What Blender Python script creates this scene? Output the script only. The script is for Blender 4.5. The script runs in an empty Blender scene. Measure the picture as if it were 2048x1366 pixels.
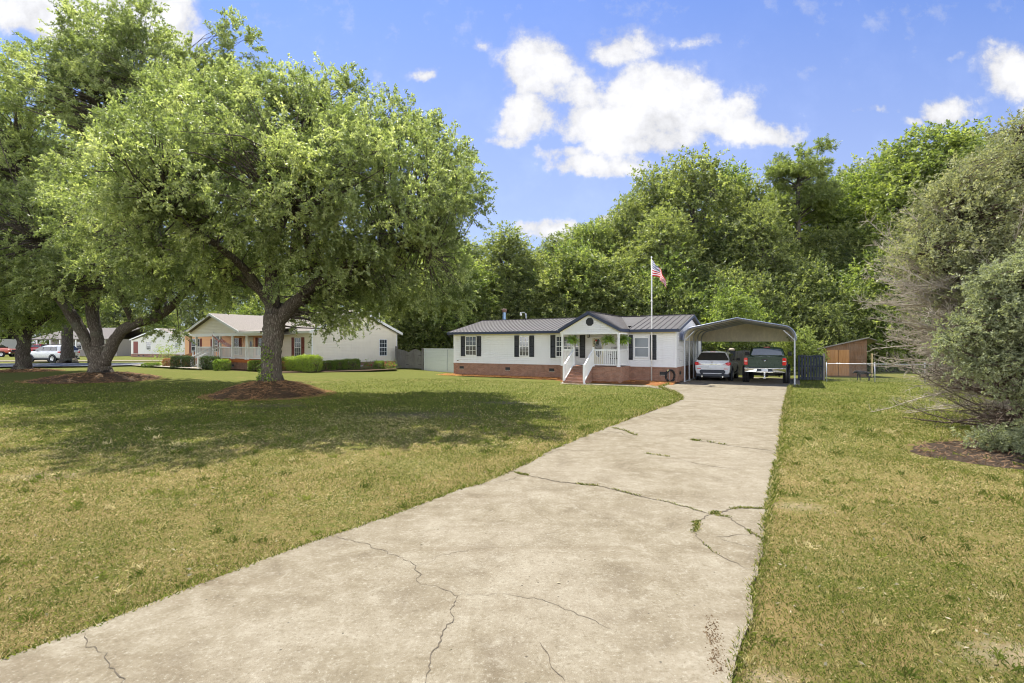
import bpy, math, random
import numpy as np
from mathutils import Vector, Matrix, noise as mnoise

R = math.radians
SC = bpy.context.scene
COL = SC.collection
CAM_H = 2.1; FPX = 1000.0; CU = 1024.0; HV = 690.0      # camera height, focal length and horizon of the 2048 px photograph

def gp(u, v):
    """ground point (x, y) seen at a photograph pixel"""
    Y = CAM_H * FPX / (v - HV)
    return ((u - CU) / FPX * Y, Y)

def pp(u, v, Y):
    """point at depth Y seen at a photograph pixel"""
    return ((u - CU) / FPX * Y, Y, CAM_H - (v - HV) / FPX * Y)

# ------------------------------------------------------------------ scene graph helpers
def tag(o, label=None, cat=None, group=None, kind=None):
    if label: o['label'] = label
    if cat: o['category'] = cat
    if group: o['group'] = group
    if kind: o['kind'] = kind
    return o

def thing(name, label, cat, loc=(0, 0, 0), rz=0.0, group=None):
    o = bpy.data.objects.new(name, None)
    o.empty_display_size = 0.3
    COL.objects.link(o)
    o.location = loc
    o.rotation_euler = (0, 0, rz)
    return tag(o, label, cat, group)

def link(name, me, parent=None):
    o = bpy.data.objects.new(name, me)
    COL.objects.link(o)
    if parent is not None: o.parent = parent
    return o

def copy_thing(root, loc, rz=0.0, scale=None, label=None, group=None):
    r = root.copy(); COL.objects.link(r)
    r.location = loc; r.rotation_euler = (0, 0, rz)
    if scale is not None: r.scale = scale
    if label: r['label'] = label
    if group: r['group'] = group
    for ch in list(root.children):
        c = ch.copy(); COL.objects.link(c); c.parent = r
        for g in list(ch.children):
            d = g.copy(); COL.objects.link(d); d.parent = c
    return r

class MB:
    """collects faces and links them as one mesh object"""
    def __init__(s):
        s.v = []; s.f = []; s.m = []; s.sm = []
    def add(s, vs, fs, mi=0, smooth=False):
        b = len(s.v)
        s.v.extend([tuple(p) for p in vs])
        for f in fs:
            s.f.append(tuple(b + i for i in f)); s.m.append(mi); s.sm.append(smooth)
        return s
    def box(s, x0, x1, y0, y1, z0, z1, mi=0):
        vs = [(x, y, z) for z in (z0, z1) for y in (y0, y1) for x in (x0, x1)]
        return s.add(vs, [(0, 2, 3, 1), (4, 5, 7, 6), (0, 1, 5, 4), (2, 6, 7, 3), (0, 4, 6, 2), (1, 3, 7, 5)], mi)
    def bar(s, a, b, w, h, mi=0, up=(0, 0, 1)):
        """square bar from a to b"""
        a = Vector(a); b = Vector(b); d = (b - a).normalized()
        u = Vector(up)
        if abs(d.dot(u)) > .97: u = Vector((1, 0, 0))
        sx = d.cross(u).normalized() * w / 2; sz = sx.cross(d).normalized() * h / 2
        vs = [p + i * sx + j * sz for p in (a, b) for j in (-1, 1) for i in (-1, 1)]
        return s.add(vs, [(0, 2, 3, 1), (4, 5, 7, 6), (0, 1, 5, 4), (2, 6, 7, 3), (0, 4, 6, 2), (1, 3, 7, 5)], mi)
    def prism(s, poly, thick, mi=0):
        """polygon (3-D points) extruded by the vector thick"""
        n = len(poly); t = Vector(thick)
        p0 = [Vector(p) for p in poly]
        fs = [tuple(range(n)), tuple(reversed(range(n, 2 * n)))]
        fs += [(i, n + i, n + (i + 1) % n, (i + 1) % n) for i in range(n)]
        return s.add(p0 + [p + t for p in p0], fs, mi)
    def tube(s, pts, rad, n=6, mi=0, caps=True, smooth=True):
        pts = [Vector(p) for p in pts]
        if not hasattr(rad, '__len__'): rad = [rad] * len(pts)
        vs = []; px = None
        for i, p in enumerate(pts):
            d = (pts[min(i + 1, len(pts) - 1)] - pts[max(i - 1, 0)]).normalized()
            if px is None:
                px = d.cross(Vector((0, 0, 1)) if abs(d.z) < .9 else Vector((1, 0, 0))).normalized()
            else:
                px = (px - d * px.dot(d)).normalized()
            py = d.cross(px)
            for k in range(n):
                a = 2 * math.pi * k / n
                vs.append(p + (px * math.cos(a) + py * math.sin(a)) * rad[i])
        fs = []
        for i in range(len(pts) - 1):
            for k in range(n):
                k2 = (k + 1) % n
                fs.append((i * n + k, i * n + k2, (i + 1) * n + k2, (i + 1) * n + k))
        s.add(vs, fs, mi, smooth)
        if caps:
            b = len(s.v) - len(vs)
            s.f.append(tuple(b + k for k in reversed(range(n)))); s.m.append(mi); s.sm.append(False)
            e = b + (len(pts) - 1) * n
            s.f.append(tuple(e + k for k in range(n))); s.m.append(mi); s.sm.append(False)
        return s
    def lathe(s, prof, n=24, axis='z', o=(0, 0, 0), mi=0, smooth=True):
        """profile [(radius, height)] turned round an axis through o"""
        vs = []
        for r, h in prof:
            for k in range(n):
                a = 2 * math.pi * k / n
                c, d = r * math.cos(a), r * math.sin(a)
                p = {'z': (c, d, h), 'x': (h, c, d), 'y': (d, h, c)}[axis]
                vs.append((p[0] + o[0], p[1] + o[1], p[2] + o[2]))
        fs = [(i * n + k, i * n + (k + 1) % n, (i + 1) * n + (k + 1) % n, (i + 1) * n + k) for i in range(len(prof) - 1) for k in range(n)]
        return s.add(vs, fs, mi, smooth)
    def build(s, name, mats, parent=None, bevel=0.0, loc=None):
        me = bpy.data.meshes.new(name)
        me.from_pydata(s.v, [], s.f)
        if not isinstance(mats, (list, tuple)): mats = [mats]
        for m in mats: me.materials.append(m)
        me.polygons.foreach_set('material_index', s.m)
        me.polygons.foreach_set('use_smooth', s.sm)
        me.update()
        o = link(name, me, parent)
        if loc: o.location = loc
        if bevel:
            b = o.modifiers.new('b', 'BEVEL'); b.width = bevel; b.segments = 2; b.limit_method = 'ANGLE'; b.angle_limit = R(40)
        return o

def quads_mesh(name, P, mat, tone=None, parent=None, nv=4):
    """big mesh of separate nv-gons: P is (N, nv, 3)"""
    N = P.shape[0]
    me = bpy.data.meshes.new(name)
    me.vertices.add(N * nv)
    me.vertices.foreach_set('co', P.astype(np.float32).ravel())
    me.loops.add(N * nv)
    me.loops.foreach_set('vertex_index', np.arange(N * nv, dtype=np.int32))
    me.polygons.add(N)
    me.polygons.foreach_set('loop_start', np.arange(0, N * nv, nv, dtype=np.int32))
    me.materials.append(mat)
    if tone is not None:
        a = me.attributes.new('tone', 'FLOAT', 'FACE')
        a.data.foreach_set('value', tone.astype(np.float32))
    me.update(calc_edges=True)
    return link(name, me, parent) if name else me

# ------------------------------------------------------------------ materials
class NT:
    """tiny node-tree writer"""
    def __init__(s, name):
        s.mat = bpy.data.materials.new(name); s.mat.use_nodes = True
        s.t = s.mat.node_tree; s.t.nodes.clear()
        s.out = s.n('ShaderNodeOutputMaterial')
    def n(s, typ, **kw):
        nd = s.t.nodes.new(typ)
        for k, v in kw.items():
            if k.startswith('i_'):
                key = k[2:].replace('_', ' ')
                s.set(nd.inputs[int(key) if key.isdigit() else key], v)
            else: setattr(nd, k, v)
        return nd
    def set(s, sock, v):
        if isinstance(v, bpy.types.NodeSocket): s.t.links.new(v, sock)
        elif isinstance(v, bpy.types.Node): s.t.links.new(v.outputs[0], sock)
        else:
            if hasattr(v, '__len__') and sock.type == 'RGBA' and len(v) == 3: v = (*v, 1)
            sock.default_value = v
    def coord(s, kind='Object', scale=(1, 1, 1), rot=(0, 0, 0)):
        tc = s.n('ShaderNodeTexCoord')
        mp = s.n('ShaderNodeMapping'); mp.inputs['Scale'].default_value = scale; mp.inputs['Rotation'].default_value = rot
        s.t.links.new(tc.outputs[kind], mp.inputs[0]); return mp.outputs[0]
    def world(s, scale=(1, 1, 1)):
        g = s.n('ShaderNodeNewGeometry')
        mp = s.n('ShaderNodeMapping'); mp.inputs['Scale'].default_value = scale
        s.t.links.new(g.outputs['Position'], mp.inputs[0]); return mp.outputs[0]
    def noise(s, vec, scale, detail=4, rough=.55, dist=0.0):
        nd = s.n('ShaderNodeTexNoise', i_Scale=scale, i_Detail=detail, i_Roughness=rough, i_Distortion=dist)
        s.t.links.new(vec, nd.inputs['Vector']); return nd.outputs['Fac']
    def vor(s, vec, scale, feature='F1', out='Distance', rand=1.0):
        nd = s.n('ShaderNodeTexVoronoi', feature=feature, i_Scale=scale, i_Randomness=rand)
        s.t.links.new(vec, nd.inputs['Vector']); return nd.outputs[out]
    def ramp(s, fac, stops, interp='LINEAR'):
        nd = s.n('ShaderNodeValToRGB'); cr = nd.color_ramp; cr.interpolation = interp
        while len(cr.elements) < len(stops): cr.elements.new(.5)
        for e, (p, c) in zip(cr.elements, stops):
            e.position = p
            e.color = (c, c, c, 1) if not hasattr(c, '__len__') else ((*c, 1) if len(c) == 3 else c)
        s.t.links.new(fac, nd.inputs[0]); return nd.outputs[0]
    def mix(s, fac, a, b, blend='MIX'):
        nd = s.n('ShaderNodeMix', data_type='RGBA', blend_type=blend)
        s.set(nd.inputs[0], fac); s.set(nd.inputs[6], a); s.set(nd.inputs[7], b); return nd.outputs[2]
    def math(s, op, a, b=0.0, c=0.0, clamp=False):
        nd = s.n('ShaderNodeMath', operation=op, use_clamp=clamp)
        s.set(nd.inputs[0], a); s.set(nd.inputs[1], b); s.set(nd.inputs[2], c); return nd.outputs[0]
    def mrange(s, v, a, b, c=0.0, d=1.0, smooth=True):
        nd = s.n('ShaderNodeMapRange', interpolation_type='SMOOTHSTEP' if smooth else 'LINEAR')
        s.set(nd.inputs['Value'], v)
        for k, x in (('From Min', a), ('From Max', b), ('To Min', c), ('To Max', d)): nd.inputs[k].default_value = x
        return nd.outputs[0]
    def attr(s, name):
        return s.n('ShaderNodeAttribute', attribute_name=name).outputs['Fac']
    def bump(s, h, strength=.3, dist=.01, normal=None):
        nd = s.n('ShaderNodeBump', i_Strength=strength, i_Distance=dist)
        s.t.links.new(h, nd.inputs['Height'])
        if normal is not None: s.t.links.new(normal, nd.inputs['Normal'])
        return nd.outputs[0]
    def bsdf(s, color, rough=.6, spec=.3, metal=0.0, normal=None, coat=0.0, **kw):
        nd = s.n('ShaderNodeBsdfPrincipled')
        s.set(nd.inputs['Base Color'], color); s.set(nd.inputs['Roughness'], rough)
        s.set(nd.inputs['Specular IOR Level'], spec); s.set(nd.inputs['Metallic'], metal)
        nd.inputs['Coat Weight'].default_value = coat
        if normal is not None: s.t.links.new(normal, nd.inputs['Normal'])
        return nd
    def done(s, shader):
        s.t.links.new(shader.outputs[0], s.out.inputs['Surface']); return s.mat

def plain(name, c, rough=.6, spec=.3, metal=0.0, var=.12, scale=6.0, coat=0.0, bump=0.0):
    """a plain colour with some real unevenness"""
    m = NT(name); v = m.coord()
    nz = m.noise(v, scale, 5)
    col = m.mix(nz, tuple(x * (1 - var) for x in c), tuple(min(1, x * (1 + var)) for x in c))
    nb = m.bump(m.noise(v, scale * 8, 3), bump, .004) if bump else None
    r = m.mrange(nz, .3, .7, max(0, rough - .07), min(1, rough + .07))
    return m.done(m.bsdf(col, r, spec, metal, nb, coat))

def foliage(name, dark, mid, light, trans=.4, gloss=.35, rough=.42, tcol=1.25, shade_scale=.5):
    """leaves: colour from the leaf's own tone, some light passing through"""
    m = NT(name)
    tone = m.attr('tone')
    col = m.ramp(tone, [(0.0, dark), (.5, mid), (1.0, light)])
    g = m.n('ShaderNodeNewGeometry')
    back = m.mix(g.outputs['Backfacing'], col, m.mix(.45, col, (.26, .285, .185)))
    p = m.bsdf(back, rough, gloss)
    t = m.n('ShaderNodeBsdfTranslucent')
    m.set(t.inputs[0], m.mix(1.0, col, (tcol * 1.15, tcol * 1.2, tcol * .62), 'MULTIPLY'))
    mx = m.n('ShaderNodeMixShader'); mx.inputs[0].default_value = trans
    m.t.links.new(p.outputs[0], mx.inputs[1]); m.t.links.new(t.outputs[0], mx.inputs[2])
    return m.done(mx)

def bark_mat(name, c1, c2, scale=1.0):
    m = NT(name); v = m.coord('Object', (scale, scale, scale * .22))
    wv = m.n('ShaderNodeVectorMath', operation='MULTIPLY_ADD'); nzc = m.n('ShaderNodeTexNoise', i_Scale=7.0, i_Detail=4.0); m.t.links.new(v, nzc.inputs['Vector']); m.t.links.new(nzc.outputs['Color'], wv.inputs[0]); wv.inputs[1].default_value = (.12, .12, .12); m.t.links.new(v, wv.inputs[2])
    a = m.vor(wv.outputs[0], 17.0, 'DISTANCE_TO_EDGE'); b = m.noise(v, 22, 7, .72)
    h = m.math('ADD', m.math('MULTIPLY', m.mrange(a, 0, .35), .5), m.math('MULTIPLY', m.mrange(b, .25, .75), .75))
    patch = m.noise(m.coord(), 1.3, 4)
    col = m.ramp(h, [(.15, tuple(x * .45 for x in c1)), (.7, c1), (1.0, c2)])
    col = m.mix(m.mrange(patch, .5, .7, 0, .5), col, (.16, .17, .12))
    return m.done(m.bsdf(col, .9, .15, 0, m.bump(h, .9, .05)))

M = {}
# worn places in the lawn: centre, radii, soil colour
BARE = [(3.45, 3.38, .50, .22, (.40, .325, .22)), (3.70, 6.5, .42, .22, (.38, .30, .19)), (1.62, 3.15, .22, .12, (.40, .32, .21)), (5.2, 4.6, .5, .2, (.34, .27, .16)), (-3.0, 15.0, 2.1, .9, (.20, .155, .12)), (-.3, 18.2, 1.2, .6, (.24, .19, .14)), (-8.2, 17.2, 1.6, .7, (.20, .155, .115)), (-7.5, 8.0, .7, .35, (.33, .26, .16))]
def build_materials():
    # concrete
    m = NT('concrete'); v = m.world()
    big = m.noise(v, .35, 5, .6); mid = m.noise(v, 1.7, 8, .68, .5); blot = m.noise(v, 6.5, 8, .72, .3); fine = m.noise(v, 34, 6, .75); grit = m.vor(v, 85)
    stre = m.noise(m.world((.5, 3.4, 1)), .9, 7, .65, .6)
    col = m.ramp(mid, [(.32, (0.135, 0.109, 0.070)), (.47, (0.187, 0.157, 0.104)), (.58, (0.222, 0.191, 0.133)), (.72, (0.279, 0.249, 0.180))])
    col = m.mix(m.mrange(big, .40, .62, 0, .45), col, (0.262, 0.228, 0.167))
    col = m.mix(m.mrange(blot, .50, .66, 0, .55), col, (0.297, 0.266, 0.197))
    col = m.mix(m.mrange(blot, .48, .34, 0, .38), col, (0.126, 0.100, 0.062))
    col = m.mix(m.mrange(stre, .52, .70, 0, .38), col, (0.131, 0.100, 0.060))
    col = m.mix(m.mrange(fine, .52, .68, 0, .6), col, (0.100, 0.080, 0.050))
    col = m.mix(m.mrange(fine, .46, .34, 0, .6), col, (0.348, 0.323, 0.250))
    col = m.mix(m.mrange(grit, .0, .28, .6, 0), col, (0.074, 0.059, 0.040))
    spots = m.vor(m.world((1, 1, 1)), 5.5)
    col = m.mix(m.mrange(spots, .035, .06, .75, 0), col, (0.052, 0.044, 0.033))
    h = m.math('ADD', m.math('MULTIPLY', fine, .6), m.math('MULTIPLY', grit, .6))
    M['concrete'] = m.done(m.bsdf(col, .92, .15, 0, m.bump(h, .6, .006)))
    m = NT('weathered_concrete_edge'); v = m.world()
    col = m.ramp(m.noise(v, 9, 6, .7), [(.3, (.17, .145, .11)), (.6, (.40, .36, .29)), (.8, (.5, .46, .38))])
    M['concrete_grey'] = m.done(m.bsdf(col, .92, .15, 0, m.bump(m.noise(v, 40, 4), .4, .006)))
    # asphalt
    m = NT('asphalt'); v = m.world()
    col = m.ramp(m.noise(v, 25, 5, .7), [(.3, (.10, .105, .115)), (.7, (.19, .195, .21))])
    M['asphalt'] = m.done(m.bsdf(col, .9, .2))
    # lawn soil and thatch under the blades
    m = NT('lawn'); v = m.world()
    big = m.noise(v, .13, 4, .6); mid = m.noise(v, .8, 5, .65, .3); fine = m.noise(v, 9, 6, .75); bl = m.noise(m.world((1, .55, 1)), 38, 5, .75)
    sx = m.n('ShaderNodeSeparateXYZ'); m.t.links.new(v, sx.inputs[0])
    far = m.mrange(sx.outputs[1], 5, 22)                       # the lawn is drier towards the street
    dry = m.math('ADD', m.math('MULTIPLY', big, .55), m.math('MULTIPLY', mid, .6))
    dry = m.math('ADD', dry, m.math('MULTIPLY', far, -.22))
    dry = m.math('ADD', dry, m.math('MULTIPLY', m.math('SUBTRACT', fine, .5), .8)); dry = m.math('ADD', dry, .05)
    green = m.ramp(bl, [(.2, (.035, .045, .008)), (.55, (.115, .135, .024)), (.85, (.21, .225, .05))])
    tan = m.ramp(bl, [(.2, (.11, .078, .028)), (.55, (.27, .20, .08)), (.85, (.42, .335, .16))])
    col = m.mix(m.mrange(dry, .42, .72, .10, .95), green, tan)
    bare = m.mrange(m.noise(v, .55, 5, .7), .66, .74, 0, .75)
    col = m.mix(bare, col, (.33, .265, .17))
    for cx, cy, rx, ry, cc in BARE:
        dx = m.math('DIVIDE', m.math('SUBTRACT', sx.outputs[0], cx), rx); dy = m.math('DIVIDE', m.math('SUBTRACT', sx.outputs[1], cy), ry)
        ds = m.math('ADD', m.math('SQRT', m.math('ADD', m.math('MULTIPLY', dx, dx), m.math('MULTIPLY', dy, dy))), m.math('MULTIPLY', m.math('SUBTRACT', m.noise(v, 4.5 / max(.4, min(rx, 1.2)), 7, .75), .5), 3.2))
        col = m.mix(m.mrange(ds, .2, 1.15, .5, 0), col, m.mix(fine, tuple(c_ * .7 for c_ in cc), tuple(c_ * 1.25 for c_ in cc)))
    h = m.math('ADD', m.math('MULTIPLY', bl, .8), fine)
    M['lawn'] = m.done(m.bsdf(col, .95, .08, 0, m.bump(h, .9, .05)))
    # grass blades
    m = NT('grass_blades'); tone = m.attr('tone')
    col = m.ramp(tone, [(0, (.045, .068, .010)), (.3, (.145, .185, .028)), (.52, (.30, .325, .06)), (.6, (.30, .255, .083)), (.8, (.51, .435, .178)), (1, (.74, .63, .34))])
    p = m.bsdf(col, .7, .15)
    t = m.n('ShaderNodeBsdfTranslucent'); m.set(t.inputs[0], col)
    mx = m.n('ShaderNodeMixShader'); mx.inputs[0].default_value = .3
    m.t.links.new(p.outputs[0], mx.inputs[1]); m.t.links.new(t.outputs[0], mx.inputs[2])
    M['blades'] = m.done(mx)
    # pine straw mulch
    def straw(name, c):
        m = NT(name); v = m.coord()
        a = m.noise(m.coord('Object', (1, 4, 2), (0, 0, .6)), 14, 5, .75, .4); b = m.noise(m.coord('Object', (4, 1, 2), (0, 0, .2)), 16, 5, .75, .4)
        big = m.noise(v, 1.6, 4)
        h = m.math('MAXIMUM', a, b)
        col = m.ramp(h, [(.42, tuple(x * .22 for x in c)), (.58, c), (.75, tuple(min(1, x * 1.9) for x in c))])
        col = m.mix(m.mrange(big, .45, .65, 0, .5), col, tuple(x * .45 for x in c))
        return m.done(m.bsdf(col, .9, .1, 0, m.bump(h, 1.0, .05)))
    M['mulch'] = straw('old_pine_straw', (.125, .082, .047))
    M['litter'] = straw('brown_leaf_litter', (.10, .072, .05)); M['litter_bits'] = plain('litter_bits', (.20, .125, .07), .9, .1, var=.6, scale=2.0)
    M['mulch_fresh'] = straw('fresh_pine_straw', (.36, .155, .055))
    M['needles'] = plain('straw_needles', (.38, .215, .105), .8, .1, var=.6, scale=2.0)
    M['needles_fresh'] = plain('fresh_straw_needles', (.58, .27, .09), .8, .1, var=.4, scale=2.0)
    # building materials
    def siding(name, c, dirt):
        m = NT(name); v = m.coord()
        nz = m.noise(v, 1.2, 5, .6); st = m.noise(m.coord('Object', (3, 3, .35)), 2.5, 5, .7)
        col = m.mix(m.mrange(st, .5, .75, 0, .35), c, dirt)
        col = m.mix(m.mrange(nz, .4, .7, 0, .2), col, tuple(x * .85 for x in c))
        return m.done(m.bsdf(col, .5, .3, 0, m.bump(m.noise(m.coord('Object', (1, 1, 12)), 9, 3), .08, .004)))
    M['siding'] = siding('grey_vinyl_siding', (.80, .795, .79), (.64, .63, .60))
    M['siding_cream'] = siding('cream_vinyl_siding', (.80, .745, .62), (.62, .58, .47))
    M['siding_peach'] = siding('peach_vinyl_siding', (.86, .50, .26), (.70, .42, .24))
    M['siding_white'] = siding('off_white_siding', (.72, .70, .64), (.54, .52, .46))
    M['siding_dull'] = siding('dull_grey_siding', (.33, .30, .27), (.25, .23, .21))
    def brick(name, c1, c2, mortar):
        m = NT(name)
        tc = m.n('ShaderNodeTexCoord'); sp = m.n('ShaderNodeSeparateXYZ'); m.t.links.new(tc.outputs['Object'], sp.inputs[0])
        cb = m.n('ShaderNodeCombineXYZ')
        m.set(cb.inputs[0], m.math('ADD', sp.outputs[0], sp.outputs[1])); m.set(cb.inputs[1], sp.outputs[2])
        b = m.n('ShaderNodeTexBrick', i_Scale=1.0, i_Mortar_Size=.006, i_Bias=-.1)
        b.inputs['Brick Width'].default_value = .203; b.inputs['Row Height'].default_value = .068
        b.inputs['Mortar Smooth'].default_value = .3
        m.set(b.inputs['Color1'], c1); m.set(b.inputs['Color2'], c2); m.set(b.inputs['Mortar'], mortar)
        m.t.links.new(cb.outputs[0], b.inputs['Vector'])
        nz = m.noise(tc.outputs['Object'], 3, 5, .7)
        col = m.mix(m.mrange(nz, .4, .7, 0, .55), b.outputs['Color'], tuple(x * .55 for x in c1))
        h = m.math('ADD', m.math('MULTIPLY', b.outputs['Fac'], -1.0), m.math('MULTIPLY', m.noise(tc.outputs['Object'], 40, 3), .3))
        return m.done(m.bsdf(col, .88, .15, 0, m.bump(h, .6, .012)))
    M['brick'] = brick('red_brown_brick', (.40, .215, .14), (.29, .155, .105), (.31, .25, .20))
    M['brick_pale'] = brick('mixed_brick', (.36, .18, .12), (.25, .14, .10), (.36, .32, .28))
    M['trim_white'] = plain('white_trim', (.80, .80, .78), .45, .35, var=.05)
    M['trim_cream'] = plain('cream_soffit', (.72, .66, .48), .5, .3, var=.06)
    M['trim_navy'] = plain('dark_blue_fascia', (.050, .062, .10), .5, .35, var=.1)
    M['shutter'] = plain('charcoal_shutter', (.040, .042, .046), .55, .3, var=.15)
    M['shutter_red'] = plain('maroon_shutter', (.20, .050, .035), .55, .3, var=.15)
    M['black'] = plain('black_metal', (.02, .02, .021), .5, .4, var=.2)
    M['rubber'] = plain('tyre_rubber', (.022, .022, .024), .85, .2, var=.25)
    M['grey_dark'] = plain('dark_plastic', (.045, .05, .06), .6, .3, var=.15)
    M['chrome'] = plain('chrome', (.72, .72, .70), .18, .6, 1.0, var=.06)
    M['alloy'] = plain('alloy', (.45, .46, .47), .35, .5, 1.0, var=.08)
    M['galv'] = plain('galvanised_steel', (.42, .44, .46), .5, .4, .5, var=.1)
    M['wire'] = plain('grey_wire', (.20, .21, .22), .6, .3, .3, var=.1)
    M['pole'] = plain('satin_aluminium_pole', (.74, .72, .68), .45, .4, .3, var=.08)
    def metal_roof(name, c, rough=.45):
        m = NT(name); v = m.coord()
        st = m.noise(m.coord('Object', (2.2, .3, 1)), 3, 5, .65); nz = m.noise(v, 1.0, 4)
        col = m.mix(m.mrange(st, .4, .7, 0, .5), c, tuple(min(1, x * 1.3) for x in c))
        col = m.mix(m.mrange(nz, .45, .7, 0, .4), col, tuple(x * .75 for x in c))
        return m.done(m.bsdf(col, rough, .4, .15))
    M['roof_metal'] = metal_roof('weathered_brown_metal_roof', (.112, .102, .096))
    M['carport_roof'] = metal_roof('galvanised_carport_sheet', (.36, .37, .40), .4)
    M['carport_under'] = metal_roof('pale_carport_underside', (.72, .66, .52), .55)
    m = NT('tan_shingles'); v = m.coord()
    col = m.ramp(m.noise(v, 16, 5, .7), [(.3, (.17, .15, .13)), (.55, (.28, .25, .22)), (.8, (.38, .345, .305))])
    M['shingles'] = m.done(m.bsdf(col, .95, .1, 0, m.bump(m.noise(v, 30, 4), .6, .02)))
    m = NT('grey_shingles'); v = m.coord()
    col = m.ramp(m.noise(v, 12, 5, .7), [(.3, (.10, .09, .085)), (.8, (.24, .22, .20))])
    M['shingles_grey'] = m.done(m.bsdf(col, .95, .1))
    # window glass: dark panes that mirror the surroundings
    m = NT('window_glass'); v = m.coord()
    col = m.ramp(m.noise(v, 1.7, 3), [(.35, (.028, .034, .042)), (.7, (.09, .10, .11))])
    M['glass'] = m.done(m.bsdf(col, .06, .9, 0, m.bump(m.noise(v, 2.2, 2), .03, .02)))
    m = NT('blinds'); v = m.coord()
    w = m.n('ShaderNodeTexWave', wave_type='BANDS', bands_direction='Z', i_Scale=11.0); m.t.links.new(v, w.inputs[0])
    col = m.ramp(w.outputs['Fac'], [(.2, (.14, .16, .18)), (.8, (.30, .33, .36))])
    M['blinds'] = m.done(m.bsdf(col, .15, .7))
    M['car_glass'] = plain('tinted_glass', (.012, .014, .018), .05, .9, var=.2)
    # a clear-ish blue rear window
    M['car_glass_blue'] = plain('blue_grey_glass', (.05, .075, .12), .06, .9, var=.2)
    M['paint_white'] = plain('pearl_white_paint', (.66, .67, .68), .3, .5, var=.03, coat=.6)
    M['paint_green'] = plain('dark_green_paint', (.016, .040, .022), .30, .35, var=.05, coat=.25)
    M['paint_red'] = plain('red_paint', (.38, .035, .04), .35, .5, var=.08, coat=.5)
    M['paint_orange'] = plain('orange_red_paint', (.42, .09, .06), .4, .5, var=.08, coat=.4)
    M['paint_silver'] = plain('silver_paint', (.42, .45, .48), .35, .5, .2, var=.06, coat=.4)
    M['lens_red'] = plain('red_lens', (.62, .015, .012), .2, .6, var=.1, coat=.5)
    M['lens_clear'] = plain('clear_lens', (.70, .68, .62), .15, .6, var=.1, coat=.5)
    M['plate'] = plain('licence_plate', (.68, .70, .72), .5, .3, var=.04)
    M['plate_ink'] = plain('plate_ink', (.05, .09, .22), .5, .3)
    def wood(name, c, c2, grey=.3, sc=1.0):
        m = NT(name); v = m.coord('Object', (9 * sc, 9 * sc, .8 * sc))
        g = m.noise(v, 2.2, 6, .7, .6); big = m.noise(m.coord(), 1.4, 4)
        col = m.ramp(g, [(.25, c2), (.7, c)])
        col = m.mix(m.mrange(big, .42, .66, 0, grey), col, (.24, .23, .21))
        return m.done(m.bsdf(col, .85, .15, 0, m.bump(g, .3, .01)))
    M['wood_grey'] = wood('weathered_grey_wood', (.25, .235, .205), (.11, .10, .09), .6)
    M['wood_dark'] = wood('dark_stained_wood', (.045, .055, .075), (.02, .024, .034), .1)
    M['wood_brown'] = wood('old_brown_boards', (.21, .12, .068), (.085, .05, .03), .12)
    M['plywood'] = wood('orange_plywood', (.42, .225, .095), (.24, .11, .04), .12, .6)
    M['deck_orange'] = wood('orange_stained_deck', (.58, .19, .05), (.36, .10, .03), .05)
    M['ramp_orange'] = wood('orange_brown_ramp_boards', (.50, .245, .13), (.34, .15, .075), .1)
    M['bark_oak'] = bark_mat('oak_bark', (.135, .112, .088), (.25, .22, .185))
    M['bark_dark'] = bark_mat('dark_bark', (.085, .072, .06), (.17, .15, .125))
    M['bark_wood'] = bark_mat('forest_bark', (.115, .10, .085), (.23, .20, .17))
    M['bark_cedar'] = bark_mat('cedar_bark', (.17, .125, .095), (.33, .28, .23))
    M['dead_twig'] = plain('dead_twigs', (.42, .37, .295), .9, .1, var=.35, scale=1.5)
    # foliage
    M['leaf_oak'] = foliage('oak_leaves', (.090, .125, .040), (.235, .285, .105), (.54, .57, .28), .47, .36, .45)
    M['leaf_dark'] = foliage('dark_oak_leaves', (.075, .115, .028), (.205, .265, .08), (.42, .48, .17), .47, .4, .45)
    M['leaf_wood'] = foliage('forest_leaves', (.042, .066, .020), (.190, .225, .068), (.40, .425, .15), .47, .35, .46)
    M['leaf_bright'] = foliage('bright_leaves', (.05, .082, .020), (.185, .232, .058), (.38, .42, .125), .47, .35, .46)
    M['leaf_deep'] = foliage('deep_green_leaves', (.06, .095, .022), (.18, .24, .055), (.38, .43, .11), .5, .4, .45)
    M['leaf_pine'] = foliage('pine_needles', (.08, .115, .03), (.20, .25, .065), (.40, .44, .14), .45, .35, .45)
    M['leaf_cedar_blue'] = foliage('blue_green_cedar', (.11, .13, .072), (.285, .31, .175), (.49, .51, .30), .40, .25, .6, 1.0)
    M['leaf_cedar_olive'] = foliage('olive_cedar', (.13, .145, .078), (.30, .31, .165), (.51, .49, .285), .40, .25, .6, 1.0)
    M['leaf_hedge'] = foliage('hedge_leaves', (.06, .11, .016), (.17, .26, .034), (.40, .47, .075), .44, .4, .4)
    M['leaf_hedge_dark'] = foliage('dark_hedge_leaves', (.014, .034, .008), (.040, .080, .016), (.10, .15, .03), .34, .4, .4)
    M['leaf_fern'] = foliage('fern_fronds', (.07, .14, .016), (.19, .32, .035), (.42, .55, .08), .5, .35, .4)
    M['leaf_copper'] = foliage('copper_leaves', (.16, .06, .03), (.34, .15, .08), (.5, .27, .15), .35, .3, .5)
    M['dry_leaf'] = foliage('dry_leaves', (.10, .065, .04), (.26, .18, .11), (.45, .35, .24), .2, .2, .7, .8)
    M['petals'] = plain('red_petals', (.62, .07, .07), .6, .3, var=.25)
    M['petals_yellow'] = foliage('yellow_flowers', (.42, .34, .02), (.66, .54, .03), (.75, .66, .08), .3, .2, .6, 1.0)
    M['dog'] = None
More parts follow.
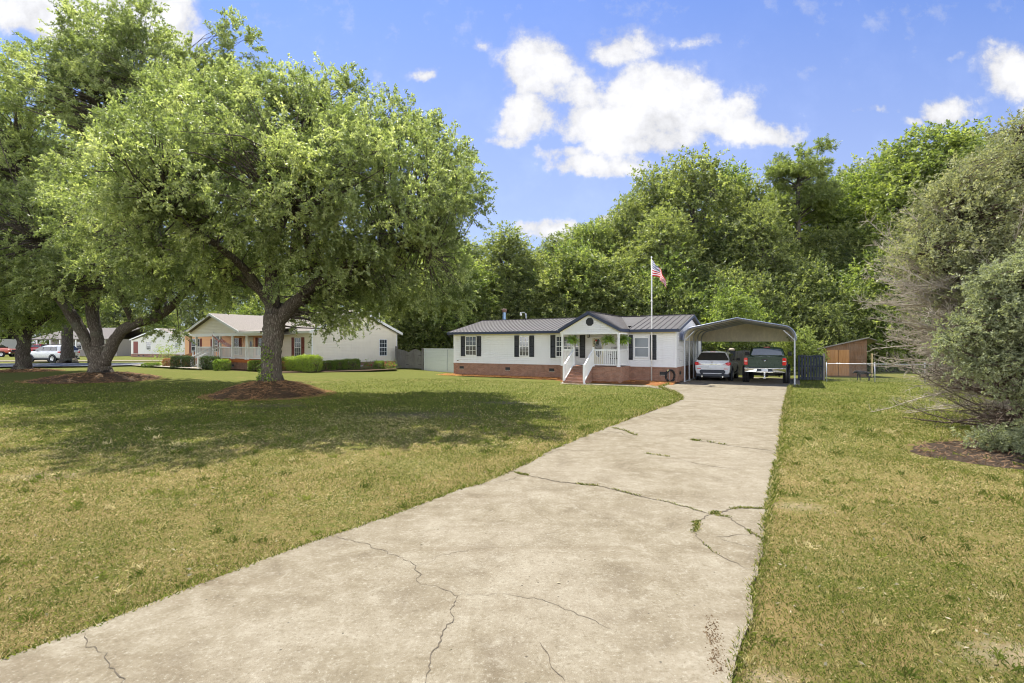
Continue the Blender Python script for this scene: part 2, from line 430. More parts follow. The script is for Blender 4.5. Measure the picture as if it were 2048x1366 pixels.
# ================================================================== world, sun, camera
SUN_DIR = Vector((-.30, .46, 1.0)).normalized()        # towards the sun: high, behind the houses, a little left
def build_world():
    w = bpy.data.worlds.new('World'); SC.world = w; w.use_nodes = True
    n = NT.__new__(NT); n.t = w.node_tree; n.t.nodes.clear()
    out = n.n('ShaderNodeOutputWorld')
    sky = n.n('ShaderNodeTexSky', sky_type='NISHITA', sun_disc=False)
    sky.sun_elevation = math.asin(SUN_DIR.z); sky.sun_rotation = math.atan2(SUN_DIR.x, SUN_DIR.y)
    sky.air_density = 1.0; sky.dust_density = .25; sky.ozone_density = 2.2; sky.altitude = 30
    col = n.mix(1.0, sky.outputs[0], (.295, .355, .52), 'MULTIPLY')
    tc = n.n('ShaderNodeTexCoord'); sp = n.n('ShaderNodeSeparateXYZ'); n.t.links.new(tc.outputs['Generated'], sp.inputs[0])
    # directions as a tangent plane of the sky to the north: a = east, b = up
    y = n.math('MAXIMUM', sp.outputs[1], .02)
    a = n.math('DIVIDE', sp.outputs[0], y); b = n.math('DIVIDE', sp.outputs[2], y)
    ab = n.n('ShaderNodeCombineXYZ'); n.set(ab.inputs[0], a); n.set(ab.inputs[1], b)
    ab = ab.outputs[0]
    # ragged edges: the lookup is pushed about by noise
    def wob(scale, amp, src, detail=4):
        nz = n.n('ShaderNodeTexNoise', i_Scale=scale, i_Detail=detail, i_Roughness=.6); n.t.links.new(src, nz.inputs['Vector'])
        s1 = n.n('ShaderNodeVectorMath', operation='SUBTRACT'); n.t.links.new(nz.outputs['Color'], s1.inputs[0]); s1.inputs[1].default_value = (.5, .5, .5)
        s2 = n.n('ShaderNodeVectorMath', operation='MULTIPLY_ADD'); n.t.links.new(s1.outputs[0], s2.inputs[0]); s2.inputs[1].default_value = (amp, amp * .8, 0); n.t.links.new(src, s2.inputs[2])
        return s2.outputs[0]
    q = wob(7.0, .13, ab, 5)
    blobs = [(1075, 140, 85, 80, 1), (1045, 235, 70, 55, .9), (1250, 95, 95, 40, .72), (1330, 185, 140, 78, 1.1), (1235, 245, 170, 60, 1.05), (1420, 230, 125, 62, 1),
             (1545, 272, 70, 36, .9), (1010, 275, 65, 26, .6), (1190, 324, 120, 32, .95), (1130, 300, 90, 30, .7), (1300, 280, 200, 40, .8), (1160, 190, 120, 60, .8), (1480, 250, 90, 40, .9), (1390, 75, 70, 18, .6), (1100, 455, 75, 26, .95), (1210, 438, 75, 20, .8),
             (2030, 150, 95, 70, 1.0), (1905, 225, 75, 40, .75), (1830, 245, 50, 14, .5), (1985, 95, 40, 16, .45), (2050, 215, 40, 40, .8), (1740, 224, 62, 10, .48), (1905, 124, 28, 12, .5),
             (60, 20, 150, 60, .95), (210, 45, 190, 75, 1.1), (330, 40, 90, 80, 1.0), (852, 146, 28, 22, .62), (1400, 316, 46, 12, .5), (1750, 338, 40, 14, .7), (962, 98, 22, 14, .45),
             (2000, 310, 50, 10, .4), (600, 300, 160, 60, .5), (-300, 200, 200, 120, .9), (2500, 300, 260, 90, .9), (1000, -500, 260, 120, .9), (2400, -300, 300, 120, .8), (-200, -500, 260, 120, .9)]
    tot = None
    for (u, v, ru, rv, st) in blobs:
        s1 = n.n('ShaderNodeVectorMath', operation='SUBTRACT'); n.t.links.new(q, s1.inputs[0]); s1.inputs[1].default_value = ((u - CU) / FPX, (HV - v) / FPX, 0)
        s2 = n.n('ShaderNodeVectorMath', operation='MULTIPLY'); n.t.links.new(s1.outputs[0], s2.inputs[0]); s2.inputs[1].default_value = (FPX / ru, FPX / rv, 0)
        s3 = n.n('ShaderNodeVectorMath', operation='LENGTH'); n.t.links.new(s2.outputs[0], s3.inputs[0])
        f = n.math('MULTIPLY', n.mrange(s3.outputs['Value'], 0.0, 1.55, 1.0, 0.0), st)
        tot = f if tot is None else n.math('SMOOTH_MAX', tot, f, .12)
    fine = n.noise(ab, 16, 8, .62); mid = n.noise(ab, 6, 6, .6)
    dens = n.math('ADD', tot, n.math('MULTIPLY', n.math('SUBTRACT', fine, .5), 1.25))
    dens = n.math('ADD', dens, n.math('MULTIPLY', n.math('SUBTRACT', mid, .5), .7))
    front = n.mrange(sp.outputs[1], .03, .2)
    cov = n.math('MULTIPLY', n.math('POWER', n.mrange(dens, .22, .70, 0, 1, True), .85), front)
    cov = n.math('MAXIMUM', cov, n.math('MULTIPLY', n.mrange(dens, -.05, .50), .42))     # thin fringe round the clouds
    cov = n.math('MULTIPLY', cov, front)
    veil = n.math('MULTIPLY', n.mrange(n.noise(ab, 2.6, 7, .65), .5, .75), .14)      # thin high cloud
    cov = n.math('MAXIMUM', cov, veil)
    # towards the horizon the air whitens
    cov = n.math('MAXIMUM', cov, n.math('MULTIPLY', n.mrange(b, .95, .05, 0.0, .52), front))
    # cloud bodies: bright tops, greyer hollows and undersides
    body = n.math('ADD', n.math('MULTIPLY', n.noise(ab, 8, 6, .6), .6), n.math('MULTIPLY', n.mrange(dens, .3, 1.25, 0, 1, False), .5))
    sf = n.mrange(body, .28, .85, 1.75, 3.1, False)
    cf = n.n('ShaderNodeCombineXYZ'); n.set(cf.inputs[0], n.math('MULTIPLY', sf, .985)); n.set(cf.inputs[1], n.math('MULTIPLY', sf, .99)); n.set(cf.inputs[2], n.math('MULTIPLY', sf, 1.03))
    col = n.mix(cov, col, cf.outputs[0])
    # added fill light: extra-bright clouds in the unseen low sky behind the camera
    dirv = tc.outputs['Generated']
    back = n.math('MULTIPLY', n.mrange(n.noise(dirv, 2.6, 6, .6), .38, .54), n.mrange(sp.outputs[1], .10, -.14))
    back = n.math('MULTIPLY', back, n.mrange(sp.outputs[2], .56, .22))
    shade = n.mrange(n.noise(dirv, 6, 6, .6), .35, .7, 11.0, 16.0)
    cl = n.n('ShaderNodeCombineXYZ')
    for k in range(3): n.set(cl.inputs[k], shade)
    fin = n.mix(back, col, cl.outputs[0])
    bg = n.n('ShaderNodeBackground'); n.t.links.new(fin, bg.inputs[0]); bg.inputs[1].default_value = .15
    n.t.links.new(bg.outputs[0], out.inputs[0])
    sd = bpy.data.lights.new('sun', 'SUN'); sd.energy = 3.75; sd.angle = R(.45); sd.color = (1.0, .955, .87)
    so = bpy.data.objects.new('sun', sd); COL.objects.link(so)
    so.rotation_euler = (-SUN_DIR).to_track_quat('-Z', 'Y').to_euler()
    so.location = SUN_DIR * 80

def build_camera():
    cd = bpy.data.cameras.new('camera'); co = bpy.data.objects.new('camera', cd); COL.objects.link(co)
    cd.sensor_width = 36; cd.lens = 36 * FPX / 2048
    cd.shift_y = (HV - 683) / 2048; cd.clip_end = 2000; cd.clip_start = .05
    co.location = (0, 0, CAM_H); co.rotation_euler = (R(90), 0, 0)
    SC.camera = co
    SC.view_settings.view_transform = 'Standard'; SC.view_settings.look = 'None'
    SC.view_settings.exposure = 1.42; SC.view_settings.gamma = 1

# ================================================================== ground
def sstep(x, a, b):
    t = np.clip((x - a) / (b - a), 0, 1); return t * t * (3 - 2 * t)
def H(x, y):
    """the lawn rises a little towards the neighbours on the left"""
    return float(.22 * sstep(-np.asarray(x, float), 5, 15) * sstep(np.asarray(y, float), 26, 36) + .12 * sstep(-np.asarray(x, float), 22, 40) * sstep(np.asarray(y, float), 40, 60))

H1 = Vector((9.05, 27.6, 0)); A1 = math.atan2(-.493, .870)
E1 = Vector((math.cos(A1), math.sin(A1), 0)); B1 = Vector((-math.sin(A1), math.cos(A1), 0))
def l1(x, y, z=0.0):
    """frame of the near house: x right along the front, y back"""
    p = H1 + E1 * x + B1 * y; return (p.x, p.y, z)
def w1(x, y):
    d = Vector((x, y, 0)) - H1; return (d.dot(E1), d.dot(B1))

RIGHT = [(1464, 1366), (1486, 1283), (1504, 1203), (1517, 1133), (1529, 1068), (1539, 1008), (1546, 963), (1561, 893), (1566, 848), (1576, 788), (1581, 773)]
LEFT = [(0, 1328), (160, 1270), (320, 1206), (480, 1143), (665, 1075), (800, 1028), (915, 983), (965, 970), (1024, 943), (1124, 893), (1224, 853), (1304, 823), (1350, 806), (1363, 800), (1362, 795), (1350, 787), (1330, 779.5), (1319, 776), (1349, 765.5)]
def drive_poly():
    L = [gp(*p) for p in LEFT]; Rr = [gp(*p) for p in RIGHT]
    def back(p, s, Y): return (p[0] + s * (Y - p[1]), Y)
    slab = [l1(.12, .3)[:2], l1(.12, 7.3)[:2], l1(5.95, 7.3)[:2], l1(5.95, .6)[:2]]
    poly = [back(L[0], .692, -7.0)] + L + slab + list(reversed(Rr)) + [back(Rr[0], .567, -7.0)]
    rnd = random.Random(4); out = []
    for i, p in enumerate(poly):
        q = poly[(i + 1) % len(poly)]
        d = math.dist(p, q); straight = 20 <= i <= 23
        n = max(1, int(d / .22)) if not straight else 1
        for k in range(n):
            t = k / n; j = 0 if (straight or k == 0) else rnd.gauss(0, .016)
            nx, ny = (q[1] - p[1]) / d, -(q[0] - p[0]) / d
            out.append((p[0] + (q[0] - p[0]) * t + nx * j, p[1] + (q[1] - p[1]) * t + ny * j))
    return out
DRIVE = drive_poly()
DTOP = .03
def inside(px, py, poly):
    px = np.asarray(px); py = np.asarray(py); c = np.zeros(px.shape, bool)
    n = len(poly)
    for i in range(n):
        x1, y1 = poly[i]; x2, y2 = poly[(i + 1) % n]
        if y1 == y2: continue
        k = ((y1 > py) != (y2 > py)) & (px < (x2 - x1) * (py - y1) / (y2 - y1) + x1)
        c ^= k
    return c
MOUNDS = [(-10.2, 21.1, 2.30, 2.15, .60), (-24.4, 29.6, 3.3, 2.9, .42), (-35.0, 36.0, 2.0, 1.6, .15)]
CEDAR_BED = (11.7, 9.45, 4.0, 1.75)

def sheet(name, poly, z, mat, thick=0.0, parent=None):
    """flat polygon, optionally with an edge"""
    from mathutils.geometry import tessellate_polygon
    n = len(poly); top = [Vector((p[0], p[1], z)) for p in poly]
    tri = tessellate_polygon([top])
    mb = MB(); fs = []
    for t in tri:
        a, b, c = (top[i] for i in t)
        fs.append(tuple(t) if (b - a).cross(c - a).z > 0 else tuple(reversed(t)))
    vs = list(top)
    if thick:
        vs += [p - Vector((0, 0, thick)) for p in top]
        fs += [(i, n + i, n + (i + 1) % n, (i + 1) % n) for i in range(n)]
    mb.add(vs, fs)
    return mb.build(name, mat, parent)

def build_ground():
    xs = np.concatenate([[-700, -400, -200, -120], np.arange(-90, 61, 1.5), [90, 160, 400, 700]])
    ys = np.concatenate([[-300, -100, -40], np.arange(-15, 111, 1.5), [160, 300, 900]])
    vs = [(x, y, H(x, y)) for y in ys for x in xs]; nx = len(xs)
    fs = [(j * nx + i, j * nx + i + 1, (j + 1) * nx + i + 1, (j + 1) * nx + i) for j in range(len(ys) - 1) for i in range(nx - 1)]
    mb = MB(); mb.add(vs, fs, 0, True); tag(mb.build('ground', M['lawn']), kind='structure')
    d = tag(sheet('driveway', DRIVE, DTOP, M['concrete'], .08), kind='structure')
    cracks(d)
    # walkway along the mulch bed, from the steps to the driveway
    c = [(1121, 765.5), (1190, 767.5), (1250, 769), (1300, 771.5), (1324, 775)]
    a = [gp(*p) for p in c]; b = [gp(u, v + 2.9 + .9 * (u - 1121) / 200) for (u, v) in c]
    tag(sheet('walkway', a + list(reversed(b)), .022, M['concrete'], .05), kind='structure')
    # asphalt lane and footpaths in front of the neighbours
    def strip(name, up, lo, m, z=.02):
        tag(sheet(name, [gp2(*p) for p in up] + [gp2(*p) for p in reversed(lo)], z, m), kind='structure')
    def gp2(u, v):
        Y = 1.78 * FPX / (v - HV); return ((u - CU) / FPX * Y, Y)
    strip('lane', [(-700, 729.5), (0, 727.6), (150, 726.6), (292, 725.8)], [(-700, 738), (0, 734.4), (150, 733), (200, 732.2), (262, 730.8), (283, 729)], M['asphalt'], .355)
    strip('far_path', [(-700, 722.5), (0, 721.3), (330, 720.6), (340, 721.5)], [(-700, 726), (0, 723.6), (340, 722.8), (345, 722.3)], M['concrete'], .36)
    strip('footpath', [(283, 729.6), (320, 731.2), (370, 734.4), (402, 736.2)], [(262, 731.2), (310, 733.4), (365, 736.6), (404, 738.2)], M['concrete_grey'], .36)

CRACKS = [([(1059, 955.5), (1100, 964), (1144, 970.5), (1209, 978), (1274, 995.5), (1334, 1008), (1404, 1028), (1424, 1033)], .020),
          ([(1424, 1033), (1444, 1028), (1484, 1020.5), (1539, 1023)], .022),
          ([(1424, 1033), (1404, 1043), (1391, 1058), (1391, 1078), (1419, 1103), (1459, 1128), (1511, 1150)], .014),
          ([(1434, 1033), (1459, 1040), (1479, 1055), (1504, 1073), (1526, 1083)], .013),
          ([(1469, 1045), (1500, 1049), (1534, 1055)], .007), ([(1431, 1080), (1462, 1077), (1504, 1075)], .007), ([(1440, 1083), (1480, 1095), (1512, 1102)], .005),
          ([(1024, 941), (1034, 950), (1059, 955.5)], .022), ([(985, 968), (1012, 966), (1030, 960), (1040, 952)], .013),
          ([(1384, 883), (1429, 889), (1464, 895), (1549, 905)], .018), ([(1289, 910), (1344, 918), (1394, 931), (1474, 943)], .014),
          ([(1224, 858), (1250, 864), (1274, 874)], .03), ([(1209, 865), (1239, 868), (1250, 872)], .02),
          ([(665, 1075), (715, 1090), (770, 1108), (795, 1118), (832, 1138), (832, 1168), (870, 1178), (915, 1200), (900, 1228), (905, 1253), (885, 1278), (860, 1328), (850, 1380)], .0062),
          ([(832, 1138), (875, 1118), (950, 1103), (1024, 1100)], .005), ([(915, 1200), (965, 1198), (1024, 1198), (1099, 1213), (1174, 1243), (1224, 1268)], .0035),
          ([(170, 1273), (172, 1298), (215, 1315), (220, 1338), (230, 1353), (238, 1380)], .0055), ([(1079, 1293), (1099, 1328), (1130, 1372)], .004), ([(1180, 905), (1120, 902), (1085, 914)], .008)]
CRACK_PTS = []
def cracks(parent):
    rnd = random.Random(11)
    dark = plain('crack_dirt', (.115, .095, .070), .95, .05, var=.3)
    for pts, w in CRACKS:
        P = [gp(*p) for p in pts]; line = []
        for i in range(len(P) - 1):
            d = math.dist(P[i], P[i + 1]); n = max(2, int(d / .035))
            nx, ny = (P[i + 1][1] - P[i][1]) / d, -(P[i + 1][0] - P[i][0]) / d
            j = 0.0
            for k in range(n):
                t = k / n
                j = j * .62 + rnd.gauss(0, .0125)
                e = min(1, 4 * t, 4 * (1 - t))
                line.append((P[i][0] + (P[i + 1][0] - P[i][0]) * t + nx * j * e, P[i][1] + (P[i + 1][1] - P[i][1]) * t + ny * j * e))
        line.append(P[-1]); n = len(line)
        CRACK_PTS.append(line)
        mb = MB(); vs = []; wv = 1.0
        for i, p in enumerate(line):
            a, b = line[max(0, i - 1)], line[min(n - 1, i + 1)]; d = math.dist(a, b) + 1e-6
            wv = min(1.5, max(.35, wv + rnd.gauss(0, .22)))
            h = w * .5 * wv * min(1, .35 + 6 * i / n, .35 + 6 * (n - 1 - i) / n)
            nx, ny = (b[1] - a[1]) / d * h, -(b[0] - a[0]) / d * h
            vs += [(p[0] - nx, p[1] - ny, DTOP + .004), (p[0] + nx, p[1] + ny, DTOP + .004)]
        mb.add(vs, [(2 * i, 2 * i + 1, 2 * i + 3, 2 * i + 2) for i in range(n - 1)])
        mb.build('crack', dark, parent)

def blade_quads(rng, x, y, z, h, w, lean, tone):
    """grass blades: bent three-point slivers, each one quad (base left, base right, tip, mid)"""
    n = len(x); a = rng.uniform(0, 2 * np.pi, n); b = rng.uniform(0, 2 * np.pi, n)
    dx, dy = np.cos(a), np.sin(a); lx, ly = np.cos(b) * lean, np.sin(b) * lean
    base = np.stack([x, y, z], 1); s = np.stack([dx * w / 2, dy * w / 2, np.zeros(n)], 1)
    tip = base + np.stack([lx * h, ly * h, h * np.sqrt(np.clip(1 - lean ** 2, .03, 1))], 1)
    mid = base + np.stack([lx * h * .35, ly * h * .35, h * .62 * np.sqrt(np.clip(1 - lean ** 2, .03, 1)) + .004], 1)
    return np.stack([base - s, base + s, mid + s * .75, tip], 1)

def vnoise(x, y, sc, seed=0.0):
    return np.array([mnoise.noise((a * sc + seed, b * sc - seed, seed * .37)) for a, b in zip(x, y)])

def build_grass():
    rng = np.random.default_rng(5)
    bands = [(2.4, 4.2, 6000), (4.2, 6.5, 4000), (6.5, 10, 1900), (10, 15, 800), (15, 22, 260), (22, 31, 110)]
    X = []; Y = []; S = []
    for y0, y1, dn in bands:
        wid = 1.12 * y1 + 1.0
        n = int(dn * (y1 - y0) * 2 * wid)
        x = rng.uniform(-wid, wid, n); y = rng.uniform(y0, y1, n)
        k = np.abs(x) < 1.12 * y + 1.0
        X.append(x[k]); Y.append(y[k]); S.append(np.full(k.sum(), (y0 + y1) / 2))
    x = np.concatenate(X); y = np.concatenate(Y); s = np.concatenate(S)
    k = ~inside(x, y, DRIVE)
    for cx, cy, rx, ry, _ in MOUNDS: k &= ((x - cx) / (rx * .96)) ** 2 + ((y - cy) / (ry * .96)) ** 2 > 1
    cx, cy, rx, ry = CEDAR_BED; k &= ((x - cx) / rx) ** 2 + ((y - cy) / ry) ** 2 > 1
    lx = (x - H1.x) * E1.x + (y - H1.y) * E1.y; ly = (x - H1.x) * B1.x + (y - H1.y) * B1.y
    k &= ~((lx > -16.5) & (lx < .5) & (ly > -3.2)) & ~((lx > 0) & (lx < 5.95) & (ly > .2) & (ly < 7.5))
    # patches where the lawn is thin, and dry areas
    q = 1.0
    cell = np.round(x / .12) * .12; cel2 = np.round(y / .12) * .12
    key = (np.round(x / .12).astype(np.int64) + 100000) * 1000003 + np.round(y / .12).astype(np.int64)
    u, first, inv = np.unique(key, return_index=True, return_inverse=True)
    nb = vnoise(cell[first], cel2[first], .16, 3.1)[inv] * .55 + vnoise(cell[first], cel2[first], .8, 7.7)[inv] * .5 + vnoise(cell[first], cel2[first], 3.2, 1.3)[inv] * .35
    thin = vnoise(cell[first], cel2[first], .55, 9.2)[inv] + .6 * vnoise(cell[first], cel2[first], 2.6, 5.2)[inv]
    k &= rng.uniform(0, 1, len(x)) < np.clip(1.15 - 1.3 * np.clip(thin - .10, 0, 1), .15, 1)
    for cx, cy, rx, ry, _c in BARE:
        near = ((x - cx) / rx) ** 2 + ((y - cy) / ry) ** 2 < 2.2; ii = np.nonzero(near & k)[0]
        if len(ii):
            d_ = np.sqrt(((x[ii] - cx) / rx) ** 2 + ((y[ii] - cy) / ry) ** 2) + vnoise(x[ii], y[ii], 4.0 / max(.4, min(rx, 1.2)), 2.2) * 1.3
            k[ii] &= rng.uniform(0, 1, len(ii)) < np.clip((d_ - .1) * 1.0, .35, 1)
    x, y, s, nb = x[k], y[k], s[k], nb[k]
    # greener near the house, drier towards the street
    dry = .46 + nb * .85 - .36 * sstep(y, 5, 21) + .04
    n = len(x)
    isdry = rng.uniform(0, 1, n) < np.clip(dry, .05, .9)
    tone = np.where(isdry, rng.uniform(.58, 1.0, n) ** 1.15, np.clip(rng.normal(.27, .14, n), 0, .53))
    sc = np.clip(s / 5.5, .75, 3.4) ** .72
    h = rng.uniform(.015, .035, n) * sc * np.where(isdry, .95, 1.15); w = rng.uniform(.0024, .0048, n) * sc ** 1.2
    lean = np.where(isdry, rng.uniform(.72, 1.0, n), rng.uniform(.25, .95, n)) ** 1.0
    # coarse taller tufts here and there
    tn = 380; ty = 2.4 + 11 * rng.uniform(0, 1, tn) ** 1.3; tx = rng.uniform(-1.1, 1.1, tn) * (ty + .6); ok = ~inside(tx, ty, DRIVE); tx, ty = tx[ok], ty[ok]; tn = len(tx)
    q = 26; gx = (tx[:, None] + rng.normal(0, .035, (tn, q)) * (ty[:, None] / 5) ** .5).ravel(); gy = (ty[:, None] + rng.normal(0, .03, (tn, q)) * (ty[:, None] / 5) ** .5).ravel()
    fr = np.clip(gy / 5.5, .8, 2.2) ** .7; ok = ~inside(gx, gy, DRIVE); gx, gy, fr = gx[ok], gy[ok], fr[ok]; m_ = len(gx); gt = np.repeat(np.where(rng.uniform(0, 1, tn) < .72, rng.uniform(.08, .45, tn), rng.uniform(.62, .95, tn)), q)[ok]
    PT = blade_quads(rng, gx, gy, np.full(m_, .002), rng.uniform(.035, .085, m_) * fr, rng.uniform(.003, .006, m_) * fr, rng.uniform(.25, .95, m_), None); TTt = np.clip(gt + rng.normal(0, .06, m_), 0, 1)
    # coarse taller tufts along the driveway edge and here and there
    P = blade_quads(rng, x, y, np.zeros(n) + .001, h, w, np.clip(lean, 0, .985), tone)
    # edge fringe
    ex = []; ey = []
    nD = len(DRIVE)
    for i in range(nD):
        a, b = DRIVE[i], DRIVE[(i + 1) % nD]; d = math.dist(a, b)
        if (a[1] < 2.2 or a[1] > 26.5): continue
        m_ = int(d * (420 if a[1] < 9 else 150))
        t = rng.uniform(0, 1, m_); off = np.abs(rng.normal(0, .045, m_)) - .03
        nx, ny = (b[1] - a[1]) / d, -(b[0] - a[0]) / d
        sgn = 1.0
        px_, py_ = a[0] + (b[0] - a[0]) * t, a[1] + (b[1] - a[1]) * t
        tin = inside(np.array([px_[0] + nx * .05]) if m_ else np.array([0.]), np.array([py_[0] + ny * .05]) if m_ else np.array([0.]), DRIVE)[0]
        if tin: sgn = -1.0
        ex.append(px_ + nx * off * sgn); ey.append(py_ + ny * off * sgn)
    ex = np.concatenate(ex); ey = np.concatenate(ey); m_ = len(ex)
    g = rng.uniform(0, 1, m_) < .62
    far = np.clip(ey / 6, .8, 2.6) ** .8
    P2 = blade_quads(rng, ex, ey, np.full(m_, .001), rng.uniform(.04, .085, m_) * far, rng.uniform(.003, .006, m_) * far, rng.uniform(.2, .9, m_),
                     None)
    t2 = np.where(g, rng.uniform(.1, .52, m_), rng.uniform(.56, .9, m_))
    PP = np.concatenate([P, P2, PT]); TT = np.concatenate([tone, t2, TTt])
    o = quads_mesh('grass', PP, M['blades'], TT); tag(o, kind='stuff')
    # weeds growing in the cracks
    wx = []; wy = []
    def along(line, t0, t1, n, sd):
        m_ = len(line)
        for _ in range(n):
            i = min(m_ - 2, int((t0 + (t1 - t0) * rng.uniform()) * (m_ - 1)))
            wx.append(line[i][0] + rng.normal(0, sd)); wy.append(line[i][1] + rng.normal(0, sd * .7))
    along(CRACK_PTS[0], .30, .42, 150, .013); along(CRACK_PTS[0], .5, .66, 110, .012); along(CRACK_PTS[0], .75, .97, 90, .010); along(CRACK_PTS[1], 0, .16, 200, .024); along(CRACK_PTS[1], .45, 1, 300, .018)
    along(CRACK_PTS[2], .22, .44, 420, .022); along(CRACK_PTS[2], .6, .8, 50, .007); along(CRACK_PTS[3], .7, 1, 130, .013); along(CRACK_PTS[3], 0, .2, 140, .014)
    along(CRACK_PTS[9], 0, .1, 150, .015); along(CRACK_PTS[9], .2, .45, 60, .012); along(CRACK_PTS[11], 0, 1, 160, .018); along(CRACK_PTS[7], .5, 1, 200, .012); along(CRACK_PTS[10], 0, .3, 90, .012)
    wx = np.array(wx); wy = np.array(wy); m_ = len(wx); far = np.clip(wy / 6, .8, 2)
    P3 = blade_quads(rng, wx, wy, np.full(m_, DTOP), rng.uniform(.015, .035, m_) * far, rng.uniform(.003, .005, m_) * far, rng.uniform(.4, .95, m_), None)
    tag(quads_mesh('weeds', P3, M['blades'], np.where(rng.uniform(0, 1, m_) < .7, rng.uniform(.05, .45, m_), rng.uniform(.56, .85, m_))), kind='stuff')
    # sandy bare spots
    # fallen leaves and grit
    n = 800
    yy = rng.uniform(2.6, 13, n); xx = rng.uniform(-1.1, 1.1, n) * yy
    keep = ~inside(xx, yy, DRIVE) | (rng.uniform(0, 1, n) < .06)
    xx, yy = xx[keep], yy[keep]; n = len(xx)
    on = inside(xx, yy, DRIVE)
    a = rng.uniform(0, 6.28, n); L = rng.uniform(.010, .026, n); W = L * .36
    c = np.stack([xx, yy, np.where(on, DTOP + .006, rng.uniform(.018, .04, n))], 1)
    d = np.stack([np.cos(a) * L, np.sin(a) * L, rng.normal(0, .006, n)], 1); e = np.stack([-np.sin(a) * W, np.cos(a) * W, rng.uniform(0, .008, n)], 1)
    tag(quads_mesh('fallen_leaves', np.stack([c - d, c + e, c + d, c - e], 1), M['dry_leaf'], rng.uniform(.0, 1, n)), kind='stuff')
    # loose dirt crumbs on the slab
    n = 420
    t = rng.beta(2, 2, n); uu = 1418 + 40 * t - 20 * t + rng.normal(0, 9, n); vv = 1230 + 130 * t
    mb = MB()
    for u_, v_ in zip(uu, vv):
        X_, Y_ = gp(u_, v_); r = abs(rng.normal(0, .0045)) + .0015
        q = [(X_ + r * math.cos(k * 2.1 + X_ * 50) * rng.uniform(.7, 1.2), Y_ + r * math.sin(k * 2.1 + X_ * 50), DTOP) for k in range(3)]
        mb.add(q + [(X_, Y_, DTOP + r * .9)], [(0, 1, 3), (1, 2, 3), (2, 0, 3)])
    tag(mb.build('dirt_crumbs', plain('dirt', (.17, .12, .07), .95, .05, var=.4, scale=30)), kind='stuff')

